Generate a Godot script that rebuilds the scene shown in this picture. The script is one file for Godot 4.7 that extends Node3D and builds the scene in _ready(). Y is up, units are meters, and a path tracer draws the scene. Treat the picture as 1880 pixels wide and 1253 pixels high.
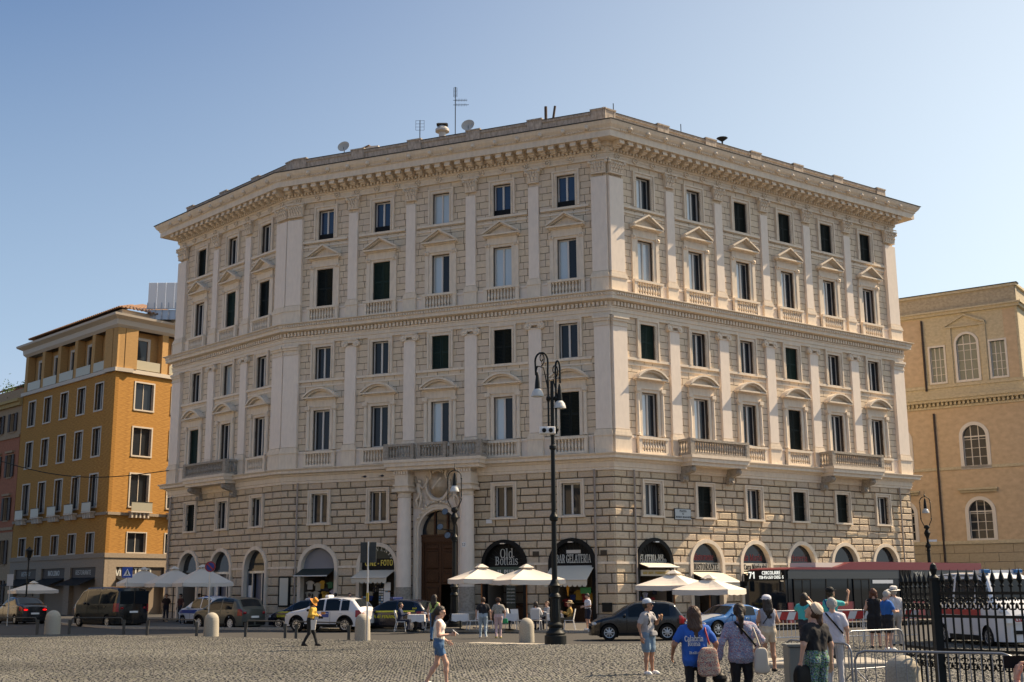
extends Node3D

# ------------------------------------------------------------------ mesh builder
class MB:
	var v := PackedVector3Array()
	var n := PackedVector3Array()
	func tri(a: Vector3, b: Vector3, c: Vector3) -> void:
		var q := (b - a).cross(c - a)
		if q.length_squared() < 1e-14:
			return
		q = q.normalized()
		v.append(a); v.append(c); v.append(b)
		n.append(q); n.append(q); n.append(q)
	func quad(a: Vector3, b: Vector3, c: Vector3, d: Vector3) -> void:
		tri(a, b, c)
		tri(a, c, d)
	func smooth_quad(p: Array, m: Array) -> void:
		for t in [[0, 2, 1], [0, 3, 2]]:
			for k in t:
				v.append(p[k]); n.append(m[k])
	func box(a: Vector3, b: Vector3, t := Transform3D.IDENTITY) -> void:
		hexa([Vector3(a.x, a.y, b.z), Vector3(b.x, a.y, b.z), Vector3(b.x, b.y, b.z), Vector3(a.x, b.y, b.z)],
			[Vector3(a.x, a.y, a.z), Vector3(b.x, a.y, a.z), Vector3(b.x, b.y, a.z), Vector3(a.x, b.y, a.z)], t)
	func hexa(f: Array, k: Array, t := Transform3D.IDENTITY) -> void:
		var F := []
		var B := []
		for i in 4:
			F.append(t * f[i]); B.append(t * k[i])
		quad(F[0], F[1], F[2], F[3])
		quad(B[1], B[0], B[3], B[2])
		quad(B[0], F[0], F[3], B[3])
		quad(F[1], B[1], B[2], F[2])
		quad(F[3], F[2], B[2], B[3])
		quad(B[0], B[1], F[1], F[0])
	func block(a: Vector3, b: Vector3, c: float, t := Transform3D.IDENTITY) -> void:
		# a box whose front (+z) face is chamfered all round by c
		var z := b.z - c
		var k := [Vector3(a.x, a.y, a.z), Vector3(b.x, a.y, a.z), Vector3(b.x, b.y, a.z), Vector3(a.x, b.y, a.z)]
		var m := [Vector3(a.x, a.y, z), Vector3(b.x, a.y, z), Vector3(b.x, b.y, z), Vector3(a.x, b.y, z)]
		var f := [Vector3(a.x + c, a.y + c, b.z), Vector3(b.x - c, a.y + c, b.z), Vector3(b.x - c, b.y - c, b.z), Vector3(a.x + c, b.y - c, b.z)]
		for i in 4:
			k[i] = t * k[i]; m[i] = t * m[i]; f[i] = t * f[i]
		quad(f[0], f[1], f[2], f[3])
		for i in 4:
			var j := (i + 1) % 4
			quad(m[i], m[j], f[j], f[i])
			quad(k[i], k[j], m[j], m[i])
	func extr(poly: PackedVector2Array, d0: float, d1: float, t := Transform3D.IDENTITY) -> void:
		var p := poly
		if Geometry2D.is_polygon_clockwise(p):
			p = p.duplicate(); p.reverse()
		var ix := Geometry2D.triangulate_polygon(p)
		for i in range(0, ix.size(), 3):
			var a := p[ix[i]]
			var b := p[ix[i + 1]]
			var c := p[ix[i + 2]]
			if (b - a).cross(c - a) < 0.0:
				var s := b
				b = c
				c = s
			tri(t * Vector3(a.x, a.y, d1), t * Vector3(b.x, b.y, d1), t * Vector3(c.x, c.y, d1))
			tri(t * Vector3(a.x, a.y, d0), t * Vector3(c.x, c.y, d0), t * Vector3(b.x, b.y, d0))
		for i in p.size():
			var a := p[i]
			var b := p[(i + 1) % p.size()]
			quad(t * Vector3(a.x, a.y, d0), t * Vector3(b.x, b.y, d0), t * Vector3(b.x, b.y, d1), t * Vector3(a.x, a.y, d1))
	func lathe(pr: Array, seg: int, t := Transform3D.IDENTITY, arc := TAU, from := 0.0) -> void:
		# pr: Vector2(radius, height) from the bottom up, turned about +y
		for i in pr.size() - 1:
			var a: Vector2 = pr[i]
			var b: Vector2 = pr[i + 1]
			var dr := b.x - a.x
			var dy := b.y - a.y
			var l := sqrt(dr * dr + dy * dy)
			if l < 1e-6:
				continue
			for k in seg:
				var q := [from + arc * k / seg, from + arc * (k + 1) / seg]
				var p := []
				var m := []
				for e in [[a, q[0]], [a, q[1]], [b, q[1]], [b, q[0]]]:
					var o := Vector3(sin(e[1]), 0, cos(e[1]))
					p.append(t * (o * e[0].x + Vector3(0, e[0].y, 0)))
					m.append((t.basis * (o * dy / l + Vector3(0, -dr / l, 0))).normalized())
				smooth_quad(p, m)
	func tube(pts: Array, r: float, seg := 6, r2 := -1.0) -> void:
		var rings := []
		var side := Vector3.ZERO
		for i in pts.size():
			var d: Vector3 = (pts[mini(i + 1, pts.size() - 1)] - pts[maxi(i - 1, 0)]).normalized()
			if side == Vector3.ZERO:
				side = d.cross(Vector3.UP if absf(d.y) < 0.9 else Vector3.RIGHT).normalized()
			side = (side - d * side.dot(d)).normalized()
			var w := d.cross(side)
			var rr := r if r2 < 0.0 else lerpf(r, r2, float(i) / (pts.size() - 1))
			var ring := []
			for k in seg:
				var o := side * cos(TAU * k / seg) + w * sin(TAU * k / seg)
				ring.append([pts[i] + o * rr, o])
			rings.append(ring)
		for i in pts.size() - 1:
			for k in seg:
				var j := (k + 1) % seg
				smooth_quad([rings[i][k][0], rings[i][j][0], rings[i + 1][j][0], rings[i + 1][k][0]], [rings[i][k][1], rings[i][j][1], rings[i + 1][j][1], rings[i + 1][k][1]])
		for e in [0, pts.size() - 1]:
			for k in range(1, seg - 1):
				if e == 0:
					tri(rings[e][0][0], rings[e][k + 1][0], rings[e][k][0])
				else:
					tri(rings[e][0][0], rings[e][k][0], rings[e][k + 1][0])
	func ball(c: Vector3, r: Vector3, seg := 8, rows := 5) -> void:
		var pr := []
		for i in rows + 1:
			var a := -PI / 2 + PI * i / rows
			pr.append(Vector2(maxf(cos(a), 0.001), sin(a)))
		lathe(pr, seg, Transform3D(Basis.from_scale(r), c))
	func mesh() -> ArrayMesh:
		var a := []
		a.resize(Mesh.ARRAY_MAX)
		a[Mesh.ARRAY_VERTEX] = v
		a[Mesh.ARRAY_NORMAL] = n
		var m := ArrayMesh.new()
		if v.size():
			m.add_surface_from_arrays(Mesh.PRIMITIVE_TRIANGLES, a)
		return m

func smooth_mesh(v: PackedVector3Array, ix: PackedInt32Array) -> ArrayMesh:
	var n := PackedVector3Array()
	n.resize(v.size())
	for i in range(0, ix.size(), 3):
		var q := (v[ix[i + 2]] - v[ix[i]]).cross(v[ix[i + 1]] - v[ix[i]])
		for k in 3:
			n[ix[i + k]] += q
	for i in n.size():
		n[i] = n[i].normalized() if n[i].length_squared() > 1e-20 else Vector3.UP
	var a := []
	a.resize(Mesh.ARRAY_MAX)
	a[Mesh.ARRAY_VERTEX] = v
	a[Mesh.ARRAY_NORMAL] = n
	a[Mesh.ARRAY_INDEX] = ix
	var m := ArrayMesh.new()
	m.add_surface_from_arrays(Mesh.PRIMITIVE_TRIANGLES, a)
	return m

# ------------------------------------------------------------------ nodes, names, materials
var org := Vector3.ZERO          # where the thing under construction stands
var M := {}
var rng := RandomNumberGenerator.new()
var taken := {}

func numbered(called: String) -> String:
	taken[called] = taken.get(called, 0) + 1
	return called if taken[called] == 1 else "%s_%03d" % [called, taken[called] - 1]

func thing(called: String, label: String, category: String, at := Vector3.ZERO, group := "", turn := 0.0) -> Node3D:
	var o := Node3D.new()
	o.name = numbered(called)
	add_child(o)
	o.position = at
	o.rotation.y = turn
	o.set_meta("label", label)
	o.set_meta("category", category)
	if group != "":
		o.set_meta("group", group)
	return o

func part(called: String, mesh: Mesh, m: Material, parent: Node, t := Transform3D.IDENTITY) -> MeshInstance3D:
	var o := MeshInstance3D.new()
	o.name = called
	o.mesh = mesh
	if m:
		o.material_override = m
	o.transform = t
	parent.add_child(o, true)
	return o

func part_label(o: Node, label: String) -> void:
	o.set_meta("label", label)

func single(called: String, mesh: Mesh, m: Material, label: String, category: String, at := Vector3.ZERO, group := "") -> MeshInstance3D:
	var o := part(numbered(called), mesh, m, self, Transform3D(Basis.IDENTITY, at))
	o.set_meta("label", label)
	o.set_meta("category", category)
	if group != "":
		o.set_meta("group", group)
	return o

func setting(called: String, mesh: Mesh, m: Material, at := Vector3.ZERO) -> MeshInstance3D:
	var o := part(called, mesh, m, self, Transform3D(Basis.IDENTITY, at))
	o.set_meta("kind", "structure")
	return o

func lin(r: float, g: float, b: float) -> Color:
	return Color(r, g, b).linear_to_srgb()

func flat(r: float, g: float, b: float, rough := 0.7, metal := 0.0) -> StandardMaterial3D:
	var m := StandardMaterial3D.new()
	m.albedo_color = lin(r, g, b)
	m.roughness = rough
	m.metallic = metal
	return m

func noise_tex(seed_: int, freq: float, ramp: Array, oct := 4, size := 512, as_normal := false) -> NoiseTexture2D:
	var nz := FastNoiseLite.new()
	nz.seed = seed_
	nz.noise_type = FastNoiseLite.TYPE_SIMPLEX_SMOOTH
	nz.frequency = freq
	nz.fractal_type = FastNoiseLite.FRACTAL_FBM
	nz.fractal_octaves = oct
	var t := NoiseTexture2D.new()
	t.width = size
	t.height = size
	t.seamless = true
	t.generate_mipmaps = false
	t.noise = nz
	if as_normal:
		t.as_normal_map = true
		t.bump_strength = 6.0
	elif ramp.size():
		var g := Gradient.new()
		var off := PackedFloat32Array()
		var cols := PackedColorArray()
		for i in ramp.size():
			off.append(float(i) / (ramp.size() - 1)); cols.append(ramp[i])
		g.offsets = off
		g.colors = cols
		t.color_ramp = g
	return t

# a weathered surface: a colour that wanders between tones of itself, plus fine relief
func grainy(r: float, g: float, b: float, spread: float, scale: float, seed_: int, rough := 0.85, relief := 0.0, freq := 0.02, oct := 5) -> StandardMaterial3D:
	var m := StandardMaterial3D.new()
	m.albedo_texture = noise_tex(seed_, freq, [lin(r * (1 - spread), g * (1 - spread * 1.05), b * (1 - spread * 1.12)), lin(r, g, b), lin(minf(r * (1 + spread), 1), minf(g * (1 + spread), 1), minf(b * (1 + spread * 0.9), 1))], oct)
	m.uv1_triplanar = true
	m.uv1_world_triplanar = true
	m.uv1_scale = Vector3.ONE * scale
	m.roughness = rough
	if relief > 0.0:
		m.heightmap_enabled = true
		m.heightmap_texture = noise_tex(seed_ + 7, 0.03, [], 5)
		m.heightmap_scale = relief
	return m

# ------------------------------------------------------------------ camera geometry (pixels of the 1880 x 1253 photograph)
const F := 2197.83
const PITCH := 0.203633288
const ROLL := -0.00728927
const EYE := Vector3(0, 2.1, 0)
var cam_basis: Basis

func ray(x: float, y: float) -> Vector3:
	return (cam_basis * Vector3(x - 940.0, 626.5 - y, -F)).normalized()

func gnd(x: float, y: float, h := 0.0) -> Vector3:
	var d := ray(x, y)
	return EYE + d * ((h - EYE.y) / d.y)

# the point seen at pixel x, y that is as far away as the point p
func beside(x: float, y: float, p: Vector3) -> Vector3:
	var d := ray(x, y)
	return EYE + d * (p.z / d.z)

func yaw_basis(a: float) -> Basis:
	return Basis(Vector3.UP, a)

func T3(x: float, y: float, z: float) -> Transform3D:
	return Transform3D(Basis.IDENTITY, Vector3(x, y, z))

func camera_and_light() -> void:
	var cp := cos(PITCH)
	var sp := sin(PITCH)
	var cr := cos(ROLL)
	var sr := sin(ROLL)
	cam_basis = Basis(Vector3(cr, sr * cp, sr * sp), Vector3(-sr, cr * cp, cr * sp), Vector3(0, -sp, cp))
	var cam := Camera3D.new()
	cam.name = "camera"
	cam.fov = 31.8207656
	cam.near = 0.1
	cam.far = 2000.0
	cam.transform = Transform3D(cam_basis, EYE)
	add_child(cam)
	cam.current = true
	var az := deg_to_rad(66.5)
	var el := deg_to_rad(44.0)
	var to_sun := Vector3(sin(az) * cos(el), sin(el), -cos(az) * cos(el))
	var sun := DirectionalLight3D.new()
	sun.name = "sun"
	sun.light_color = Color(1.0, 0.9, 0.76)
	sun.light_energy = SUN_ENERGY
	sun.light_angular_distance = 0.5
	sun.shadow_enabled = true
	add_child(sun)
	sun.look_at_from_position(to_sun * 100.0, Vector3.ZERO, Vector3.UP)
	# clear sky: blue overhead, pale towards the horizon, brighter round the sun
	var w := 512
	var h := 256
	var img := Image.create(w, h, false, Image.FORMAT_RGBF)
	# air colours by height over the horizon, as sine of the angle
	var air := [[0.0, Vector3(0.56, 0.66, 0.79)], [0.1, Vector3(0.46, 0.58, 0.74)], [0.2, Vector3(0.31, 0.455, 0.65)], [0.47, Vector3(0.012, 0.115, 0.345)], [1.0, Vector3(0.02, 0.08, 0.25)]]
	for j in h:
		var up := PI / 2 - PI * (j + 0.5) / h
		for i in w:
			var a := TAU * (i + 0.5) / w
			var d := Vector3(sin(a) * cos(up), sin(up), -cos(a) * cos(up))
			var e := maxf(d.y, 0.0)
			var c := Vector3.ZERO
			for k in 4:
				if e <= air[k + 1][0]:
					var t: float = (e - air[k][0]) / (air[k + 1][0] - air[k][0])
					c = (air[k][1] as Vector3).lerp(air[k + 1][1], t)
					break
			# light scattered forward round the sun
			c += Vector3(1.04, 1.04, 0.88) * pow(0.5 + 0.5 * d.dot(to_sun), 5.0) * lerpf(1.35, 1.0, minf(e / 0.47, 1.0))
			if d.y < 0.0:
				c = c.lerp(Vector3(0.25, 0.24, 0.22), minf(1.0, -d.y * 8.0))
			c *= SKY_LEVEL
			img.set_pixel(i, j, Color(c.x, c.y, c.z))
	var pm := PanoramaSkyMaterial.new()
	pm.panorama = ImageTexture.create_from_image(img)
	var sky := Sky.new()
	sky.sky_material = pm
	var env := Environment.new()
	env.background_mode = Environment.BG_SKY
	env.sky = sky
	env.tonemap_mode = Environment.TONE_MAPPER_LINEAR
	env.tonemap_exposure = EXPOSURE
	env.sdfgi_enabled = true
	env.ssao_enabled = true
	env.ssil_enabled = true
	var we := WorldEnvironment.new()
	we.name = "world_environment"
	we.environment = env
	add_child(we)

const SUN_ENERGY := 1.45
const SKY_LEVEL := 0.5
const EXPOSURE := 2.1

func materials() -> void:
	M.pilaster = grainy(0.78, 0.675, 0.565, 0.07, 0.25, 3, 0.85, 0.15)
	M.trim = grainy(0.71, 0.605, 0.475, 0.13, 0.3, 5, 0.85, 0.15)
	M.ashlar = []
	M.rustic = []
	for k in 4:
		var t: float = [1.0, 0.97, 1.03, 0.985][k]
		M.ashlar.append(grainy(0.66 * t, 0.54 * t, 0.40 * t * [1.0, 1.02, 0.98, 0.97][k], 0.09, 0.4, 11 + k, 0.9, 0.25))
		M.rustic.append(grainy(0.57 * t, 0.455 * t, 0.325 * t * [1.0, 1.02, 0.98, 0.96][k], 0.17, 0.6, 21 + k, 0.92, 2.2))
	for k in ["pilaster", "trim"]:
		M[k].uv1_scale = Vector3(0.4, 0.12, 0.4)      # weathering runs down the stone
	M.mortar = flat(0.09, 0.07, 0.05, 0.95)
	M.ashlar_mortar = flat(0.08, 0.06, 0.045, 0.95)
	M.old_stone = grainy(0.33, 0.29, 0.24, 0.35, 0.5, 31, 0.95, 0.8)
	M.parapet = grainy(0.32, 0.28, 0.24, 0.5, 0.35, 33, 0.95, 0.4)
	M.parapet.uv1_scale = Vector3(0.7, 0.18, 0.7)
	M.room = flat(0.24, 0.19, 0.14, 0.9)
	M.white_frame = flat(0.62, 0.58, 0.52, 0.5)
	M.dark_shutter = flat(0.012, 0.016, 0.014, 0.55)
	M.green_shutter = flat(0.018, 0.035, 0.028, 0.55)
	M.glass = flat(0.02, 0.024, 0.03, 0.03)
	M.glass.metallic_specular = 0.4
	M.blue_glass = flat(0.012, 0.03, 0.075, 0.04)
	M.blue_glass.metallic_specular = 0.6
	M.curtain = flat(0.46, 0.52, 0.54, 0.12)
	M.curtain.clearcoat_enabled = true
	M.curtain.clearcoat_roughness = 0.03
	M.curtain.metallic_specular = 0.9
	M.lead = flat(0.05, 0.05, 0.05, 0.6)
	M.iron = flat(0.018, 0.02, 0.02, 0.45, 0.2)
	M.steel = flat(0.42, 0.43, 0.45, 0.35, 0.75)
	M.pipe = grainy(0.33, 0.28, 0.24, 0.2, 0.8, 41, 0.7)
	M.wood = grainy(0.075, 0.035, 0.018, 0.4, 0.9, 43, 0.45)
	M.black = flat(0.012, 0.012, 0.012, 0.5)
	M.white = flat(0.75, 0.74, 0.72, 0.5)
	M.cream = flat(0.62, 0.56, 0.45, 0.85)
	M.gold = flat(0.55, 0.38, 0.06, 0.5)
	M.rubber = flat(0.015, 0.015, 0.015, 0.9)
	for k in ["black", "dark_shutter", "green_shutter", "rubber", "iron", "lead", "wood"]:
		M[k].metallic_specular = 0.25          # dull, dusty surfaces

func words(text: String, size: float, m: Material, parent: Node, t: Transform3D, face := "Droid Sans", bold := false, called := "lettering", depth := 0.012, italic := false, fit := 0.0) -> MeshInstance3D:
	var tm := TextMesh.new()
	var sf := SystemFont.new()
	sf.font_names = PackedStringArray([face])
	sf.font_weight = 700 if bold else 400
	sf.font_italic = italic
	tm.font = sf
	tm.text = text
	tm.font_size = 64
	tm.pixel_size = size / 46.0
	tm.depth = depth
	if fit > 0.0:
		t = t * Transform3D(Basis.from_scale(Vector3(fit / maxf(tm.get_aabb().size.x, 0.01), 1, 1)), Vector3.ZERO)
	return part(called, tm, m, parent, t)

# ------------------------------------------------------------------ the palazzo
const PK := Vector3(5.99262, 0, -71.14122)
var FA := {}
var FB := {}
var FC := {}
var plan := []            # corners of the palazzo, going right along the street fronts and round the back
var pal: Node3D

func front(origin: Vector3, along: Vector3, length: float) -> Dictionary:
	return {"t": Transform3D(Basis(along, Vector3.UP, Vector3(-along.z, 0, along.x)), origin), "l": length}

func lay_out_palazzo() -> void:
	var dA := Vector3(sin(deg_to_rad(-44.25)), 0, -cos(deg_to_rad(-44.25)))
	var dB := Vector3(sin(deg_to_rad(-67.1914)), 0, -cos(deg_to_rad(-67.1914)))
	var dC := Vector3(sin(deg_to_rad(54.0983)), 0, -cos(deg_to_rad(54.0983)))
	var ka := PK + dB * 23.29
	var pa := ka + dA * 15.1
	var pc := PK + dC * 28.4
	FA = front(pa, -dA, 15.1)
	FB = front(ka, -dB, 23.29)
	FC = front(PK, dC, 28.4)
	FA.bays = [3.35, 7.8, 12.25]
	FA.pil = [5.57, 10.03]
	FA.corner = [[0.0, 1.25], [13.85, 15.1]]
	FB.bays = [3.01, 7.40, 11.79, 16.18, 20.57]
	FB.pil = [5.2, 9.6, 13.98, 18.38]
	FB.corner = [[0.0, 1.2], [22.3, 23.29]]
	FC.bays = [3.0, 7.41, 11.82, 16.23, 20.64, 25.05]
	FC.pil = [5.2, 9.61, 14.03, 18.43, 22.84]
	FC.corner = [[0.0, 1.15], [27.2, 28.4]]
	# what each window shows, left to right: g glass, r bright glass, c curtain, s shutters, b blue glass, h half open shutter
	FA.look = {"attic": "sgg", "upper": "gss", "small": "ghg", "main": "sgg", "mezz": "sgg"}
	FB.look = {"attic": "bbcbb", "upper": "ssccc", "small": "ggssg", "main": "gghcs", "mezz": "gg gg"}
	FC.look = {"attic": "hcssss", "upper": "chhhhg", "small": "sggsgg", "main": "chgsgg", "mezz": "gsgssg"}
	var nA: Vector3 = FA.t.basis.z
	var nC: Vector3 = FC.t.basis.z
	plan = [pa, ka, PK, pc, pc - nC * 22.0, pa - nA * 22.0]

func mitre(i: int, e: float) -> Vector3:
	var k := plan.size()
	var d1: Vector3 = (plan[i] - plan[(i + k - 1) % k]).normalized()
	var d2: Vector3 = (plan[(i + 1) % k] - plan[i]).normalized()
	var n1 := Vector3(-d1.z, 0, d1.x)
	var n2 := Vector3(-d2.z, 0, d2.x)
	return plan[i] + (n1 + n2) / (1.0 + n1.dot(n2)) * e

# a moulding (d outward, y up; from the bottom face round the front to the top) carried round the whole building
func sweep(pr: Array) -> ArrayMesh:
	var b := MB.new()
	for i in plan.size():
		var j := (i + 1) % plan.size()
		for k in pr.size() - 1:
			var p: Vector2 = pr[k]
			var q: Vector2 = pr[k + 1]
			var up := Vector3.UP
			b.quad(mitre(i, p.x) + up * p.y - org, mitre(j, p.x) + up * p.y - org, mitre(j, q.x) + up * q.y - org, mitre(i, q.x) + up * q.y - org)
	return b.mesh()

func ft(f: Dictionary, u: float, y: float, d := 0.0) -> Transform3D:
	var t: Transform3D = f.t
	return Transform3D(t.basis, t * Vector3(u, y, d) - org)

func rect(x0: float, y0: float, x1: float, y1: float) -> PackedVector2Array:
	return PackedVector2Array([Vector2(x0, y0), Vector2(x1, y0), Vector2(x1, y1), Vector2(x0, y1)])

func arch_poly(c: float, r: float, spring: float, base: float, seg := 18) -> PackedVector2Array:
	var p := PackedVector2Array([Vector2(c - r, base), Vector2(c + r, base)])
	for i in seg + 1:
		var a := PI * i / seg
		p.append(Vector2(c + cos(a) * r, spring + sin(a) * r))
	return p

func holes_of(f: Dictionary) -> Array:
	# [polygon, ymin, ymax]
	var hs := []
	for i in f.bays.size():
		var c: float = f.bays[i]
		hs.append(rect(c - 0.61, 25.64, c + 0.61, 27.72))
		hs.append(rect(c - 0.64, 20.84, c + 0.64, 23.52))
		hs.append(rect(c - 0.61, 15.92, c + 0.61, 18.1))
		hs.append(rect(c - 0.64, 11.12, c + 0.64, 13.8))
		if f.look.mezz[i] != " ":
			hs.append(rect(c - 0.61, 6.33, c + 0.61, 8.26))
			hs.append(arch_poly(c, 1.3, 3.5, -0.1))
		else:
			hs.append(arch_poly(c, 1.55, 5.35, -0.1))
	return hs

# part of a course left between openings; returns polygons
func cut(poly: PackedVector2Array, holes: Array, y0: float, y1: float, grow := 0.0) -> Array:
	var left := [poly]
	for h in holes:
		var b0: float = h[0].y
		var hi := -1e9
		for q in h:
			hi = maxf(hi, q.y)
		if b0 > y1 or hi < y0:
			continue
		var nxt := []
		for p in left:
			for r in Geometry2D.clip_polygons(p, h):
				if r.size() >= 3 and not Geometry2D.is_polygon_clockwise(r):
					nxt.append(r)
		left = nxt
	return left

var blocks := {"rustic": [], "ashlar": []}     # [distance, transform, size, variant]

func courses(f: Dictionary, holes: Array, kind: String, y0: float, y1: float, count: int, length: float, joint: float, thick: float, cham: float, shift: int, merged: Array, back: MB) -> void:
	var h := (y1 - y0) / count
	for k in count:
		var a := y0 + h * k
		var b := a + h
		for p in cut(rect(0.0, a, f.l, b), holes, a, b):
			var q := PackedVector2Array()
			for e in p:
				q.append(e)
			back.extr(q, -0.42, -thick, ft(f, 0, 0))
		var x := -length * (0.5 if (k + shift) % 2 else 0.0)
		while x < f.l - 0.05:
			var wl := length * (rng.randf_range(0.86, 1.14))
			var x0 := maxf(x, 0.0) + joint / 2
			x += wl
			var x1 := minf(x, f.l) - joint / 2
			if f.l - x < 0.25:
				x1 = f.l - joint / 2
				x = f.l
			if x1 - x0 < 0.08:
				continue
			var r := rect(x0, a + joint / 2, x1, b - joint / 2)
			var ps := cut(r, holes, a, b)
			var vk := rng.randi() % 4
			var proud := rng.randf_range(-0.2, 0.2) * thick
			for p in ps:
				var mn := Vector2(1e9, 1e9)
				var mx := -mn
				for e in p:
					mn = mn.min(e)
					mx = mx.max(e)
				if mx.x - mn.x < 0.06 or mx.y - mn.y < 0.06:
					continue
				var whole: bool = p.size() == 4 and absf((mx.x - mn.x) * (mx.y - mn.y) - absf(area(p))) < 0.002
				if whole:
					var c := (mn + mx) / 2
					var t := ft(f, c.x, c.y, -thick)
					blocks[kind].append([(t.origin + org - EYE).length() - (40.0 if (mx.x - mn.x) > 0.7 * length else 0.0), t, Vector3(mx.x - mn.x, mx.y - mn.y, thick + proud), vk, cham])
				else:
					merged[vk].extr(p, -thick, proud * 0.5, ft(f, 0, 0))

func area(p: PackedVector2Array) -> float:
	var s := 0.0
	for i in p.size():
		s += p[i].cross(p[(i + 1) % p.size()])
	return s / 2

func lay_blocks(kind: String, mats: Array, merged: Array) -> void:
	var list: Array = blocks[kind]
	list.sort_custom(func(a, b): return a[0] < b[0])
	var unit := {}
	for i in list.size():
		var e: Array = list[i]
		if i < 300:
			# a few shared sizes; each block is scaled by a few per cent to its place
			var key := Vector3i(roundi(e[2].x * 8), roundi(e[2].y * 8), 0)
			if not unit.has(key):
				var b := MB.new()
				b.block(Vector3(-0.5 * e[2].x, -0.5 * e[2].y, 0), Vector3(0.5 * e[2].x, 0.5 * e[2].y, e[2].z), e[4])
				unit[key] = [b.mesh(), e[2]]
			var s: Vector3 = e[2] / unit[key][1]
			part("stone_block" if kind == "rustic" else "ashlar_block", unit[key][0], mats[e[3]], pal, Transform3D(e[1].basis * Basis.from_scale(s), e[1].origin))
		else:
			merged[e[3]].block(Vector3(-0.5 * e[2].x, -0.5 * e[2].y, 0), Vector3(0.5 * e[2].x, 0.5 * e[2].y, e[2].z), e[4], e[1])
	var am := ArrayMesh.new()
	for k in 4:
		var a := []
		a.resize(Mesh.ARRAY_MAX)
		a[Mesh.ARRAY_VERTEX] = merged[k].v
		a[Mesh.ARRAY_NORMAL] = merged[k].n
		am.add_surface_from_arrays(Mesh.PRIMITIVE_TRIANGLES, a)
		am.surface_set_material(k, mats[k])
	var o := part("further_stone_blocks" if kind == "rustic" else "further_ashlar_blocks", am, null, pal)
	o.set_meta("kind", "stuff")

# ---- windows
var wm := {}
func window_mesh(key: String, w: float, h: float) -> Dictionary:
	var id := "%s %.2f %.2f" % [key, w, h]
	if wm.has(id):
		return wm[id]
	var d := {}
	var fr := MB.new()
	var t := 0.075
	for s in [-1, 1]:
		fr.box(Vector3(s * w / 2 - (t if s > 0 else 0.0), 0, -0.3), Vector3(s * w / 2 + (t if s < 0 else 0.0), h, -0.22))
	fr.box(Vector3(-w / 2 + t, h - t, -0.3), Vector3(w / 2 - t, h, -0.22))
	fr.box(Vector3(-w / 2 + t, 0, -0.3), Vector3(w / 2 - t, t, -0.22))
	fr.box(Vector3(-0.06, t, -0.3), Vector3(0.06, h - t, -0.2))
	d.frame = fr.mesh()
	for s in [-1, 1]:
		var p := MB.new()
		p.box(Vector3(0.06 if s > 0 else -w / 2 + t, t, -0.285), Vector3(w / 2 - t if s > 0 else -0.06, h - t, -0.265))
		d["pane" + str(s)] = p.mesh()
	var lf := MB.new()     # one louvred shutter leaf, its hinge at x = 0
	var lw := w / 2 - 0.015
	lf.box(Vector3(0, 0, -0.02), Vector3(0.07, h, 0.02))
	lf.box(Vector3(lw - 0.07, 0, -0.02), Vector3(lw, h, 0.02))
	for q in [0.0, 0.48, 0.955]:
		lf.box(Vector3(0.07, h * q, -0.02), Vector3(lw - 0.07, h * q + h * 0.045, 0.02))
	var n := int(h / 0.085)
	for i in n:
		var y := h * (i + 0.5) / n
		lf.hexa([Vector3(0.07, y - 0.04, 0.016), Vector3(lw - 0.07, y - 0.04, 0.016), Vector3(lw - 0.07, y - 0.03, 0.016), Vector3(0.07, y - 0.03, 0.016)],
			[Vector3(0.07, y + 0.025, -0.016), Vector3(lw - 0.07, y + 0.025, -0.016), Vector3(lw - 0.07, y + 0.035, -0.016), Vector3(0.07, y + 0.035, -0.016)])
	d.leaf = lf.mesh()
	wm[id] = d
	return d

func window_unit(f: Dictionary, u: float, y: float, w: float, h: float, look: String, where: Node) -> void:
	var d := window_mesh("w", w, h)
	var o := Node3D.new()
	o.name = "window"
	o.transform = ft(f, u, y)
	where.add_child(o, true)
	if look == "s":
		var m: Material = M.green_shutter if rng.randf() < 0.4 else M.dark_shutter
		part("shutter", d.leaf, m, o, T3(-w / 2, 0, -0.16))
		part("shutter", d.leaf, m, o, Transform3D(yaw_basis(PI), Vector3(w / 2, 0, -0.16)))
		return
	part("frame", d.frame, M.white_frame, o)
	var gm: Material = M.glass
	if look == "c":
		gm = M.curtain
	elif look == "b":
		gm = M.blue_glass
	part("pane", d["pane-1"], gm if look != "h" else M.curtain, o, Transform3D(yaw_basis(rng.randf_range(-0.03, 0.0)), Vector3(0, 0, -0.004)))
	part("pane", d["pane1"], gm if not (look == "c" and rng.randf() < 0.35) else M.glass, o, Transform3D(yaw_basis(rng.randf_range(0.0, 0.03)), Vector3(0, 0, -0.004)))
	if look == "h":
		part("shutter", d.leaf, M.dark_shutter, o, Transform3D(yaw_basis(PI / 2 + 0.12), Vector3(w / 2 - 0.03, 0, -0.2)))
	elif look == "g" and rng.randf() < 0.5:
		part("shutter", d.leaf, M.dark_shutter, o, Transform3D(yaw_basis(PI / 2 + 0.1), Vector3(w / 2 - 0.03, 0, -0.2)))
	if look == "b" and rng.randf() < 0.6:
		var g := MB.new()
		g.box(Vector3(-w / 2 + 0.01, 0, -0.2), Vector3(w / 2 - 0.01, 0.42, -0.17))
		part("low_panel", g.mesh(), M.black, o)

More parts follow.
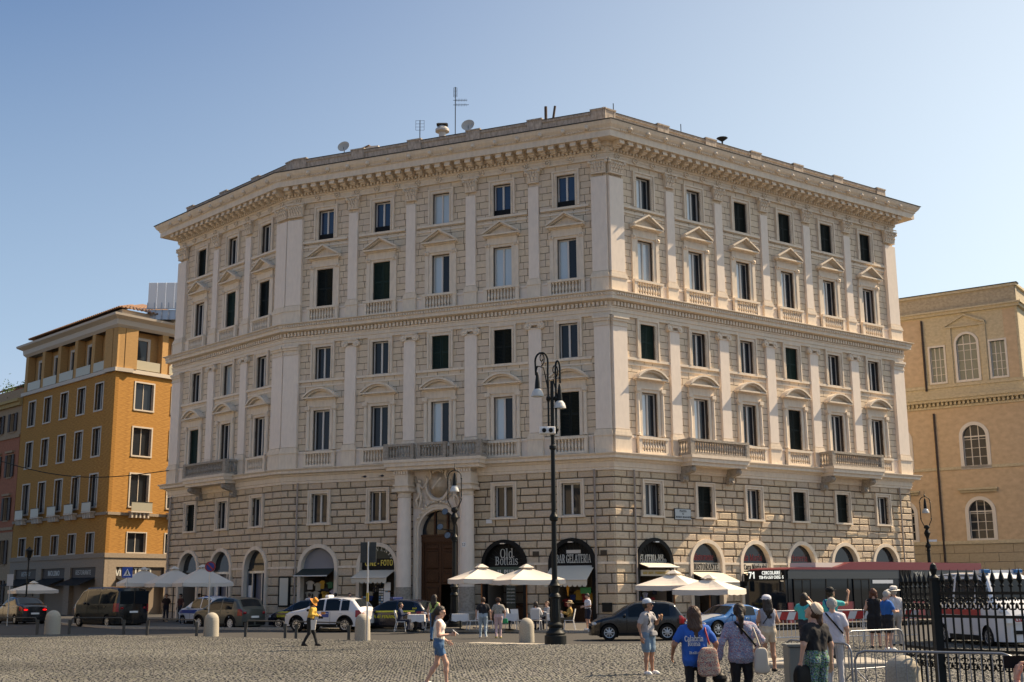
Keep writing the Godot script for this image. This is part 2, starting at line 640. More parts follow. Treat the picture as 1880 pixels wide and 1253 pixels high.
func surround(w: float, h: float, t: float, sill: bool) -> ArrayMesh:
	var b := MB.new()
	for k in 2:
		var i := t * 0.62 * k
		var o := t if k else t * 0.62
		var d := 0.15 if k else 0.08
		for s in [-1, 1]:
			var x0: float = w / 2 + i
			var x1: float = w / 2 + o
			b.box(Vector3(x0 if s > 0 else -x1, 0, -0.02), Vector3(x1 if s > 0 else -x0, h + i, d))
		b.box(Vector3(-w / 2 - o, h + i, -0.02), Vector3(w / 2 + o, h + o, d))
	# little beads along the moulding
	var n := int(h / 0.14)
	for s in [-1, 1]:
		for j in n:
			var c := Vector3(s * (w / 2 + t * 0.3), h * (j + 0.5) / n, 0.07)
			b.box(c - Vector3(0.04, 0.045, 0), c + Vector3(0.04, 0.045, 0.05))
	if sill:
		b.box(Vector3(-w / 2 - t - 0.05, -0.12, -0.02), Vector3(w / 2 + t + 0.05, 0, 0.16))
	return b.mesh()

func pediment(w: float, round_: bool) -> ArrayMesh:
	# stands on y = 0: a frieze, a cornice and a gable or an arc on top
	var b := MB.new()
	var hw := w / 2
	b.box(Vector3(-hw + 0.22, -0.42, -0.02), Vector3(hw - 0.22, 0.0, 0.10))
	b.box(Vector3(-hw + 0.16, -0.5, -0.02), Vector3(hw - 0.16, -0.42, 0.15))
	b.box(Vector3(-hw + 0.1, 0.0, -0.02), Vector3(hw - 0.1, 0.07, 0.2))
	b.box(Vector3(-hw, 0.07, -0.02), Vector3(hw, 0.17, 0.46))
	if round_:
		var rise := 0.62
		var r := (hw * hw + rise * rise) / (2 * rise)
		var a0 := asin(hw / r)
		var ty := PackedVector2Array()
		var n := 12
		for lay in [[0.0, 0.11, 0.52], [0.11, 0.22, 0.34]]:
			var p := PackedVector2Array()
			for i in n + 1:
				var a := -a0 + 2 * a0 * i / n
				p.append(Vector2(sin(a) * (r - lay[0]), 0.17 + cos(a) * (r - lay[0]) - (r - rise)))
			for i in n + 1:
				var a := a0 - 2 * a0 * i / n
				p.append(Vector2(sin(a) * (r - lay[1]), maxf(0.17, 0.17 + cos(a) * (r - lay[1]) - (r - rise))))
			b.extr(p, -0.02, lay[2])
		for i in n + 1:
			var a := -a0 + 2 * a0 * i / n
			ty.append(Vector2(sin(a) * (r - 0.18), maxf(0.165, 0.17 + cos(a) * (r - 0.18) - (r - rise))))
		b.extr(ty, -0.02, 0.07)
	else:
		var rise := 0.72
		var k := rise / hw
		for s in [-1, 1]:
			b.extr(PackedVector2Array([Vector2(s * hw, 0.17), Vector2(s * hw, 0.28), Vector2(0, 0.28 + rise), Vector2(0, 0.17 + rise)]), -0.02, 0.52)
			b.extr(PackedVector2Array([Vector2(s * (hw - 0.1), 0.17), Vector2(s * (hw - 0.01), 0.17), Vector2(0, 0.17 + rise), Vector2(0, 0.17 + rise - 0.1)]), -0.02, 0.34)
		b.extr(PackedVector2Array([Vector2(-hw + 0.15, 0.165), Vector2(hw - 0.15, 0.165), Vector2(0, 0.165 + rise - 0.15 * k)]), -0.02, 0.08)
	return b.mesh()

func baluster(b: MB, at: Vector3, h: float, seg := 8) -> void:
	var s := h / 0.68
	b.lathe([Vector2(0.075, 0.0), Vector2(0.075, 0.06), Vector2(0.045, 0.1), Vector2(0.085, 0.24), Vector2(0.075, 0.34), Vector2(0.04, 0.5), Vector2(0.05, 0.56), Vector2(0.075, 0.6), Vector2(0.075, 0.68)], seg, Transform3D(Basis.from_scale(Vector3(1.0, s, 1.0)), at))

func rail_run(b: MB, x0: float, x1: float, y: float, d: float, h := 1.0, half := 0.13, posts := true) -> void:
	# a balustrade from x0 to x1 at depth d, with end pedestals
	b.box(Vector3(x0, y, d - half), Vector3(x1, y + 0.14, d + half))
	b.box(Vector3(x0 - 0.02, y + h - 0.15, d - half - 0.03), Vector3(x1 + 0.02, y + h, d + half + 0.03))
	var p := 0.22 if posts else 0.0
	if posts:
		b.box(Vector3(x0 + 0.001, y + 0.14, d - half + 0.01), Vector3(x0 + p, y + h - 0.15, d + half - 0.01))
		b.box(Vector3(x1 - p, y + 0.14, d - half + 0.01), Vector3(x1 - 0.001, y + h - 0.15, d + half - 0.01))
	var n := maxi(1, int((x1 - x0 - 2 * p) / 0.21))
	for i in n:
		baluster(b, Vector3(lerpf(x0 + p, x1 - p, (i + 0.5) / n), y + 0.14, d), h - 0.29)

func ionic() -> ArrayMesh:
	var b := MB.new()
	b.box(Vector3(-0.52, 0.42, 0.0), Vector3(0.52, 0.5, 0.30))
	b.box(Vector3(-0.45, 0.24, 0.0), Vector3(0.45, 0.42, 0.24))
	b.box(Vector3(-0.43, 0.0, 0.0), Vector3(0.43, 0.07, 0.2))
	for s in [-1, 1]:
		var t := Transform3D(Basis(Vector3.RIGHT, PI / 2), Vector3(s * 0.44, 0.2, 0.0))
		b.lathe([Vector2(0.235, 0.0), Vector2(0.235, 0.25), Vector2(0.2, 0.28), Vector2(0.17, 0.25), Vector2(0.11, 0.25), Vector2(0.08, 0.30), Vector2(0.001, 0.31)], 14, t)
	return b.mesh()

func corinthian(w: float) -> ArrayMesh:
	var b := MB.new()
	var hw := w / 2
	b.hexa([Vector3(-hw, 0, 0.17), Vector3(hw, 0, 0.17), Vector3(hw + 0.1, 0.75, 0.26), Vector3(-hw - 0.1, 0.75, 0.26)],
		[Vector3(-hw, 0, -0.02), Vector3(hw, 0, -0.02), Vector3(hw + 0.1, 0.75, -0.02), Vector3(-hw - 0.1, 0.75, -0.02)])
	b.box(Vector3(-hw - 0.2, 0.75, -0.02), Vector3(hw + 0.2, 0.85, 0.36))
	b.box(Vector3(-hw - 0.04, -0.08, -0.02), Vector3(hw + 0.04, 0.0, 0.22))
	# two rows of acanthus leaves, curling forward at the tips, and corner scrolls
	for row in 2:
		var n := maxi(3, int(w / 0.2)) + row
		for i in n:
			var x := lerpf(-hw, hw, (i + 0.5) / n)
			var y := 0.02 + row * 0.25
			var q := hw / n * 0.9
			b.hexa([Vector3(x - q, y, 0.23), Vector3(x + q, y, 0.23), Vector3(x + q * 0.7, y + 0.24, 0.30 + row * 0.03), Vector3(x - q * 0.7, y + 0.24, 0.30 + row * 0.03)],
				[Vector3(x - q, y, 0.15), Vector3(x + q, y, 0.15), Vector3(x + q * 0.7, y + 0.24, 0.18), Vector3(x - q * 0.7, y + 0.24, 0.18)])
			b.ball(Vector3(x, y + 0.26, 0.32 + row * 0.03), Vector3(q * 0.8, 0.05, 0.06), 6, 4)
	for s in [-1, 1]:
		b.ball(Vector3(s * (hw + 0.1), 0.64, 0.28), Vector3(0.12, 0.12, 0.12), 8, 6)
		b.ball(Vector3(s * hw * 0.35, 0.62, 0.28), Vector3(0.07, 0.09, 0.06), 6, 4)
	b.ball(Vector3(0, 0.8, 0.36), Vector3(0.09, 0.09, 0.06), 6, 4)
	return b.mesh()

func shaft(w: float, d: float, h: float) -> ArrayMesh:
	var b := MB.new()
	b.block(Vector3(-w / 2, 0, -0.02), Vector3(w / 2, h, d), 0.015)
	return b.mesh()

func pilaster_base(w: float, d: float, ped: float) -> ArrayMesh:
	# the pedestal from 0 to ped, then the moulded base
	var b := MB.new()
	b.box(Vector3(-w / 2 - 0.1, 0, -0.02), Vector3(w / 2 + 0.1, ped - 0.1, d + 0.06))
	b.box(Vector3(-w / 2 - 0.14, ped - 0.1, -0.02), Vector3(w / 2 + 0.14, ped, d + 0.11))
	b.box(Vector3(-w / 2 - 0.11, ped, -0.02), Vector3(w / 2 + 0.11, ped + 0.14, d + 0.08))
	b.box(Vector3(-w / 2 - 0.06, ped + 0.14, -0.02), Vector3(w / 2 + 0.06, ped + 0.24, d + 0.04))
	b.box(Vector3(-w / 2 - 0.03, ped + 0.24, -0.02), Vector3(w / 2 + 0.03, ped + 0.3, d + 0.02))
	return b.mesh()

func build_palazzo() -> void:
	rng.seed = 5
	org = PK
	pal = thing("palazzo", "large cream stone palazzo with pilasters, pediments and a heavy bracketed cornice", "building", PK)
	# solid inside, set back from the fronts
	var core := MB.new()
	for lv in [[0.0, 5.9, 3.2], [5.9, 30.2, 0.46]]:
		for i in plan.size():
			var j := (i + 1) % plan.size()
			core.quad(mitre(i, -lv[2]) - org + Vector3.UP * lv[0], mitre(j, -lv[2]) - org + Vector3.UP * lv[0], mitre(j, -lv[2]) - org + Vector3.UP * lv[1], mitre(i, -lv[2]) - org + Vector3.UP * lv[1])
	for lv in [[5.9, 0.46], [30.2, -0.2]]:
		for i in range(1, plan.size() - 1):
			core.tri(mitre(0, -lv[1]) - org + Vector3.UP * lv[0], mitre(i, -lv[1]) - org + Vector3.UP * lv[0], mitre(i + 1, -lv[1]) - org + Vector3.UP * lv[0])
	part("core_wall", core.mesh(), M.mortar, pal)
	var back := MB.new()
	for e in [[3, 4], [4, 5], [5, 0]]:
		back.quad(plan[e[0]] - org, plan[e[1]] - org, plan[e[1]] - org + Vector3.UP * 30, plan[e[0]] - org + Vector3.UP * 30)
	part("rear_wall", back.mesh(), M.trim, pal)
	# stone courses
	var mr := [MB.new(), MB.new(), MB.new(), MB.new()]
	var ma := [MB.new(), MB.new(), MB.new(), MB.new()]
	var joints := MB.new()
	var ashlar_joints := MB.new()
	for f in [FB, FC, FA]:
		var hs := holes_of(f)
		courses(f, hs, "rustic", 0.55, 3.5, 5, 1.15, 0.06, 0.11, 0.045, 0, mr, joints)
		courses(f, hs, "rustic", 3.5, 9.0, 12, 1.08, 0.06, 0.11, 0.045, 1, mr, joints)
		courses(f, hs, "ashlar", 9.85, 18.45, 20, 0.8, 0.032, 0.045, 0.004, 0, ma, ashlar_joints)
		courses(f, hs, "ashlar", 19.7, 28.45, 20, 0.8, 0.032, 0.045, 0.004, 0, ma, ashlar_joints)
		# plinth
		for p in cut(rect(0, 0, f.l, 0.55), hs, 0, 0.55):
			var pl := MB.new()
			pl.extr(p, -0.4, 0.07, ft(f, 0, 0))
			part("plinth", pl.mesh(), M.old_stone, pal)
	part("joint_backing", joints.mesh(), M.mortar, pal)
	part("joint_backing", ashlar_joints.mesh(), M.ashlar_mortar, pal)
	lay_blocks("rustic", M.rustic, mr)
	lay_blocks("ashlar", M.ashlar, ma)
	# mouldings carried round
	part("lower_string_course", sweep([Vector2(-0.1, 8.95), Vector2(0.08, 8.96), Vector2(0.08, 9.12), Vector2(0.13, 9.14), Vector2(0.13, 9.45), Vector2(0.22, 9.48), Vector2(0.27, 9.58), Vector2(0.55, 9.63), Vector2(0.55, 9.78), Vector2(0.68, 9.9), Vector2(0.68, 9.94), Vector2(-0.1, 10.0)]), M.trim, pal)
	part("middle_entablature", sweep([Vector2(-0.1, 18.38), Vector2(0.14, 18.39), Vector2(0.14, 18.58), Vector2(0.19, 18.6), Vector2(0.19, 18.82), Vector2(0.24, 18.84), Vector2(0.24, 18.92), Vector2(0.17, 18.93), Vector2(0.17, 19.22), Vector2(0.36, 19.26), Vector2(0.58, 19.3), Vector2(0.58, 19.5), Vector2(0.62, 19.52), Vector2(0.62, 19.7), Vector2(0.76, 19.76), Vector2(0.76, 19.8), Vector2(-0.1, 19.86)]), M.trim, pal)
	part("frieze", sweep([Vector2(-0.1, 28.38), Vector2(0.16, 28.39), Vector2(0.16, 28.5), Vector2(0.12, 28.51), Vector2(0.12, 28.78), Vector2(0.2, 28.82), Vector2(0.2, 28.88), Vector2(0.24, 28.9), Vector2(0.24, 29.14), Vector2(0.42, 29.18), Vector2(0.42, 29.5), Vector2(-0.1, 29.5)]), M.trim, pal)
	var cor := part("cornice", sweep([Vector2(-0.1, 29.46), Vector2(1.18, 29.46), Vector2(1.18, 29.42), Vector2(1.25, 29.42), Vector2(1.25, 29.82), Vector2(1.32, 29.86), Vector2(1.34, 29.95), Vector2(1.5, 30.12), Vector2(1.6, 30.3), Vector2(1.6, 30.36), Vector2(-0.1, 30.42)]), M.trim, pal)
	part("gutter_edge", sweep([Vector2(1.45, 30.365), Vector2(1.66, 30.365), Vector2(1.66, 30.41), Vector2(1.45, 30.43)]), M.lead, pal)
	part("parapet", sweep([Vector2(-0.35, 30.4), Vector2(-0.35, 31.62), Vector2(-0.27, 31.64), Vector2(-0.27, 31.8), Vector2(-0.75, 31.82), Vector2(-0.75, 30.4)]), M.parapet, pal)
	part("parapet_flashing", sweep([Vector2(-0.24, 31.8), Vector2(-0.24, 31.84), Vector2(-0.8, 31.86)]), M.lead, pal)
	part("impost_moulding", impost(), M.trim, pal)
	# things repeated along the cornices
	var mod := MB.new()
	mod.box(Vector3(-0.19, 29.06, 0.4), Vector3(0.19, 29.44, 0.84))
	mod.box(Vector3(-0.19, 29.18, 0.84), Vector3(0.19, 29.44, 1.1))
	mod.box(Vector3(-0.23, 29.4, 0.4), Vector3(0.23, 29.455, 1.15))
	mod.box(Vector3(-0.13, 29.0, 0.42), Vector3(0.13, 29.06, 0.7))
	mod.tube([Vector3(-0.19, 29.21, 1.08), Vector3(0.19, 29.21, 1.08)], 0.075, 8)
	var modm := mod.mesh()
	var ros := MB.new()
	var rt := Transform3D(Basis(Vector3.RIGHT, PI / 2), Vector3(0, 28.64, 0.12))
	ros.lathe([Vector2(0.2, 0.0), Vector2(0.2, 0.13), Vector2(0.15, 0.15), Vector2(0.13, 0.05), Vector2(0.08, 0.05), Vector2(0.06, 0.15), Vector2(0.001, 0.17)], 14, rt)
	var rosm := ros.mesh()
	var lion := MB.new()
	lion.ball(Vector3(0, 30.06, 1.47), Vector3(0.16, 0.18, 0.15), 8, 6)
	lion.ball(Vector3(0, 29.99, 1.6), Vector3(0.08, 0.08, 0.1), 6, 4)
	var lionm := lion.mesh()
	for f in [FA, FB, FC]:
		var nm := int(f.l / 0.72)
		for i in nm:
			part("modillion", modm, M.trim, cor, ft(f, f.l * (i + 0.5) / nm, 0))
		var nr := int(f.l / 1.47)
		var band := MB.new()
		for i in nr:
			var u: float = f.l * (i + 0.5) / nr
			part("rosette", rosm, M.trim, pal, ft(f, u, 0))
			part("lion_head", lionm, M.trim, cor, ft(f, u, 0))
			band.box(Vector3(u + 0.25, 28.61, 0.1), Vector3(u + f.l / nr - 0.25, 28.67, 0.15), ft(f, 0, 0))
		part("frieze_band", band.mesh(), M.trim, pal)
		var de := MB.new()
		for row in [[28.91, 29.13, 0.24, 0.41, 0.26], [18.95, 19.2, 0.17, 0.36, 0.27], [19.54, 19.68, 0.62, 0.70, 0.19], [29.87, 29.95, 1.3, 1.4, 0.17]]:
			var nd := int(f.l / row[4])
			for i in nd:
				var u: float = f.l * (i + 0.5) / nd
				de.box(Vector3(u - row[4] * 0.27, row[0], row[2] - 0.02), Vector3(u + row[4] * 0.27, row[1], row[3]), ft(f, 0, 0))
		part("dentils", de.mesh(), M.trim, pal).set_meta("kind", "stuff")
		for i in f.pil.size() + 2:
			var u: float = 0.55 if i == 0 else (f.l - 0.55 if i == f.pil.size() + 1 else f.pil[i - 1])
			var pp := MB.new()
			pp.box(Vector3(-0.5, 30.42, -0.78), Vector3(0.5, 31.86, -0.22))
			pp.box(Vector3(-0.54, 31.86, -0.84), Vector3(0.54, 31.95, -0.17))
			part("parapet_post", pp.mesh(), M.parapet, pal, ft(f, u, 0))
	# pilasters
	var lo_shaft := shaft(0.84, 0.16, 6.55)
	var up_shaft := shaft(0.7, 0.16, 6.05)
	var lo_base := pilaster_base(0.84, 0.16, 1.1)
	var up_base := pilaster_base(0.7, 0.16, 0.95)
	var ion := ionic()
	var corin := corinthian(0.7)
	for f in [FA, FB, FC]:
		for u in f.pil:
			var p := part("pilaster", lo_shaft, M.pilaster, pal, ft(f, u, 11.4))
			part("base", lo_base, M.trim, p, T3(0, -1.42, 0))
			part("capital", ion, M.trim, p, T3(0, 6.5, 0))
			p = part("pilaster", up_shaft, M.pilaster, pal, ft(f, u, 21.15))
			part("base", up_base, M.trim, p, T3(0, -1.27, 0))
			part("capital", corin, M.trim, p, T3(0, 6.38, 0))
		for e in f.corner:
			var w: float = e[1] - e[0]
			var u: float = (e[0] + e[1]) / 2
			var p := part("corner_pilaster", shaft(w, 0.24, 6.3), M.pilaster, pal, ft(f, u, 11.4))
			part("base", pilaster_base(w - 0.06, 0.25, 1.1), M.trim, p, T3(0, -1.42, 0))
			var cb := MB.new()
			cb.box(Vector3(-w / 2 - 0.02, 0.0, -0.02), Vector3(w / 2 + 0.02, 0.1, 0.28))
			cb.box(Vector3(-w / 2 - 0.03, 0.3, -0.02), Vector3(w / 2 + 0.03, 0.46, 0.34))
			cb.box(Vector3(-w / 2 - 0.05, 0.46, -0.02), Vector3(w / 2 + 0.05, 0.62, 0.42))
			cb.box(Vector3(-w / 2, 0.1, -0.02), Vector3(w / 2, 0.3, 0.25))
			part("capital", cb.mesh(), M.trim, p, T3(0, 6.3, 0))
			p = part("corner_pilaster", shaft(w, 0.24, 6.1), M.pilaster, pal, ft(f, u, 21.15))
			part("base", pilaster_base(w - 0.06, 0.25, 0.95), M.trim, p, T3(0, -1.27, 0))
			part("capital", corinthian(w - 0.1), M.trim, p, T3(0, 6.38, 0.06))
	# windows of the four upper rows
	var s_small := surround(1.22, 2.1, 0.3, false)
	var s_low := surround(1.22, 2.18, 0.3, false)
	var s_mezz := surround(1.22, 1.93, 0.24, true)
	var tri_ped := pediment(2.5, false)
	var arc_ped := pediment(2.6, true)
	var jamb_u := MB.new()
	var jamb_l := MB.new()
	for s in [-1, 1]:
		jamb_u.box(Vector3(s * 0.75 - 0.11, 0, -0.02), Vector3(s * 0.75 + 0.11, 2.7, 0.07))
		jamb_u.box(Vector3(s * 1.0 - 0.13, 0, -0.02), Vector3(s * 1.0 + 0.13, 2.72, 0.11))
		jamb_u.box(Vector3(s * 1.0 - 0.16, 2.72, -0.02), Vector3(s * 1.0 + 0.16, 2.95, 0.2))
		jamb_u.ball(Vector3(s * 1.0, 2.85, 0.2), Vector3(0.12, 0.1, 0.06), 6, 4)
		jamb_l.box(Vector3(s * 0.75 - 0.11, 0, -0.02), Vector3(s * 0.75 + 0.11, 2.7, 0.07))
		jamb_l.lathe([Vector2(0.16, 0.0), Vector2(0.16, 0.12), Vector2(0.13, 0.16), Vector2(0.13, 1.3), Vector2(0.115, 2.6), Vector2(0.16, 2.66), Vector2(0.12, 2.72)], 12, T3(s * 1.02, 0, 0.06))
		jamb_l.box(Vector3(s * 1.02 - 0.17, 2.72, -0.02), Vector3(s * 1.02 + 0.17, 2.97, 0.24))
	jamb_u.box(Vector3(-0.86, 2.7, -0.02), Vector3(0.86, 2.95, 0.07))
	jamb_l.box(Vector3(-0.86, 2.7, -0.02), Vector3(0.86, 2.97, 0.07))
	var ju := jamb_u.mesh()
	var jl := jamb_l.mesh()
	var bal := MB.new()
	rail_run(bal, -1.2, 1.2, 0.0, 0.22, 1.04, 0.11)
	bal.box(Vector3(-0.95, 0.14, -0.02), Vector3(0.95, 0.89, 0.02))
	var balm := bal.mesh()
	for f in [FA, FB, FC]:
		var ends := [0.0]
		for e in f.pil:
			ends.append(e)
		ends.append(f.l)
		for i in f.bays.size():
			var u: float = f.bays[i]
			window_unit(f, u, 25.64, 1.22, 2.08, f.look.attic[i], pal)
			window_unit(f, u, 20.84, 1.28, 2.68, f.look.upper[i], pal)
			window_unit(f, u, 15.92, 1.22, 2.18, f.look.small[i], pal)
			window_unit(f, u, 11.12, 1.28, 2.68, f.look.main[i], pal)
			part("window_surround", s_small, M.trim, pal, ft(f, u, 25.64))
			part("window_surround", s_low, M.trim, pal, ft(f, u, 15.92))
			part("window_surround", ju, M.trim, pal, ft(f, u, 20.84))
			part("window_surround", jl, M.trim, pal, ft(f, u, 11.12))
			part("pediment", tri_ped, M.trim, pal, ft(f, u, 24.18))
			part("pediment", arc_ped, M.trim, pal, ft(f, u, 14.5))
			part("balustrade", balm, M.trim, pal, ft(f, u, 19.82))
			part("balustrade", balm, M.trim, pal, ft(f, u, 10.0))
			# the sill bands under the small windows, between the pilasters
			var x0: float = ends[i] + (0.45 if i else 1.2)
			var x1: float = ends[i + 1] - (0.45 if i < f.bays.size() - 1 else 1.2)
			for y in [15.74, 25.46]:
				var sb := MB.new()
				sb.box(Vector3(x0, y, -0.02), Vector3(x1, y + 0.16, 0.12), ft(f, 0, 0))
				sb.box(Vector3(x0, y - 0.32, -0.02), Vector3(x1, y - 0.22, 0.05), ft(f, 0, 0))
				part("sill_course", sb.mesh(), M.trim, pal)
			# the plain dado between the pedestals
			for y in [[10.0, 10.95], [19.82, 20.65]]:
				for s in [[x0, u - 1.2], [u + 1.2, x1]]:
					if s[1] - s[0] > 0.1:
						var dd := MB.new()
						dd.box(Vector3(s[0], y[0], -0.02), Vector3(s[1], y[1], 0.05), ft(f, 0, 0))
						dd.box(Vector3(s[0], y[1], -0.02), Vector3(s[1], y[1] + 0.13, 0.1), ft(f, 0, 0))
						part("dado", dd.mesh(), M.pilaster, pal)
			if f.look.mezz[i] != " ":
				window_unit(f, u, 6.33, 1.22, 1.93, f.look.mezz[i], pal)
				part("window_surround", s_mezz, M.trim, pal, ft(f, u, 6.33))
	balcony(FC, 5.1, 10.25, 1.2, [5.6, 9.6])
	balcony(FC, 18.3, 23.8, 1.2, [18.7, 23.0])
	balcony(FB, 8.5, 15.25, 1.3, [])
	balcony(FA, 4.1, 9.9, 1.1, [4.7, 9.3])
	portal()
	shop_fronts()
	roof_things()
	# rain pipes
	for e in [[FB, 1.35, 28.3], [FC, 1.5, 9.0], [FC, 27.0, 9.0], [FA, 0.5, 9.0], [FB, 22.1, 9.0]]:
		var b := MB.new()
		b.tube([e[0].t * Vector3(e[1], 0.6, 0.12) - org, e[0].t * Vector3(e[1], 9.0, 0.12) - org], 0.06, 8)
		part("rain_pipe", b.mesh(), M.pipe, pal)

func impost() -> ArrayMesh:
	var b := MB.new()
	for f in [FA, FB, FC]:
		for p in cut(rect(0, 3.44, f.l, 3.58), holes_of(f), 3.44, 3.58):
			b.extr(p, -0.02, 0.06, ft(f, 0, 0))
	return b.mesh()

func balcony(f: Dictionary, x0: float, x1: float, d: float, brackets: Array) -> void:
	var slab := MB.new()
	slab.box(Vector3(x0, 9.86, 0.5), Vector3(x1, 10.04, d + 0.22), ft(f, 0, 0))
	slab.box(Vector3(x0 + 0.06, 9.62, 0.3), Vector3(x1 - 0.06, 9.86, d + 0.14), ft(f, 0, 0))
	slab.box(Vector3(x0 + 0.16, 9.4, 0.1), Vector3(x1 - 0.16, 9.62, d), ft(f, 0, 0))
	var o := part("balcony", slab.mesh(), M.trim, pal)
	var r := MB.new()
	var t := ft(f, 0, 10.042)
	var n := 3 if x1 - x0 > 6.0 else 1
	var b2 := MB.new()
	for k in n:
		rail_run(b2, lerpf(x0, x1, float(k) / n) + 0.13, lerpf(x0, x1, float(k + 1) / n) - 0.13, 0, d)
	for i in b2.v.size():
		r.v.append(t * b2.v[i]); r.n.append(t.basis * b2.n[i])
	for x in [x0 + 0.13, x1 - 0.13]:
		var b3 := MB.new()
		rail_run(b3, 0.16, d - 0.12, 0, 0.0, 1.0, 0.12, false)
		var tt := t * Transform3D(Basis(Vector3(0, 0, 1), Vector3.UP, Vector3(-1, 0, 0)), Vector3(x, 0, 0))
		for i in b3.v.size():
			r.v.append(tt * b3.v[i]); r.n.append(tt.basis * b3.n[i])
		r.box(Vector3(x - 0.14, 0, d - 0.14), Vector3(x + 0.14, 1.03, d + 0.14), t)
	part("balustrade", r.mesh(), M.old_stone, o)
	for u in brackets:
		var b := MB.new()
		var p := PackedVector2Array([Vector2(0.0, 8.45), Vector2(0.22, 8.45), Vector2(0.34, 8.6), Vector2(0.28, 8.85), Vector2(0.5, 8.95), Vector2(0.85, 9.0), Vector2(1.0, 9.15), Vector2(0.95, 9.4), Vector2(0.0, 9.4)])
		var side := Transform3D(Basis(Vector3(0, 0, 1), Vector3.UP, Vector3(-1, 0, 0)), Vector3(u, 0, 0))
		b.extr(p, -0.22, 0.22, ft(f, 0, 0) * side)
		b.ball(ft(f, u, 9.2, 0.95) * Vector3.ZERO, Vector3(0.2, 0.17, 0.2), 8, 5)
		b.ball(ft(f, u, 8.6, 0.3) * Vector3.ZERO, Vector3(0.18, 0.14, 0.14), 8, 5)
		part("bracket", b.mesh(), M.old_stone, o)

# where the ray through a pixel meets the plane d in front of a house front: (u, y)
func onf(f: Dictionary, x: float, y: float, d := 0.0) -> Vector2:
	var t: Transform3D = f.t
	var n := t.basis.z
	var r := ray(x, y)
	var o := t.origin + n * d
	var q := EYE + r * ((o - EYE).dot(n) / r.dot(n))
	return Vector2((q - t.origin).dot(t.basis.x), q.y)

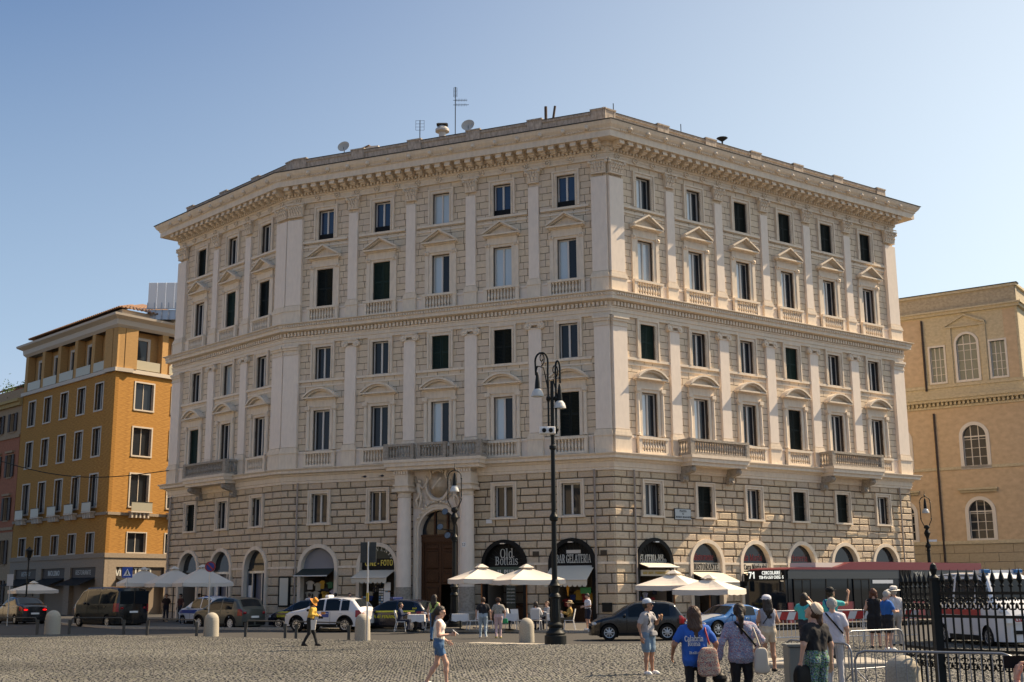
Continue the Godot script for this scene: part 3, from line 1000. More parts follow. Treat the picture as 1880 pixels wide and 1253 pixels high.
func portal() -> void:
	var c := 11.79
	var f := FB
	var panel := MB.new()
	for p in Geometry2D.clip_polygons(rect(c - 1.8, 0.0, c + 1.8, 9.4), arch_poly(c, 1.36, 5.6, -0.1, 24)):
		panel.extr(p, -0.4, 0.14, ft(f, 0, 0))
	part("portal_wall", panel.mesh(), M.pilaster, pal)
	var ring := MB.new()
	for q in [[1.36, 1.52, 0.2], [1.52, 1.68, 0.26]]:
		var p := PackedVector2Array()
		for i in 25:
			var a := PI * i / 24
			p.append(Vector2(c + cos(a) * q[1], 5.6 + sin(a) * q[1]))
		for i in 25:
			var a := PI - PI * i / 24
			p.append(Vector2(c + cos(a) * q[0], 5.6 + sin(a) * q[0]))
		ring.extr(p, 0.1, q[2], ft(f, 0, 0))
		for s in [-1, 1]:
			ring.box(Vector3(c + (q[0] if s > 0 else -q[1]), 0, 0.1), Vector3(c + (q[1] if s > 0 else -q[0]), 5.6, q[2]), ft(f, 0, 0))
	part("door_surround", ring.mesh(), M.trim, pal)
	for s in [-1, 1]:
		var b := MB.new()
		b.lathe([Vector2(0.47, 2.2), Vector2(0.47, 3.6), Vector2(0.42, 7.7)], 24)
		var o := part("column", b.mesh(), M.pilaster, pal, ft(f, c + s * 2.17, 0, 0.62))
		b = MB.new()
		b.box(Vector3(-0.62, 0, -0.6), Vector3(0.62, 0.5, 0.62))
		b.lathe([Vector2(0.6, 0.5), Vector2(0.62, 0.6), Vector2(0.58, 0.68), Vector2(0.5, 0.74), Vector2(0.49, 2.2)], 24)
		part("base", b.mesh(), M.old_stone, o)
		b = MB.new()
		b.lathe([Vector2(0.42, 7.7), Vector2(0.46, 7.74), Vector2(0.46, 7.8), Vector2(0.42, 7.82), Vector2(0.42, 7.98), Vector2(0.58, 8.08)], 24)
		b.box(Vector3(-0.6, 8.08, -0.6), Vector3(0.6, 8.24, 0.6))
		b.box(Vector3(-0.46, 8.24, -0.6), Vector3(0.46, 8.42, 0.46))
		b.box(Vector3(-0.56, 8.42, -0.6), Vector3(0.56, 8.52, 0.56))
		b.box(Vector3(-0.46, 8.52, -0.6), Vector3(0.46, 9.15, 0.46))
		for k in 6:
			b.box(Vector3(-0.52 + k * 0.18, 9.15, -0.4), Vector3(-0.42 + k * 0.18, 9.34, 0.56))
		b.box(Vector3(-0.48, 9.15, -0.6), Vector3(0.48, 9.4, 0.48))
		part("capital", b.mesh(), M.trim, o)
	# double door with raised panels, transom and fanlight
	var frame := MB.new()
	frame.box(Vector3(-1.36, 4.95, -0.34), Vector3(1.36, 5.3, -0.16))
	frame.box(Vector3(-1.36, 5.3, -0.34), Vector3(1.36, 5.42, -0.1))
	frame.box(Vector3(-1.36, 0, -0.34), Vector3(-1.18, 4.95, -0.2))
	frame.box(Vector3(1.18, 0, -0.34), Vector3(1.36, 4.95, -0.2))
	frame.box(Vector3(-0.5, 5.42, -0.34), Vector3(-0.38, 6.85, -0.2))
	frame.box(Vector3(0.38, 5.42, -0.34), Vector3(0.5, 6.85, -0.2))
	var door := part("door", frame.mesh(), M.wood, pal, ft(f, c, 0))
	for s in [-1, 1]:
		var b := MB.new()
		var lo := 0.0 if s < 0 else 2.35
		b.box(Vector3(0.01, lo, -0.33), Vector3(1.17, 4.95, -0.27))
		for q in [[0.2, 2.2], [2.45, 3.15], [3.3, 4.4], [4.5, 4.82]]:
			if q[0] < lo:
				continue
			b.block(Vector3(0.16, q[0], -0.27), Vector3(1.02, q[1], -0.2), 0.06)
			b.block(Vector3(0.3, q[0] + 0.12, -0.2), Vector3(0.88, q[1] - 0.12, -0.17), 0.02) if q[1] - q[0] > 0.5 else null
		part("door_leaf", b.mesh(), M.wood, door, Transform3D(Basis.IDENTITY, Vector3(0 if s > 0 else -1.18, 0, 0)))
	var fan := MB.new()
	var fp := PackedVector2Array()
	for i in 17:
		var a := PI * i / 16
		fp.append(Vector2(cos(a) * 1.36, 5.42 + sin(a) * 1.5))
	fan.extr(fp, -0.33, -0.31)
	part("fanlight_glass", fan.mesh(), M.glass, door)
	# carved coat of arms over the arch: shield, scrolls, two figures, swags
	var k := MB.new()
	k.ball(Vector3(0, 8.55, 0.2), Vector3(0.66, 0.86, 0.2), 18, 10)
	k.ball(Vector3(0, 8.55, 0.26), Vector3(0.52, 0.7, 0.2), 18, 10)
	for s in [-1, 1]:
		var sp := []
		for i in 15:
			var a := PI * 0.55 + i * 0.42
			var r := 0.42 * (1 - i / 17.0)
			sp.append(Vector3(s * (0.78 + cos(a) * r * 0.8), 9.05 + sin(a) * r, 0.26))
		k.tube(sp, 0.09, 6, 0.03)
		k.tube([Vector3(s * 0.7, 8.9, 0.25), Vector3(s * 0.86, 8.5, 0.3), Vector3(s * 0.72, 8.0, 0.3), Vector3(s * 0.4, 7.62, 0.3), Vector3(0, 7.5, 0.32)], 0.11, 6)
		# a little winged figure leaning on the shield
		k.ball(Vector3(s * 1.28, 8.75, 0.3), Vector3(0.14, 0.16, 0.14), 8, 6)
		k.tube([Vector3(s * 1.3, 8.6, 0.28), Vector3(s * 1.36, 8.2, 0.3), Vector3(s * 1.22, 7.85, 0.3)], 0.18, 8, 0.12)
		k.tube([Vector3(s * 1.22, 7.9, 0.34), Vector3(s * 1.5, 7.55, 0.34), Vector3(s * 1.42, 7.15, 0.3)], 0.11, 6, 0.06)
		k.tube([Vector3(s * 1.2, 7.9, 0.3), Vector3(s * 1.15, 7.5, 0.36), Vector3(s * 1.3, 7.1, 0.3)], 0.1, 6, 0.06)
		k.tube([Vector3(s * 1.25, 8.5, 0.36), Vector3(s * 1.02, 8.3, 0.42), Vector3(s * 0.82, 8.45, 0.4)], 0.07, 6, 0.05)
		for i in 5:
			k.ball(Vector3(s * (1.45 + 0.05 * i), 8.35 + 0.13 * i, 0.2), Vector3(0.12, 0.16 + 0.02 * i, 0.06), 6, 4)
		for i in 7:
			k.ball(Vector3(s * (0.25 + 0.19 * i), 7.42 - 0.028 * i * i, 0.3), Vector3(0.12, 0.1, 0.1), 6, 4)
	rng.seed = 71
	for i in 46:
		var a := TAU * i / 46.0
		var rr := 1.0 + 0.12 * sin(a * 7.0)
		var c0 := Vector3(cos(a) * 0.82 * rr, 8.5 + sin(a) * 1.02 * rr, 0.22)
		if c0.y > 9.5:
			continue
		k.tube([c0, c0 + Vector3(cos(a + 0.7) * 0.16, sin(a + 0.7) * 0.16, 0.08), c0 + Vector3(cos(a + 1.6) * 0.2, sin(a + 1.6) * 0.2, 0.02)], rng.randf_range(0.035, 0.06), 5, 0.015)
	for s in [-1, 1]:
		for i in 22:
			var c1 := Vector3(s * rng.randf_range(0.9, 1.66), rng.randf_range(6.9, 8.9), 0.2)
			var a := rng.randf() * TAU
			k.tube([c1, c1 + Vector3(cos(a) * 0.13, sin(a) * 0.13, 0.07), c1 + Vector3(cos(a + 1.2) * 0.2, sin(a + 1.2) * 0.2, 0.0)], rng.randf_range(0.035, 0.07), 5, 0.02)
	for i in 5:
		k.ball(Vector3(-0.3 + 0.15 * i, 9.45 - absf(i - 2) * 0.05, 0.3), Vector3(0.1, 0.16, 0.1), 6, 4)
	k.tube([Vector3(-0.3, 8.25, 0.455), Vector3(0.0, 8.6, 0.475), Vector3(0.32, 8.9, 0.44)], 0.1, 4)
	part("carved_shield", k.mesh(), M.trim, pal, ft(f, c, 0))
	var dn := MB.new()
	dn.box(Vector3(-0.12, 4.55, 1.075), Vector3(0.12, 4.85, 1.095))
	var plate := part("number_plate", dn.mesh(), M.white, pal, ft(f, c + 2.17, 0))
	words("12", 0.16, M.black, plate, T3(0, 4.7, 1.1))
	dn = MB.new()
	dn.box(Vector3(-0.2, 6.0, 0.02), Vector3(0.2, 6.24, 0.05))
	part("wall_plate", dn.mesh(), M.white, pal, ft(f, c + 3.4, 0))

func arch_ring(c: float, r0: float, r1: float, spring: float, d0: float, d1: float, b: MB, t: Transform3D, base := 0.0) -> void:
	var p := PackedVector2Array()
	for i in 21:
		var a := PI * i / 20
		p.append(Vector2(c + cos(a) * r1, spring + sin(a) * r1))
	for i in 21:
		var a := PI - PI * i / 20
		p.append(Vector2(c + cos(a) * r0, spring + sin(a) * r0))
	b.extr(p, d0, d1, t)
	for s in [-1, 1]:
		b.box(Vector3(c + (r0 if s > 0 else -r1), base, d0), Vector3(c + (r1 if s > 0 else -r0), spring, d1), t)

func half_disc(r: float, spring: float) -> PackedVector2Array:
	var p := PackedVector2Array()
	for i in 21:
		var a := PI * i / 20
		p.append(Vector2(cos(a) * r, spring + sin(a) * r))
	return p

func awning(w: float, y0: float, y1: float, d0: float, d1: float, m: Material, where: Node, drop := 0.0) -> MeshInstance3D:
	var b := MB.new()
	b.hexa([Vector3(-w / 2, y1, d1), Vector3(w / 2, y1, d1), Vector3(w / 2, y1 + 0.03, d1), Vector3(-w / 2, y1 + 0.03, d1)],
		[Vector3(-w / 2, y0, d0), Vector3(w / 2, y0, d0), Vector3(w / 2, y0 + 0.03, d0), Vector3(-w / 2, y0 + 0.03, d0)])
	if drop > 0.0:
		var n := int(w / 0.3)
		for i in n:
			var x := lerpf(-w / 2, w / 2, float(i) / n)
			var q := w / n
			b.extr(PackedVector2Array([Vector2(x, y1), Vector2(x, y1 - drop * 0.7), Vector2(x + q * 0.25, y1 - drop), Vector2(x + q * 0.75, y1 - drop), Vector2(x + q, y1 - drop * 0.7), Vector2(x + q, y1)]), d1 - 0.01, d1 + 0.005)
	var o := part("awning", b.mesh(), m, where)
	b = MB.new()
	b.tube([Vector3(-w / 2, y1, d1 + 0.03), Vector3(w / 2, y1, d1 + 0.03)], 0.045, 8)
	part("front_bar", b.mesh(), M.white_frame, o)
	return o

func shop(f: Dictionary, i: int, kind: String) -> Node3D:
	var c: float = f.bays[i]
	var dark := kind == "dark"
	var b := MB.new()
	arch_ring(0.0, 1.26, 1.5, 3.5, -0.36, 0.09 if not dark else 0.12, b, Transform3D.IDENTITY)
	var o := part("shop_arch", b.mesh(), M.black if dark else M.trim, pal, ft(f, c, 0))
	b = MB.new()
	b.extr(half_disc(1.27, 3.5), -0.34, -0.3)
	b.box(Vector3(-1.27, 3.36, -0.34), Vector3(1.27, 3.5, -0.24))
	var m: Material = {"dark": M.black, "glass": M.glass, "grey": flat(0.22, 0.22, 0.24, 0.6), "green": flat(0.02, 0.03, 0.02, 0.5), "open": M.glass}[kind]
	part("lunette", b.mesh(), m, o)
	if dark:
		b = MB.new()
		for k in 13:
			var a := PI * (k + 0.5) / 13
			var t := Transform3D(Basis(Vector3(0, 0, 1), a - PI / 2), Vector3(0, 3.5, 0))
			b.box(Vector3(-0.015, 0.3, -0.3), Vector3(0.015, 1.22, -0.26), t)
		part("fan_bars", b.mesh(), M.iron, o)
		b = MB.new()
		b.box(Vector3(-0.15, 4.72, 0.1), Vector3(0.15, 4.78, 0.34))
		part("lamp_bar", b.mesh(), M.steel, o)
	# the room behind
	b = MB.new()
	b.box(Vector3(-1.27, 0.02, -2.9), Vector3(1.27, 0.06, -0.3))
	b.box(Vector3(-1.3, 0, -3.0), Vector3(1.3, 3.4, -2.9))
	for s in [-1, 1]:
		b.box(Vector3(s * 1.35 - 0.05, 0, -2.95), Vector3(s * 1.35 + 0.05, 3.4, -0.4))
	b.box(Vector3(-1.4, 3.38, -2.95), Vector3(1.4, 3.48, -0.36))
	part("shop_room", b.mesh(), M.room, o)
	b = MB.new()
	b.box(Vector3(-1.0, 0.06, -1.9), Vector3(0.9, 1.05, -1.5))
	b.box(Vector3(-1.2, 1.1, -2.9), Vector3(1.2, 1.16, -2.6))
	b.box(Vector3(-1.2, 1.8, -2.9), Vector3(1.2, 1.86, -2.6))
	part("shop_counter", b.mesh(), M.wood, o)
	return o

func goods(o: Node3D, seed_: int, x0: float, x1: float, y0: float, y1: float, d: float, n: int) -> void:
	var r := RandomNumberGenerator.new()
	r.seed = seed_
	var cols := [[0.3, 0.03, 0.03], [0.4, 0.36, 0.28], [0.03, 0.05, 0.2], [0.5, 0.3, 0.04], [0.05, 0.16, 0.08], [0.35, 0.33, 0.42], [0.02, 0.02, 0.03], [0.55, 0.5, 0.44]]
	for i in n:
		var b := MB.new()
		var w := r.randf_range(0.09, 0.2)
		var h := r.randf_range(0.25, 0.6)
		var x := lerpf(x0, x1, (i + r.randf()) / n)
		var y := r.randf_range(y0, y1)
		# a shirt on a hanger: body and short sleeves
		b.extr(PackedVector2Array([Vector2(x - w, y), Vector2(x + w, y), Vector2(x + w, y + h * 0.7), Vector2(x + w * 1.5, y + h * 0.6), Vector2(x + w * 1.6, y + h * 0.8), Vector2(x + w * 0.5, y + h), Vector2(x - w * 0.5, y + h), Vector2(x - w * 1.6, y + h * 0.8), Vector2(x - w * 1.5, y + h * 0.6), Vector2(x - w, y + h * 0.7)]), d, d + 0.04)
		var q: Array = cols[r.randi() % cols.size()]
		part("hanging_shirt", b.mesh(), flat(q[0], q[1], q[2], 0.8), o)

func postcards(o: Node3D, x: float, y: float, d: float, cols: int, rows: int, seed_: int) -> void:
	var r := RandomNumberGenerator.new()
	r.seed = seed_
	var b := MB.new()
	b.box(Vector3(x - 0.05, y, d - 0.04), Vector3(x + cols * 0.16 + 0.02, y + rows * 0.16, d - 0.02))
	var rack := part("postcard_rack", b.mesh(), M.iron, o)
	var ms := [M.white, M.cream, flat(0.15, 0.3, 0.45, 0.5), flat(0.4, 0.2, 0.1, 0.5)]
	var u := MB.new()
	u.box(Vector3(-0.065, -0.055, 0), Vector3(0.065, 0.055, 0.01))
	var um := u.mesh()
	for i in cols:
		for j in rows:
			part("postcard", um, ms[r.randi() % 4], rack, T3(x + 0.08 + i * 0.16, y + 0.08 + j * 0.16, d))

func shop_fronts() -> void:
	var o: Node3D
	var b: MB
	var cream := M.cream as Material
	var dark_green := flat(0.015, 0.022, 0.018, 0.7)
	M.letter = flat(0.55, 0.55, 0.5, 0.5)
	M.yellow_letter = flat(0.7, 0.55, 0.08, 0.5)
	M.red_letter = flat(0.28, 0.03, 0.03, 0.6)
	# souvenir shops left of the portal
	o = shop(FB, 0, "grey")
	awning(2.5, 3.4, 2.95, -0.1, 0.9, dark_green, o)
	goods(o, 4, -1.1, 1.0, 1.4, 2.3, -0.5, 9)
	o = shop(FB, 1, "green")
	b = MB.new()
	b.box(Vector3(-1.22, 3.3, -0.28), Vector3(1.22, 4.0, -0.2))
	var sg := part("sign_board", b.mesh(), M.black, o)
	words("CINE - FOTO", 0.36, M.yellow_letter, sg, T3(0, 3.72, -0.19), "Droid Sans", true, "lettering", 0.02, false, 2.0)
	var arc := "SOUVENIR"
	for k in arc.length():
		var a := PI * (0.86 - 0.72 * k / 7.0)
		words(arc[k], 0.24, M.letter, o, Transform3D(Basis(Vector3(0, 0, 1), a - PI / 2), Vector3(cos(a) * 0.98, 3.62 + sin(a) * 0.98, -0.285)), "Droid Serif", true)
	awning(2.5, 3.25, 2.8, -0.1, 1.1, cream, o, 0.35)
	goods(o, 9, -0.9, 0.2, 1.2, 2.0, -0.45, 6)
	postcards(o, 0.3, 0.4, 0.3, 5, 11, 3)
	postcards(o, -1.0, 0.4, 0.25, 3, 8, 5)
	b = MB.new()
	b.box(Vector3(0.8, 2.0, 0.5), Vector3(1.25, 2.5, 0.52))
	b.box(Vector3(0.75, 1.2, 0.46), Vector3(1.2, 1.9, 0.48))
	part("hanging_print", b.mesh(), M.white, o)
	# the pub and the bar right of the portal
	o = shop(FB, 3, "dark")
	words("Old", 0.55, M.letter, o, T3(0.05, 4.15, -0.22), "Droid Serif", false, "lettering", 0.02, true, 0.85)
	words("Bottais", 0.5, M.letter, o, T3(0.05, 3.72, -0.22), "Droid Serif", false, "lettering", 0.02, true, 1.5)
	b = MB.new()
	b.box(Vector3(-1.2, 2.9, -0.2), Vector3(1.2, 3.36, 0.02))
	sg = part("sign_board", b.mesh(), flat(0.02, 0.06, 0.05, 0.4), o)
	words("IL PUB", 0.26, M.letter, sg, T3(0.1, 3.05, 0.03), "Droid Sans", true)
	b = MB.new()
	b.box(Vector3(0.1, 0.9, -0.1), Vector3(0.7, 2.5, -0.05))
	part("menu_board", b.mesh(), flat(0.02, 0.03, 0.02, 0.5), o)
	words("MENU", 0.14, M.letter, o, T3(0.4, 2.3, -0.04))
	for k in 5:
		words("pizza pasta", 0.08, M.letter, o, T3(0.4, 2.05 - 0.2 * k, -0.04))
	o = shop(FB, 4, "dark")
	words("BAR GELATERIA", 0.5, M.letter, o, T3(0, 3.78, -0.2), "Droid Serif", true, "lettering", 0.02, false, 2.2)
	b = MB.new()
	b.box(Vector3(-0.45, 4.1, -0.26), Vector3(0.45, 4.3, -0.22))
	part("sign_board", b.mesh(), M.white_frame, o)
	awning(2.7, 3.35, 2.55, -0.1, 1.3, cream, o, 0.4)
	goods(o, 14, -1.0, 1.0, 0.6, 1.4, -1.4, 5)
	b = MB.new()
	b.box(Vector3(0.55, 1.75, 0.2), Vector3(1.2, 2.1, 0.24))
	part("green_sign", b.mesh(), flat(0.02, 0.2, 0.05, 0.5), o)
	b = MB.new()
	b.ball(Vector3(-0.2, 2.25, 0.3), Vector3(0.16, 0.14, 0.16), 10, 6)
	b.lathe([Vector2(0.02, 1.6), Vector2(0.1, 2.15)], 10, T3(-0.2, 0, 0.3))
	part("cone_sign", b.mesh(), flat(0.75, 0.33, 0.02, 0.5), o)
	# the long front
	o = shop(FC, 0, "dark")
	words("GELATERIA", 0.5, M.letter, o, T3(-0.38, 3.75, -0.2), "Droid Serif", true, "lettering", 0.02, false, 1.5)
	words("BAR", 0.25, M.letter, o, T3(0.72, 3.9, -0.2), "Droid Serif", true, "lettering", 0.02, false, 0.45)
	words("GELATO", 0.22, M.letter, o, T3(0.8, 3.65, -0.2), "Droid Serif", true, "lettering", 0.02, false, 0.75)
	b = MB.new()
	b.box(Vector3(-1.15, 2.75, -0.1), Vector3(1.2, 3.1, 0.1))
	sg = part("sign_board", b.mesh(), cream, o)
	words("BAR CAFFE - PANINOTECA", 0.15, M.gold, sg, T3(0, 2.92, 0.11), "Droid Sans", true, "lettering", 0.02, false, 2.0)
	awning(2.5, 3.5, 3.25, -0.1, 0.8, cream, o)
	goods(o, 22, -0.6, 1.0, 0.9, 1.7, -1.0, 7)
	var names := ["Ristorante", "da Maria", "Pizzeria", "", ""]
	for i in range(1, 6):
		o = shop(FC, i, "glass" if i != 4 else "open")
		if names[i - 1] != "":
			words(names[i - 1], 0.4, M.red_letter, o, T3(0, 3.9, -0.285), "Droid Serif", false, "lettering", 0.01, true, 1.7)
		if i < 4:
			b = MB.new()
			b.box(Vector3(-1.24, 3.05, -0.24), Vector3(1.24, 3.55, -0.1))
			sg = part("sign_board", b.mesh(), M.cream, o)
			words(["RISTORANTE", "Cara Maria dal", "PIZZERIA"][i - 1], 0.4 if i == 1 else 0.34, M.black, sg, T3(0, 3.3, -0.09), "Droid Serif", true, "lettering", 0.02, false, 2.1)
			awning(2.6, 2.95, 2.35, -0.1, 1.6, cream, o, 0.25)
		b = MB.new()
		b.box(Vector3(-1.2, 0.05, -0.3), Vector3(-0.5, 2.7, -0.24))
		b.box(Vector3(0.5, 0.05, -0.3), Vector3(1.2, 2.7, -0.24))
		part("shop_window", b.mesh(), M.glass, o)
	# side front: a dark doorway and two bank-like openings with bright fanlights
	o = shop(FA, 0, "open")
	for i in [1, 2]:
		o = shop(FA, i, "glass")
		b = MB.new()
		for x in [-1.24, -0.62, 0.55, 1.12]:
			b.box(Vector3(x, 0, -0.3), Vector3(x + 0.1, 3.36, -0.18))
		b.box(Vector3(-1.24, 3.2, -0.3), Vector3(1.24, 3.36, -0.18))
		part("door_frame", b.mesh(), M.steel, o)
		b = MB.new()
		b.box(Vector3(-0.52, 0, -0.5), Vector3(0.55, 3.2, -0.45))
		part("grey_door", b.mesh(), flat(0.16, 0.16, 0.19, 0.5), o)
		b = MB.new()
		b.box(Vector3(-1.14, 0, -0.28), Vector3(-0.62, 3.2, -0.25))
		b.box(Vector3(0.65, 0, -0.28), Vector3(1.12, 3.2, -0.25))
		part("side_glass", b.mesh(), M.glass, o)
		b = MB.new()
		b.box(Vector3(-1.1, 1.3, -0.24), Vector3(-0.68, 2.4, -0.22))
		part("poster", b.mesh(), M.white, o)
	# plaques, vents and lamps on the walls
	b = MB.new()
	b.box(Vector3(-0.66, 0, 0.02), Vector3(0.66, 0.62, 0.08))
	var pq := part("street_plaque", b.mesh(), flat(0.42, 0.45, 0.45, 0.4), pal, ft(FC, 5.45, 6.16))
	b = MB.new()
	b.box(Vector3(-0.7, -0.04, 0.0), Vector3(0.7, 0.66, 0.05))
	part("plaque_border", b.mesh(), M.lead, pq)
	words("PIAZZA", 0.12, M.lead, pq, T3(0, 0.5, 0.085), "Droid Serif")
	words("DI", 0.1, M.lead, pq, T3(0, 0.33, 0.085), "Droid Serif")
	words("S. MARIA MAGGIORE", 0.11, M.lead, pq, T3(0, 0.14, 0.085), "Droid Serif")
	for e in [[FB, 13.0 + 5.25, 3.95], [FB, 22.55, 3.95], [FC, 1.15, 0.4]]:
		b = MB.new()
		for k in 5:
			b.box(Vector3(-0.17, 0.05 * k, 0.03), Vector3(0.17, 0.05 * k + 0.02, 0.07))
		b.box(Vector3(-0.2, -0.03, 0.0), Vector3(0.2, 0.3, 0.045))
		part("wall_vent", b.mesh(), M.mortar, pal, ft(e[0], e[1], e[2]))
	b = MB.new()
	b.box(Vector3(-0.3, 0.1, 0.03), Vector3(0.3, 0.62, 0.1))
	part("basement_window", b.mesh(), M.iron, pal, ft(FB, 22.7, 0.6))
	# poster case between the openings
	b = MB.new()
	b.box(Vector3(-0.42, 0.0, 0.02), Vector3(0.42, 1.95, 0.16))
	var pc := part("poster_case", b.mesh(), M.iron, pal, ft(FB, 0.55, 1.0))
	b = MB.new()
	b.box(Vector3(-0.32, 0.1, 0.16), Vector3(0.32, 1.85, 0.18))
	part("poster", b.mesh(), M.cream, pc)
	# cables pinned along the wall
	b = MB.new()
	var pts := []
	for i in 40:
		pts.append(FC.t * Vector3(3.6 + 23.0 * i / 39, 5.72 - 0.05 * sin(i * 1.1) - 0.05 * (i % 5 == 0 as int), 0.05) - org)
	b.tube(pts, 0.018, 4)
	part("wall_cable", b.mesh(), M.pipe, pal)

func on_roof(f: Dictionary, x: float, y: float, d: float) -> Vector3:
	var q := onf(f, x, y, d)
	return f.t * Vector3(q.x, q.y, d)

func roof_things() -> void:
	var base := 30.42
	var p: Vector3
	var b: MB
	# tall aerial with two side booms
	p = on_roof(FB, 836, 160, -4.0)
	var top := p.y - base
	var o := thing("roof_aerial", "tall thin television aerial mast with two side booms on the palazzo roof", "aerial", Vector3(p.x, base, p.z))
	b = MB.new()
	b.tube([Vector3.ZERO, Vector3(0, top, 0)], 0.035, 6)
	part("mast", b.mesh(), M.iron, o)
	for q in [[top - 1.0, 0.85], [top - 1.35, 0.95]]:
		b = MB.new()
		b.tube([Vector3(-0.15, q[0], 0), Vector3(q[1], q[0], 0)], 0.02, 5)
		for k in 7:
			b.tube([Vector3(0.1 + k * 0.11, q[0], -0.25), Vector3(0.1 + k * 0.11, q[0], 0.25)], 0.01, 4)
		part("boom", b.mesh(), M.iron, o)
	b = MB.new()
	for k in 8:
		b.tube([Vector3(-0.12, top - 0.75 + k * 0.1, 0.02), Vector3(0.12, top - 0.75 + k * 0.1, 0.02)], 0.012, 4)
	b.tube([Vector3(-0.12, top - 0.75, 0.02), Vector3(-0.12, top - 0.05, 0.02)], 0.012, 4)
	b.tube([Vector3(0.12, top - 0.75, 0.02), Vector3(0.12, top - 0.05, 0.02)], 0.012, 4)
	part("dipole_rack", b.mesh(), M.iron, o)
	p = on_roof(FB, 771, 221, -4.0)
	top = p.y - base
	o = thing("roof_aerial", "short grid aerial on the palazzo roof beside the metal cowl", "aerial", Vector3(p.x, base, p.z))
	b = MB.new()
	b.tube([Vector3.ZERO, Vector3(0, top, 0)], 0.035, 6)
	part("mast", b.mesh(), M.iron, o)
	b = MB.new()
	for k in 4:
		b.tube([Vector3(-0.3, top - 0.75 + k * 0.24, 0), Vector3(0.3, top - 0.75 + k * 0.24, 0)], 0.012, 4)
	for x in [-0.3, 0.3]:
		b.tube([Vector3(x, top - 0.75, 0), Vector3(x, top, 0)], 0.012, 4)
	part("grid", b.mesh(), M.iron, o)
	# satellite dishes
	for e in [[632, 272, "round satellite dish on the roof edge beside tiled roof hut", 0.38], [860, 233, "satellite dish on the palazzo roof beside the tall aerial", 0.4]]:
		p = on_roof(FB, e[0], e[1], -1.6)
		o = thing("satellite_dish", e[2], "satellite dish", Vector3(p.x, base, p.z))
		b = MB.new()
		b.tube([Vector3.ZERO, Vector3(0, p.y - base, 0)], 0.03, 6)
		b.tube([Vector3(0, p.y - base - 0.3, 0.05), Vector3(0, p.y - base - 0.1, 0.5)], 0.015, 4)
		part("mount", b.mesh(), M.iron, o)
		b = MB.new()
		var t := Transform3D(Basis(Vector3.UP, -0.25) * Basis(Vector3.RIGHT, PI / 2 - 0.35), Vector3(0, p.y - base, 0.08))
		b.lathe([Vector2(0.001, 0.0), Vector2(e[3] * 0.5, 0.03), Vector2(e[3] * 1.15, 0.14), Vector2(e[3] * 1.15, 0.16), Vector2(e[3] * 0.5, 0.05), Vector2(0.001, 0.02)], 20, t)
		part("dish", b.mesh(), flat(0.42, 0.40, 0.36, 0.6), o)
	# metal cowl
	p = on_roof(FB, 812, 231, -3.0)
	o = thing("chimney_cowl", "pale metal chimney cowl with a dark cap on the palazzo roof", "chimney", Vector3(p.x, base, p.z))
	b = MB.new()
	var ht := p.y - base
	b.lathe([Vector2(0.25, 0.0), Vector2(0.25, ht - 0.5), Vector2(0.5, ht - 0.45), Vector2(0.5, ht - 0.3), Vector2(0.2, ht)], 10)
	part("cowl", b.mesh(), flat(0.45, 0.43, 0.4, 0.5), o)
	b = MB.new()
	b.hexa([Vector3(-0.4, ht + 0.05, 0.3), Vector3(0.4, ht + 0.05, 0.3), Vector3(0.3, ht + 0.14, 0.2), Vector3(-0.3, ht + 0.14, 0.2)], [Vector3(-0.4, ht + 0.05, -0.3), Vector3(0.4, ht + 0.05, -0.3), Vector3(0.3, ht + 0.14, -0.2), Vector3(-0.3, ht + 0.14, -0.2)])
	b.tube([Vector3(0, ht - 0.1, 0), Vector3(0, ht + 0.06, 0)], 0.12, 8)
	part("cap", b.mesh(), M.lead, o)
	# flue pipes, one upright and one leaning
	for e in [[1002, 196, 0.0, "upright rusty flue pipe on the palazzo roof", 0.1], [1019, 195, 0.3, "leaning dark flue pipe on the palazzo roof", 0.08]]:
		p = on_roof(FB, e[0], e[1], -2.6)
		b = MB.new()
		b.tube([Vector3(-e[2] * 1.6, 0, 0), Vector3(0, p.y - base, 0)], e[4], 8)
		single("flue_pipe", b.mesh(), flat(0.07, 0.045, 0.03, 0.8), e[3], "pipe", Vector3(p.x, base, p.z))
	for e in [[FB, 1126, 190, "thin lightning rod over the palazzo corner"], [FC, 1250, 228, "short lightning rod over the long sunlit front"]]:
		p = on_roof(e[0], e[1], e[2], -0.9)
		b = MB.new()
		b.tube([Vector3.ZERO, Vector3(0, p.y - base, 0)], 0.03, 5)
		single("lightning_rod", b.mesh(), M.iron, e[3], "rod", Vector3(p.x, base, p.z))
	p = on_roof(FC, 1326, 254, -1.6)
	b = MB.new()
	b.lathe([Vector2(0.06, 0.0), Vector2(0.06, p.y - base - 0.25), Vector2(0.4, p.y - base), Vector2(0.05, p.y - base - 0.05)], 12)
	single("roof_vent", b.mesh(), M.lead, "dark funnel shaped vent on the roof of the long front", "vent", Vector3(p.x, base, p.z))
	# a low hut with a tiled roof
	p = on_roof(FB, 668, 268, -4.5)
	o = thing("roof_hut", "low roof hut with a brown tiled slope behind the parapet", "hut", Vector3(p.x, base, p.z), "", FB.t.basis.get_euler().y)
	b = MB.new()
	var hh := p.y - base
	b.extr(PackedVector2Array([Vector2(-1.6, 0), Vector2(1.2, 0), Vector2(1.2, hh - 0.15), Vector2(0.4, hh - 0.08), Vector2(-1.6, hh - 0.62)]), -1.5, 0.0)
	part("wall", b.mesh(), M.trim, o)
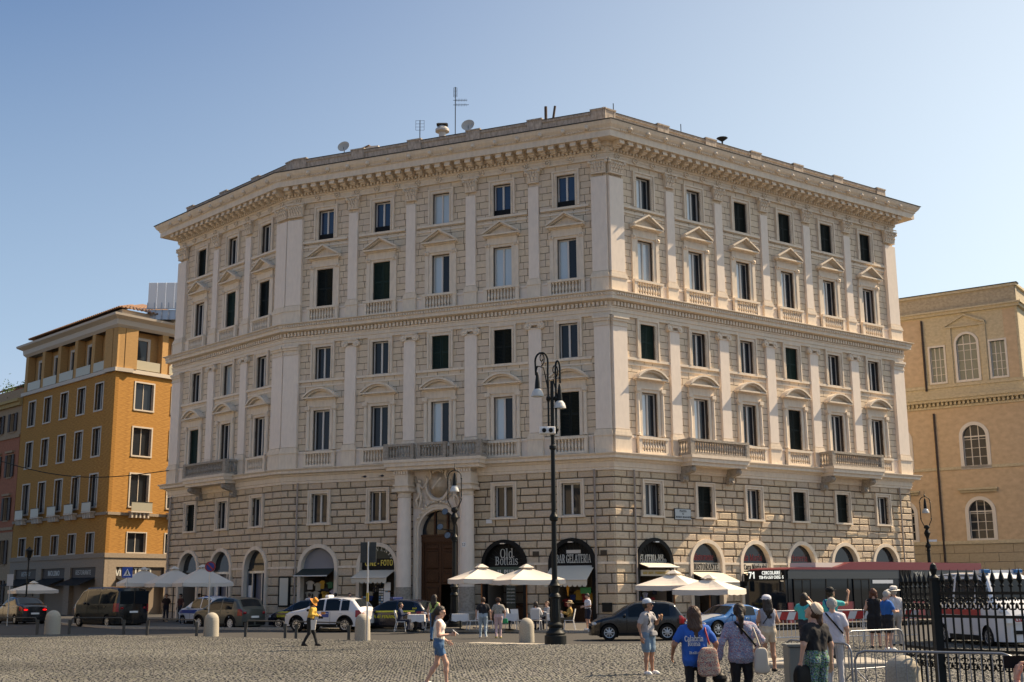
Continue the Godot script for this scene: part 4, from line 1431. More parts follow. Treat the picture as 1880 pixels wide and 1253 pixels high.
	for k in 8:
		b = MB.new()
		var a := -1.65 + k * 0.26
		b.hexa([Vector3(a, hh - 0.6 + k * 0.068, 0.08), Vector3(a + 0.3, hh - 0.54 + k * 0.068, 0.08), Vector3(a + 0.3, hh - 0.48 + k * 0.068, 0.08), Vector3(a, hh - 0.54 + k * 0.068, 0.08)],
			[Vector3(a, hh - 0.6 + k * 0.068, -1.5), Vector3(a + 0.3, hh - 0.54 + k * 0.068, -1.5), Vector3(a + 0.3, hh - 0.48 + k * 0.068, -1.5), Vector3(a, hh - 0.54 + k * 0.068, -1.5)])
		part("roof_tile_row", b.mesh(), M.roof_tile, o)

# ------------------------------------------------------------------ ground
func sheet(poly: Array, y: float) -> ArrayMesh:
	var b := MB.new()
	var p := PackedVector2Array()
	for q in poly:
		p.append(Vector2(q.x, -q.z))
	var ix := Geometry2D.triangulate_polygon(p)
	for i in range(0, ix.size(), 3):
		var a := p[ix[i]]
		var c := p[ix[i + 1]]
		var d := p[ix[i + 2]]
		if (c - a).cross(d - a) < 0.0:
			var s := c
			c = d
			d = s
		b.tri(Vector3(a.x, y, -a.y), Vector3(c.x, y, -c.y), Vector3(d.x, y, -d.y))
	return b.mesh()

var piazza_edge := []

func ground() -> void:
	M.asphalt = grainy(0.038, 0.036, 0.033, 0.25, 0.7, 71, 0.9, 0.6)
	M.cobble_bed = grainy(0.045, 0.04, 0.033, 0.3, 1.5, 73, 0.95, 0.8)
	M.paving = grainy(0.085, 0.078, 0.068, 0.25, 0.5, 75, 0.9, 0.4)
	M.pale_stone = grainy(0.34, 0.31, 0.26, 0.2, 0.6, 77, 0.9, 0.4)
	setting("ground", sheet([Vector3(-900, 0, 900), Vector3(900, 0, 900), Vector3(900, 0, -900), Vector3(-900, 0, -900)], -0.03), M.paving)
	setting("road", sheet([Vector3(-120, 0, -30), Vector3(120, 0, -30), Vector3(120, 0, -140), Vector3(-120, 0, -140)], -0.006), M.asphalt)
	# the pavement round the palazzo, a real step up
	var out := [mitre(0, 8.0), mitre(1, 12.5), mitre(2, 13.0), mitre(3, 8.0)]
	var poly := out.duplicate()
	for i in [3, 2, 1, 0]:
		poly.append(mitre(i, -0.5))
	setting("pavement", sheet(poly, 0.12), M.paving)
	var kb := MB.new()
	for i in 3:
		var a: Vector3 = out[i]
		var c: Vector3 = out[i + 1]
		var d := (c - a).normalized()
		var n := Vector3(-d.z, 0, d.x)
		var len := (c - a).length()
		var k := int(len / 1.1)
		for j in k:
			var p := a + d * (len * j / k + 0.01)
			var q := a + d * (len * (j + 1) / k - 0.01)
			kb.hexa([p + n * 0.16, q + n * 0.16, q + n * 0.16 + Vector3.UP * 0.125, p + n * 0.16 + Vector3.UP * 0.125], [p - n * 0.16, q - n * 0.16, q - n * 0.16 + Vector3.UP * 0.125, p - n * 0.16 + Vector3.UP * 0.125])
	setting("kerb", kb.mesh(), M.pale_stone)
	# the cobbled square in front, up to the road
	piazza_edge = [gnd(-200, 1163), gnd(0, 1164.5), gnd(340, 1170), gnd(700, 1178), gnd(1000, 1186), gnd(1240, 1182), gnd(1600, 1178), gnd(2100, 1170)]
	var pz := piazza_edge.duplicate()
	pz.append(Vector3(60, 0, 25))
	pz.append(Vector3(-60, 0, 25))
	setting("piazza", sheet(pz, 0.0), M.cobble_bed)
	# a pale stone band along part of its edge
	setting("stone_band", sheet([gnd(835, 1182.5), gnd(880, 1180), gnd(1010, 1183), gnd(1012, 1187.5), gnd(870, 1185)], 0.012), M.pale_stone)
	var r := RandomNumberGenerator.new()
	r.seed = 99
	var xs := []
	var edge := PackedVector2Array()
	for p in pz:
		edge.append(Vector2(p.x, p.z))
	var stones := MB.new()
	stones.block(Vector3(-0.049, -0.049, 0), Vector3(0.049, 0.049, 0.034), 0.014, Transform3D(Basis(Vector3.RIGHT, -PI / 2), Vector3.ZERO))
	var mesh := stones.mesh()
	var big := FastNoiseLite.new()
	big.seed = 4
	big.frequency = 0.07
	var list := []
	var cols := []
	var ca := cos(0.72)
	var sa := sin(0.72)
	for i in range(-375, 375):
		for j in range(-545, 70):
			var gx := i * 0.11 + r.randf_range(-0.012, 0.012)
			var gz := j * 0.11 + r.randf_range(-0.012, 0.012)
			var x := gx * ca - gz * sa - 18.0
			var z := gx * sa + gz * ca - 24.0
			if z > -22.5 or z < -60.0 or absf(x) > -z * 0.5 + 3.0:
				continue
			if not Geometry2D.is_point_in_polygon(Vector2(x, z), edge):
				continue
			var b := Basis(Vector3.UP, -0.72 + r.randf_range(-0.12, 0.12)).rotated(Vector3(1, 0, 0), r.randf_range(-0.09, 0.09)).rotated(Vector3(0, 0, 1), r.randf_range(-0.09, 0.09)).scaled(Vector3(r.randf_range(0.85, 1.05), 1.0, r.randf_range(0.85, 1.05)))
			list.append(Transform3D(b, Vector3(x, -0.006 + r.randf_range(-0.008, 0.01) + 0.01 * big.get_noise_2d(x * 3.0, z * 3.0), z)))
			var g := r.randf_range(0.7, 1.3) * (1.0 + 0.5 * big.get_noise_2d(x, z) + 0.35 * big.get_noise_2d(x * 5.0 + 90.0, z * 5.0))
			cols.append(Color(0.083 * g, 0.081 * g * r.randf_range(0.95, 1.03), 0.07 * g * r.randf_range(0.85, 1.1)))
	var mm := MultiMesh.new()
	mm.transform_format = MultiMesh.TRANSFORM_3D
	mm.use_colors = true
	mm.mesh = mesh
	mm.instance_count = list.size()
	for i in list.size():
		mm.set_instance_transform(i, list[i])
		mm.set_instance_color(i, cols[i])
	var o := MultiMeshInstance3D.new()
	o.name = "cobblestones"
	o.multimesh = mm
	var cm := StandardMaterial3D.new()
	cm.vertex_color_use_as_albedo = true
	cm.roughness = 0.75
	o.material_override = cm
	o.set_meta("kind", "stuff")
	o.set_meta("label", "small square grey cobblestones paving the sunlit square")
	o.set_meta("category", "cobblestones")
	add_child(o)
	print("cobbles ", list.size())

# ------------------------------------------------------------------ neighbouring buildings
func wall_with_holes(f: Dictionary, holes: Array, y0: float, y1: float, x0: float, x1: float, thick := 0.35, d := 0.0) -> ArrayMesh:
	var b := MB.new()
	var ys := [y0, y1]
	for h in holes:
		for q in h:
			if q.y > y0 and q.y < y1 and not ys.has(q.y):
				ys.append(q.y)
	ys.sort()
	for i in ys.size() - 1:
		if ys[i + 1] - ys[i] < 0.001:
			continue
		for p in cut(rect(x0, ys[i], x1, ys[i + 1]), holes, ys[i], ys[i + 1]):
			b.extr(p, d - thick, d, ft(f, 0, 0))
	return b.mesh()

var town_windows := {}
func town_window(f: Dictionary, u: float, y: float, w: float, h: float, where: Node, frame: Material, pane: Material, border := 0.1, arched := false, bars := 1) -> Node3D:
	var o := Node3D.new()
	o.name = "window"
	o.transform = ft(f, u, y)
	where.add_child(o, true)
	var key := "%.2f %.2f %.2f %s %d" % [w, h, border, arched, bars]
	if not town_windows.has(key):
		var b := MB.new()
		var g := MB.new()
		if border > 0.0:
			if arched:
				arch_ring(0, w / 2, w / 2 + border, h - w / 2, -0.25, 0.06, b, Transform3D.IDENTITY)
			else:
				for s in [-1, 1]:
					b.box(Vector3(w / 2 if s > 0 else -w / 2 - border, 0, -0.25), Vector3(w / 2 + border if s > 0 else -w / 2, h, 0.05))
				b.box(Vector3(-w / 2 - border, h, -0.25), Vector3(w / 2 + border, h + border, 0.05))
			b.box(Vector3(-w / 2 - border, -border, -0.25), Vector3(w / 2 + border, 0, 0.08))
		var s2 := MB.new()
		if arched:
			var hd := PackedVector2Array()
			for i in 17:
				hd.append(Vector2(cos(PI * i / 16) * w / 2, h - w / 2 + sin(PI * i / 16) * w / 2))
			hd.append(Vector2(-w / 2, 0))
			hd.append(Vector2(w / 2, 0))
			g.extr(hd, -0.24, -0.22)
			s2.box(Vector3(-w / 2, h - w / 2 - 0.05, -0.22), Vector3(w / 2, h - w / 2 + 0.05, -0.17))
		else:
			g.box(Vector3(-w / 2, 0, -0.24), Vector3(w / 2, h, -0.22))
		for i in bars:
			var x := -w / 2 + w * (i + 1) / (bars + 1)
			s2.box(Vector3(x - 0.035, 0, -0.22), Vector3(x + 0.035, h if not arched else h - 0.05, -0.18))
		for s in [-1, 1]:
			s2.box(Vector3(w / 2 - 0.06 if s > 0 else -w / 2, 0, -0.22), Vector3(w / 2 if s > 0 else -w / 2 + 0.06, h - (w / 2 if arched else 0.0), -0.18))
		if bars > 1:
			for k in range(1, 4):
				s2.box(Vector3(-w / 2, h * k / 4.6 - 0.02, -0.22), Vector3(w / 2, h * k / 4.6 + 0.02, -0.185))
		town_windows[key] = [b.mesh(), g.mesh(), s2.mesh()]
	if border > 0.0:
		part("surround", town_windows[key][0], frame, o)
	part("pane", town_windows[key][1], pane, o)
	part("sash", town_windows[key][2], frame, o)
	return o

func block_body(f: Dictionary, depth: float, h: float, where: Node, m: Material, x0 := 0.0, x1 := -1.0) -> void:
	var b := MB.new()
	b.box(Vector3(x0 + 0.02, 0, -depth), Vector3((x1 if x1 > 0 else f.l) - 0.02, h, -0.34), ft(f, 0, 0))
	part("rear_mass", b.mesh(), M.room, where)

func orange_building() -> void:
	var base := gnd(185, 1131)
	org = base
	var dl := Vector3(sin(deg_to_rad(-44.4)), 0, -cos(deg_to_rad(-44.4)))
	var dr := Vector3(sin(deg_to_rad(38.0)), 0, -cos(deg_to_rad(38.0)))
	var L := front(base + dl * 20.4, -dl, 20.4)
	var R := front(base, dr, 18.0)
	FL = L
	var o := thing("brick_building", "ochre brick corner building with a pillared loggia storey and tiled roof", "building", base)
	var brick := StandardMaterial3D.new()
	brick.albedo_texture = noise_tex(81, 0.02, [lin(0.19, 0.085, 0.014), lin(0.39, 0.19, 0.035), lin(0.58, 0.31, 0.075)], 5)
	brick.uv1_triplanar = true
	brick.uv1_world_triplanar = true
	brick.uv1_scale = Vector3(0.22, 1.5, 0.22)
	brick.roughness = 0.9
	var plaster := grainy(0.46, 0.27, 0.10, 0.1, 0.4, 83, 0.9)
	var trav := grainy(0.27, 0.215, 0.155, 0.2, 0.5, 85, 0.8)
	var frame := flat(0.52, 0.45, 0.36, 0.6)
	for e in [[L, [2.5, 6.2, 9.95, 13.65, 17.35], 1.55], [R, [3.15, 7.2, 11.3, 15.4], 1.95]]:
		var f: Dictionary = e[0]
		var w: float = e[2]
		var hs := []
		for u in e[1]:
			for q in [[18.45, 20.9], [14.22, 16.75], [9.6, 12.5], [5.5, 7.22]]:
				hs.append(rect(u - w / 2, q[0], u + w / 2, q[1]))
		part("wall", wall_with_holes(f, hs, 5.4, 21.7, 0, f.l), brick, o)
		# ground storey with wide openings
		var gs := []
		for k in (3 if f == L else 2):
			gs.append(rect(1.2 + k * 6.3, -0.1, 6.3 + k * 6.3, 4.2))
		part("ground_storey", wall_with_holes(f, gs, 0.0, 5.0, 0, f.l, 0.5, 0.05), trav, o)
		for k in gs.size():
			var b := MB.new()
			b.box(Vector3(1.2 + k * 6.3, 3.3, -0.3), Vector3(6.3 + k * 6.3, 4.2, -0.1), ft(f, 0, 0))
			part("shop_sign", b.mesh(), flat(0.05, 0.035, 0.025, 0.6), o)
			b = MB.new()
			b.box(Vector3(1.2 + k * 6.3, 0, -0.45), Vector3(6.3 + k * 6.3, 3.3, -0.42), ft(f, 0, 0))
			part("shop_window", b.mesh(), M.glass, o)
			b = MB.new()
			var q0 := 1.3 + k * 6.3
			b.hexa([Vector3(q0, 2.6, 1.5), Vector3(q0 + 4.9, 2.6, 1.5), Vector3(q0 + 4.9, 2.64, 1.5), Vector3(q0, 2.64, 1.5)], [Vector3(q0, 3.25, -0.1), Vector3(q0 + 4.9, 3.25, -0.1), Vector3(q0 + 4.9, 3.29, -0.1), Vector3(q0, 3.29, -0.1)], ft(f, 0, 0))
			part("awning", b.mesh(), M.black, o)
		var trim := MB.new()
		trim.box(Vector3(-0.1, 5.0, -0.3), Vector3(f.l + 0.1, 5.4, 0.14), ft(f, 0, 0))
		part("stone_band", trim.mesh(), trav, o)
		trim = MB.new()
		trim.box(Vector3(-0.05, 8.75, -0.1), Vector3(f.l + 0.05, 9.0, 0.16), ft(f, 0, 0))
		part("stone_band", trim.mesh(), trav, o)
		trim = MB.new()
		trim.box(Vector3(-0.2, 21.7, -1.6), Vector3(f.l + 0.2, 22.05, 0.2), ft(f, 0, 0))
		part("loggia_floor", trim.mesh(), frame, o)
		trim = MB.new()
		trim.box(Vector3(0, 22.05, -2.0), Vector3(f.l, 25.8, -0.8), ft(f, 0, 0))
		part("loggia_wall", trim.mesh(), plaster, o)
		for u in e[1]:
			town_window(f, u, 18.45, w, 2.45, o, frame, M.glass, 0.14)
			town_window(f, u, 14.22, w, 2.53, o, frame, M.glass, 0.14)
			town_window(f, u, 9.6, w, 2.9, o, frame, M.glass, 0.14)
			town_window(f, u, 5.5, w * 1.0, 1.72, o, frame, M.glass, 0.1)
			var lw := ft(f, u, 22.05, -0.78)
			var b := MB.new()
			b.box(Vector3(-0.6, 0, 0.0), Vector3(0.6, 3.0, 0.02))
			part("loggia_window", b.mesh(), M.glass, o, lw)
			b = MB.new()
			for s in [-1, 1]:
				b.box(Vector3(s * 0.7 - 0.14, 0, 0), Vector3(s * 0.7 + 0.14, 3.1, 0.12))
			b.box(Vector3(-0.84, 3.0, 0), Vector3(0.84, 3.25, 0.13))
			part("loggia_window_frame", b.mesh(), frame, o, lw)
			# a little balcony of frosted panels on brackets under the third row
			b = MB.new()
			b.box(Vector3(-w / 2 - 0.15, 9.02, 0.1), Vector3(w / 2 + 0.15, 9.14, 0.62))
			for k in 5:
				b.box(Vector3(-w / 2 + k * w / 4.6, 8.55, 0.05), Vector3(-w / 2 + k * w / 4.6 + 0.16, 9.02, 0.5))
			var bc := part("balcony", b.mesh(), frame, o, ft(f, u, 0))
			b = MB.new()
			b.box(Vector3(-w / 2 - 0.12, 9.16, 0.56), Vector3(w / 2 + 0.12, 9.95, 0.6))
			part("balcony_panel", b.mesh(), flat(0.36, 0.34, 0.26, 0.3), bc)
			b = MB.new()
			b.box(Vector3(-w / 2 - 0.15, 9.95, 0.54), Vector3(w / 2 + 0.15, 10.0, 0.62))
			part("balcony_rail", b.mesh(), M.iron, bc)
			b = MB.new()
			b.box(Vector3(-1.5, 22.15, 0.02), Vector3(1.5, 23.0, 0.05))
			part("loggia_parapet", b.mesh(), flat(0.42, 0.38, 0.27, 0.3), o, ft(f, u, 0))
		# loggia pillars
		var us := []
		for i in e[1].size() + 1:
			us.append(0.35 if i == 0 else ((f.l - 0.35) if i == e[1].size() else (e[1][i - 1] + e[1][i]) / 2))
		for u in us:
			var b := MB.new()
			b.box(Vector3(-0.32, 22.05, -0.75), Vector3(0.32, 25.8, 0.0))
			part("loggia_pillar", b.mesh(), plaster, o, ft(f, u, 0))
	# cornice and hipped tiled roof over both wings
	var c0: Vector3 = L.t * Vector3(0, 0, 0)
	var c1: Vector3 = base
	var c2: Vector3 = R.t * Vector3(18.0, 0, 0)
	var c3: Vector3 = c0 + (c2 - c1)
	var ring := [c0, c1, c2, c3]
	var mid := (c0 + c1 + c2 + c3) / 4
	var b := MB.new()
	for lv in [[0.0, 22.0, -0.36], [22.0, 27.2, -1.9]]:
		for i in 4:
			var j := (i + 1) % 4
			b.quad(grow(ring, i, lv[2]) + Vector3.UP * lv[0] - org, grow(ring, j, lv[2]) + Vector3.UP * lv[0] - org, grow(ring, j, lv[2]) + Vector3.UP * lv[1] - org, grow(ring, i, lv[2]) + Vector3.UP * lv[1] - org)
	part("rear_mass", b.mesh(), M.room, o)
	b = MB.new()
	for k in [[25.8, 0.0, 26.05, 0.25], [26.05, 0.25, 26.5, 0.3], [26.5, 0.3, 26.75, 0.8], [26.75, 0.8, 26.95, 0.85]]:
		for i in 4:
			var j := (i + 1) % 4
			b.quad(grow(ring, i, k[1]) + Vector3.UP * k[0] - org, grow(ring, j, k[1]) + Vector3.UP * k[0] - org, grow(ring, j, k[3]) + Vector3.UP * k[2] - org, grow(ring, i, k[3]) + Vector3.UP * k[2] - org)
	for i in 4:
		var j := (i + 1) % 4
		b.quad(grow(ring, i, 0.85) + Vector3.UP * 26.95 - org, grow(ring, j, 0.85) + Vector3.UP * 26.95 - org, grow(ring, j, -0.6) + Vector3.UP * 27.0 - org, grow(ring, i, -0.6) + Vector3.UP * 27.0 - org)
		b.quad(grow(ring, i, -0.6) + Vector3.UP * 26.9 - org, grow(ring, j, -0.6) + Vector3.UP * 26.9 - org, grow(ring, j, -0.6) + Vector3.UP * 27.7 - org, grow(ring, i, -0.6) + Vector3.UP * 27.7 - org)
	part("cornice", b.mesh(), frame, o)
	b = MB.new()
	for i in 4:
		var j := (i + 1) % 4
		var a0 := grow(ring, i, 0.0) + Vector3.UP * 27.7 - org
		var a1 := grow(ring, j, 0.0) + Vector3.UP * 27.7 - org
		b.quad(a0, a1, a1.lerp(mid - org + Vector3.UP * 31.5, 0.7), a0.lerp(mid - org + Vector3.UP * 31.5, 0.7))
		# tile ridges running up the slope
		var n := int((a1 - a0).length() / 0.42)
		for k in n:
			var p := a0.lerp(a1, (k + 0.5) / n)
			var q := p.lerp(mid - org + Vector3.UP * 31.5, 0.35)
			b.tube([p + Vector3.UP * 0.03, q + Vector3.UP * 0.03], 0.09, 5)
	part("roof", b.mesh(), M.roof_tile, o)
	words("MOLINO", 0.7, M.letter, o, ft(R, 3.0, 3.75, -0.08), "Droid Sans", true)
	words("MOLINO", 0.45, M.letter, o, ft(L, 10.0, 3.75, -0.08), "Droid Sans", true)
	words("BISTROT", 0.4, M.letter, o, ft(L, 3.7, 3.75, -0.08), "Droid Sans")
	words("RISTORANTE", 0.4, M.letter, o, ft(L, 16.2, 3.75, -0.08), "Droid Sans")
	# white site screen on the roof behind
	var p := EYE + ray(303, 560) * 118.0
	var w0 := (EYE + ray(273, 560) * 118.0)
	var w1 := (EYE + ray(340, 560) * 118.0)
	var wt := (EYE + ray(303, 517) * 118.0).y
	var scr := thing("roof_screen", "white panelled plant screen standing on the roof behind the ochre building", "screen", Vector3(p.x, 27.2, p.z))
	var hw := (w1 - w0).length() / 2
	for k in 4:
		b = MB.new()
		b.block(Vector3(-hw + k * hw / 2 + 0.02, 1.0, -0.05), Vector3(-hw + (k + 1) * hw / 2 - 0.02, wt - 27.2, 0.05), 0.01)
		part("panel", b.mesh(), M.white, scr)
	b = MB.new()
	for k in 6:
		b.tube([Vector3(-hw + k * hw * 0.4, 0, 0.1), Vector3(-hw + k * hw * 0.4, 1.6, 0.1)], 0.04, 5)
	b.tube([Vector3(-hw - 1.5, 1.0, 0.1), Vector3(hw, 1.0, 0.1)], 0.04, 5)
	b.box(Vector3(-hw, 0, -2.0), Vector3(hw, 0.95, -0.1))
	part("rail", b.mesh(), M.steel, scr)

var FL := {}

func grow(ring: Array, i: int, e: float) -> Vector3:
	var k := ring.size()
	var d1: Vector3 = (ring[i] - ring[(i + k - 1) % k]).normalized()
	var d2: Vector3 = (ring[(i + 1) % k] - ring[i]).normalized()
	var n1 := Vector3(-d1.z, 0, d1.x)
	var n2 := Vector3(-d2.z, 0, d2.x)
	return ring[i] + (n1 + n2) / (1.0 + n1.dot(n2)) * e

func red_building() -> void:
	var dl: Vector3 = -FL.t.basis.x
	var start: Vector3 = FL.t.origin
	var f := front(start + dl * 18.0, -dl, 17.9)
	org = start
	var o := thing("red_house", "old red plaster house with brown shutters and a planted roof terrace", "building", start)
	var red := grainy(0.36, 0.135, 0.07, 0.2, 0.3, 91, 0.95)
	var tan := grainy(0.36, 0.25, 0.15, 0.2, 0.4, 92, 0.95)
	var brown := flat(0.03, 0.015, 0.01, 0.6)
	var hs := []
	var rows := [[18.3, 20.2], [13.6, 15.9], [9.2, 11.5], [4.8, 7.2], [0.2, 3.2]]
	for u in [4.4, 9.2, 12.6, 15.9]:
		for q in rows:
			hs.append(rect(u - 0.55, q[0], u + 0.55, q[1]))
	part("wall", wall_with_holes(f, hs, 8.0, 17.8, 0, f.l), red, o)
	part("wall", wall_with_holes(f, hs, 17.8, 21.2, 0, f.l), tan, o)
	part("wall", wall_with_holes(f, hs, 0, 8.0, 0, f.l), tan, o)
	block_body(f, 12.0, 21.1, o, red)
	var b := MB.new()
	for q in [[17.6, 17.9, 0.12], [8.2, 8.5, 0.12], [20.9, 21.3, 0.3], [21.3, 21.6, 0.55]]:
		b = MB.new()
		b.box(Vector3(0, q[0], -0.2), Vector3(f.l, q[1], q[2]), ft(f, 0, 0))
		part("string_course", b.mesh(), grainy(0.42, 0.3, 0.12, 0.2, 0.5, 93, 0.9) if q[0] > 20 else tan, o)
	for u in [4.4, 9.2, 12.6, 15.9]:
		for q in rows:
			town_window(f, u, q[0], 1.1, q[1] - q[0], o, tan, M.glass, 0.12)
			for s in [-1, 1]:
				b = MB.new()
				b.box(Vector3(s * 0.86 - 0.27, 0.02, 0.07), Vector3(s * 0.86 + 0.27, q[1] - q[0], 0.12))
				for k in 10:
					b.box(Vector3(s * 0.86 - 0.22, (q[1] - q[0]) * (k + 0.3) / 10.0, 0.12), Vector3(s * 0.86 + 0.22, (q[1] - q[0]) * (k + 0.8) / 10.0, 0.14))
				part("shutter", b.mesh(), brown, o, ft(f, u, q[0]))
			if q[0] > 8 and q[0] < 15:
				b = MB.new()
				b.box(Vector3(-0.95, q[1] - q[0] + 0.2, -0.02), Vector3(0.95, q[1] - q[0] + 0.4, 0.25))
				part("window_hood", b.mesh(), tan, o, ft(f, u, q[0]))
	b = MB.new()
	b.box(Vector3(0, 21.6, -0.3), Vector3(f.l, 22.7, -0.05), ft(f, 0, 0))
	part("terrace_wall", b.mesh(), tan, o)
	b = MB.new()
	b.box(Vector3(4, 21.2, -6.0), Vector3(16.8, 24.0, -3.0), ft(f, 0, 0))
	part("roof_room", b.mesh(), red, o)
	b = MB.new()
	b.hexa([Vector3(3.6, 24.0, -2.5), Vector3(17.2, 24.0, -2.5), Vector3(17.2, 24.15, -2.5), Vector3(3.6, 24.15, -2.5)], [Vector3(3.6, 25.2, -6.2), Vector3(17.2, 25.2, -6.2), Vector3(17.2, 25.35, -6.2), Vector3(3.6, 25.35, -6.2)], ft(f, 0, 0))
	part("roof", b.mesh(), M.roof_tile, o)
	b = MB.new()
	b.box(Vector3(15.0, 24.2, -4.6), Vector3(15.7, 26.4, -4.0), ft(f, 0, 0))
	b.box(Vector3(14.9, 26.4, -4.7), Vector3(16.5, 26.55, -3.9), ft(f, 0, 0))
	part("chimney", b.mesh(), M.white, o)
	# terrace plants
	rng.seed = 31
	for k in 4:
		var u := 9.5 + k * 2.3
		var tall: float = [1.0, 1.5, 0.7, 1.25][k]
		var pl := thing("potted_shrub", ["round leafy shrub on the roof terrace of the red house", "tallest leafy shrub on the roof terrace of the red house", "lowest shrub on the roof terrace of the red house", "upright shrub next to the ochre building on the red roof terrace"][k], "shrub", f.t * Vector3(u, 21.6, -0.9), "terrace shrubs of the red house")
		b = MB.new()
		b.lathe([Vector2(0.18, 0), Vector2(0.28, 0.5), Vector2(0.24, 0.5)], 10)
		part("pot", b.mesh(), M.roof_tile, pl)
		b = MB.new()
		for i in 220:
			var d := Vector3(rng.randfn(0, 0.34), rng.randfn(1.0, 0.3) * tall + 0.1, rng.randfn(0, 0.3))
			leaf(b, d, rng.randf_range(0.08, 0.16))
		part("foliage", b.mesh(), M.leaf, pl)
		b = MB.new()
		b.tube([Vector3(0, 0.4, 0), Vector3(0.03, 1.2, 0)], 0.03, 5)
		part("stem", b.mesh(), M.wood, pl)

func leaf(b: MB, c: Vector3, s: float) -> void:
	var a := Vector3(rng.randfn(), rng.randfn(), rng.randfn()).normalized()
	var d := a.cross(Vector3(rng.randfn(), rng.randfn(), rng.randfn())).normalized()
	b.quad(c - a * s, c - d * s * 0.45, c + a * s, c + d * s * 0.45)

func peach_building() -> void:
	var w := gnd(1700, 1121)
	var dw := Vector3(sin(deg_to_rad(-54.0)), 0, -cos(deg_to_rad(-54.0)))
	var f := front(w + dw * 14.0, -dw, 23.6)       # u = 14 - s
	var dr := Vector3(sin(deg_to_rad(36.0)), 0, -cos(deg_to_rad(36.0)))
	var g := front(f.t * Vector3(23.6, 0, 0), dr, 12.0)
	org = w
	var o := thing("peach_building", "peach plastered building with arched windows, pale attic storey and stone base", "building", w)
	var peach := grainy(0.51, 0.385, 0.25, 0.2, 0.18, 101, 0.95)
	var pale := grainy(0.50, 0.43, 0.29, 0.22, 0.35, 102, 0.95)
	var basestone := grainy(0.40, 0.33, 0.22, 0.15, 0.4, 103, 0.95)
	var c := 19.2
	var c2 := 12.7
	var hs := [rect(c - 2.55 - 0.6, 19.42, c - 2.55 + 0.6, 22.5), rect(c + 2.55 - 0.6, 19.42, c + 2.55 + 0.6, 22.5), arch_poly(c, 0.85, 22.55, 19.37),
		rect(c2 - 0.6, 19.42, c2 + 0.6, 22.5),
		arch_poly(c, 0.95, 14.5, 12.02), arch_poly(c2, 0.95, 14.5, 12.02), arch_poly(c, 0.95, 8.15, 5.9), arch_poly(c2, 0.95, 8.15, 5.9)]
	part("wall", wall_with_holes(f, hs, 5.7, 17.1, 0, f.l), peach, o)
	part("attic_wall", wall_with_holes(f, hs, 17.1, 25.5, 0, f.l), pale, o)
	block_body(f, 12.0, 27.0, o, pale, 0.0, 23.2)
	var b := MB.new()
	b.box(Vector3(0.4, 0, -11), Vector3(12, 25.5, 0), ft(g, 0, 0))
	b.box(Vector3(0.003, 0, -0.4), Vector3(0.4, 25.5, 0), ft(g, 0, 0))
	part("side_wall", b.mesh(), pale, o)
	# base of long stone courses
	var rr := 0
	for k in 7:
		var y := 0.2 + k * 0.75
		var x := -1.2 * (k % 2)
		while x < f.l - 0.1:
			var x1 := minf(x + 2.4, f.l)
			b = MB.new()
			b.block(Vector3(maxf(x, 0) + 0.012, y + 0.012, -0.1), Vector3(x1 - 0.012, y + 0.738, 0.06), 0.012)
			part("base_block", b.mesh(), basestone, o, ft(f, 0, 0))
			x = x1
	b = MB.new()
	b.box(Vector3(0, 0, -0.3), Vector3(f.l, 5.5, -0.02), ft(f, 0, 0))
	part("base_backing", b.mesh(), M.mortar, o)
	for q in [[5.45, 5.75, 0.16], [11.75, 12.0, 0.08], [17.1, 17.3, 0.12], [17.62, 17.85, 0.5], [17.85, 18.1, 0.62], [18.9, 19.15, 0.1], [25.3, 25.55, 0.25], [25.55, 25.7, 0.4], [27.1, 27.3, 0.12]]:
		b = MB.new()
		b.box(Vector3(0, q[0], -0.25), Vector3(f.l + q[2], q[1], q[2]), ft(f, 0, 0))
		b.box(Vector3(0, q[0], -0.25), Vector3(12, q[1], q[2] + 0.003), ft(g, 0, 0))
		part("moulding", b.mesh(), pale, o)
	b = MB.new()
	b.box(Vector3(0, 25.7, -0.5), Vector3(f.l, 27.1, -0.05), ft(f, 0, 0))
	b.box(Vector3(0, 25.7, -0.5), Vector3(12, 27.1, -0.06), ft(g, 0, 0))
	part("parapet", b.mesh(), M.parapet_pale, o)
	b = MB.new()
	b.box(Vector3(0, 27.3, -0.6), Vector3(f.l + 0.2, 27.38, 0.16), ft(f, 0, 0))
	part("parapet_flashing", b.mesh(), M.lead, o)
	b = MB.new()
	var n := int(f.l / 0.36)
	for i in n:
		b.box(Vector3(f.l * i / n + 0.06, 17.32, 0.0), Vector3(f.l * i / n + 0.24, 17.62, 0.3), ft(f, 0, 0))
	var de := part("dentils", b.mesh(), pale, o)
	de.set_meta("kind", "stuff")
	var cur := flat(0.10, 0.125, 0.10, 0.15)
	cur.clearcoat_enabled = true
	town_window(f, c - 2.55, 19.42, 1.2, 3.08, o, M.white_frame, cur, 0.16, false, 2)
	town_window(f, c + 2.55, 19.42, 1.2, 3.08, o, M.white_frame, cur, 0.16, false, 2)
	town_window(f, c2, 19.42, 1.2, 3.08, o, M.white_frame, cur, 0.16, false, 2)
	town_window(f, c, 19.42, 1.7, 3.98, o, M.white_frame, cur, 0.2, true, 2)
	for u in [c, c2]:
		town_window(f, u, 12.02, 1.9, 3.43, o, M.white_frame, M.glass, 0.3, true, 2)
		town_window(f, u, 5.9, 1.9, 3.2, o, M.white_frame, M.glass, 0.3, true, 2)
		b = MB.new()
		b.box(Vector3(u - 1.5, 9.75, 0), Vector3(u + 1.5, 9.95, 0.2), ft(f, 0, 0))
		b.box(Vector3(u - 1.6, 9.95, 0), Vector3(u + 1.6, 10.1, 0.4), ft(f, 0, 0))
		part("window_hood", b.mesh(), pale, o)
	b = MB.new()
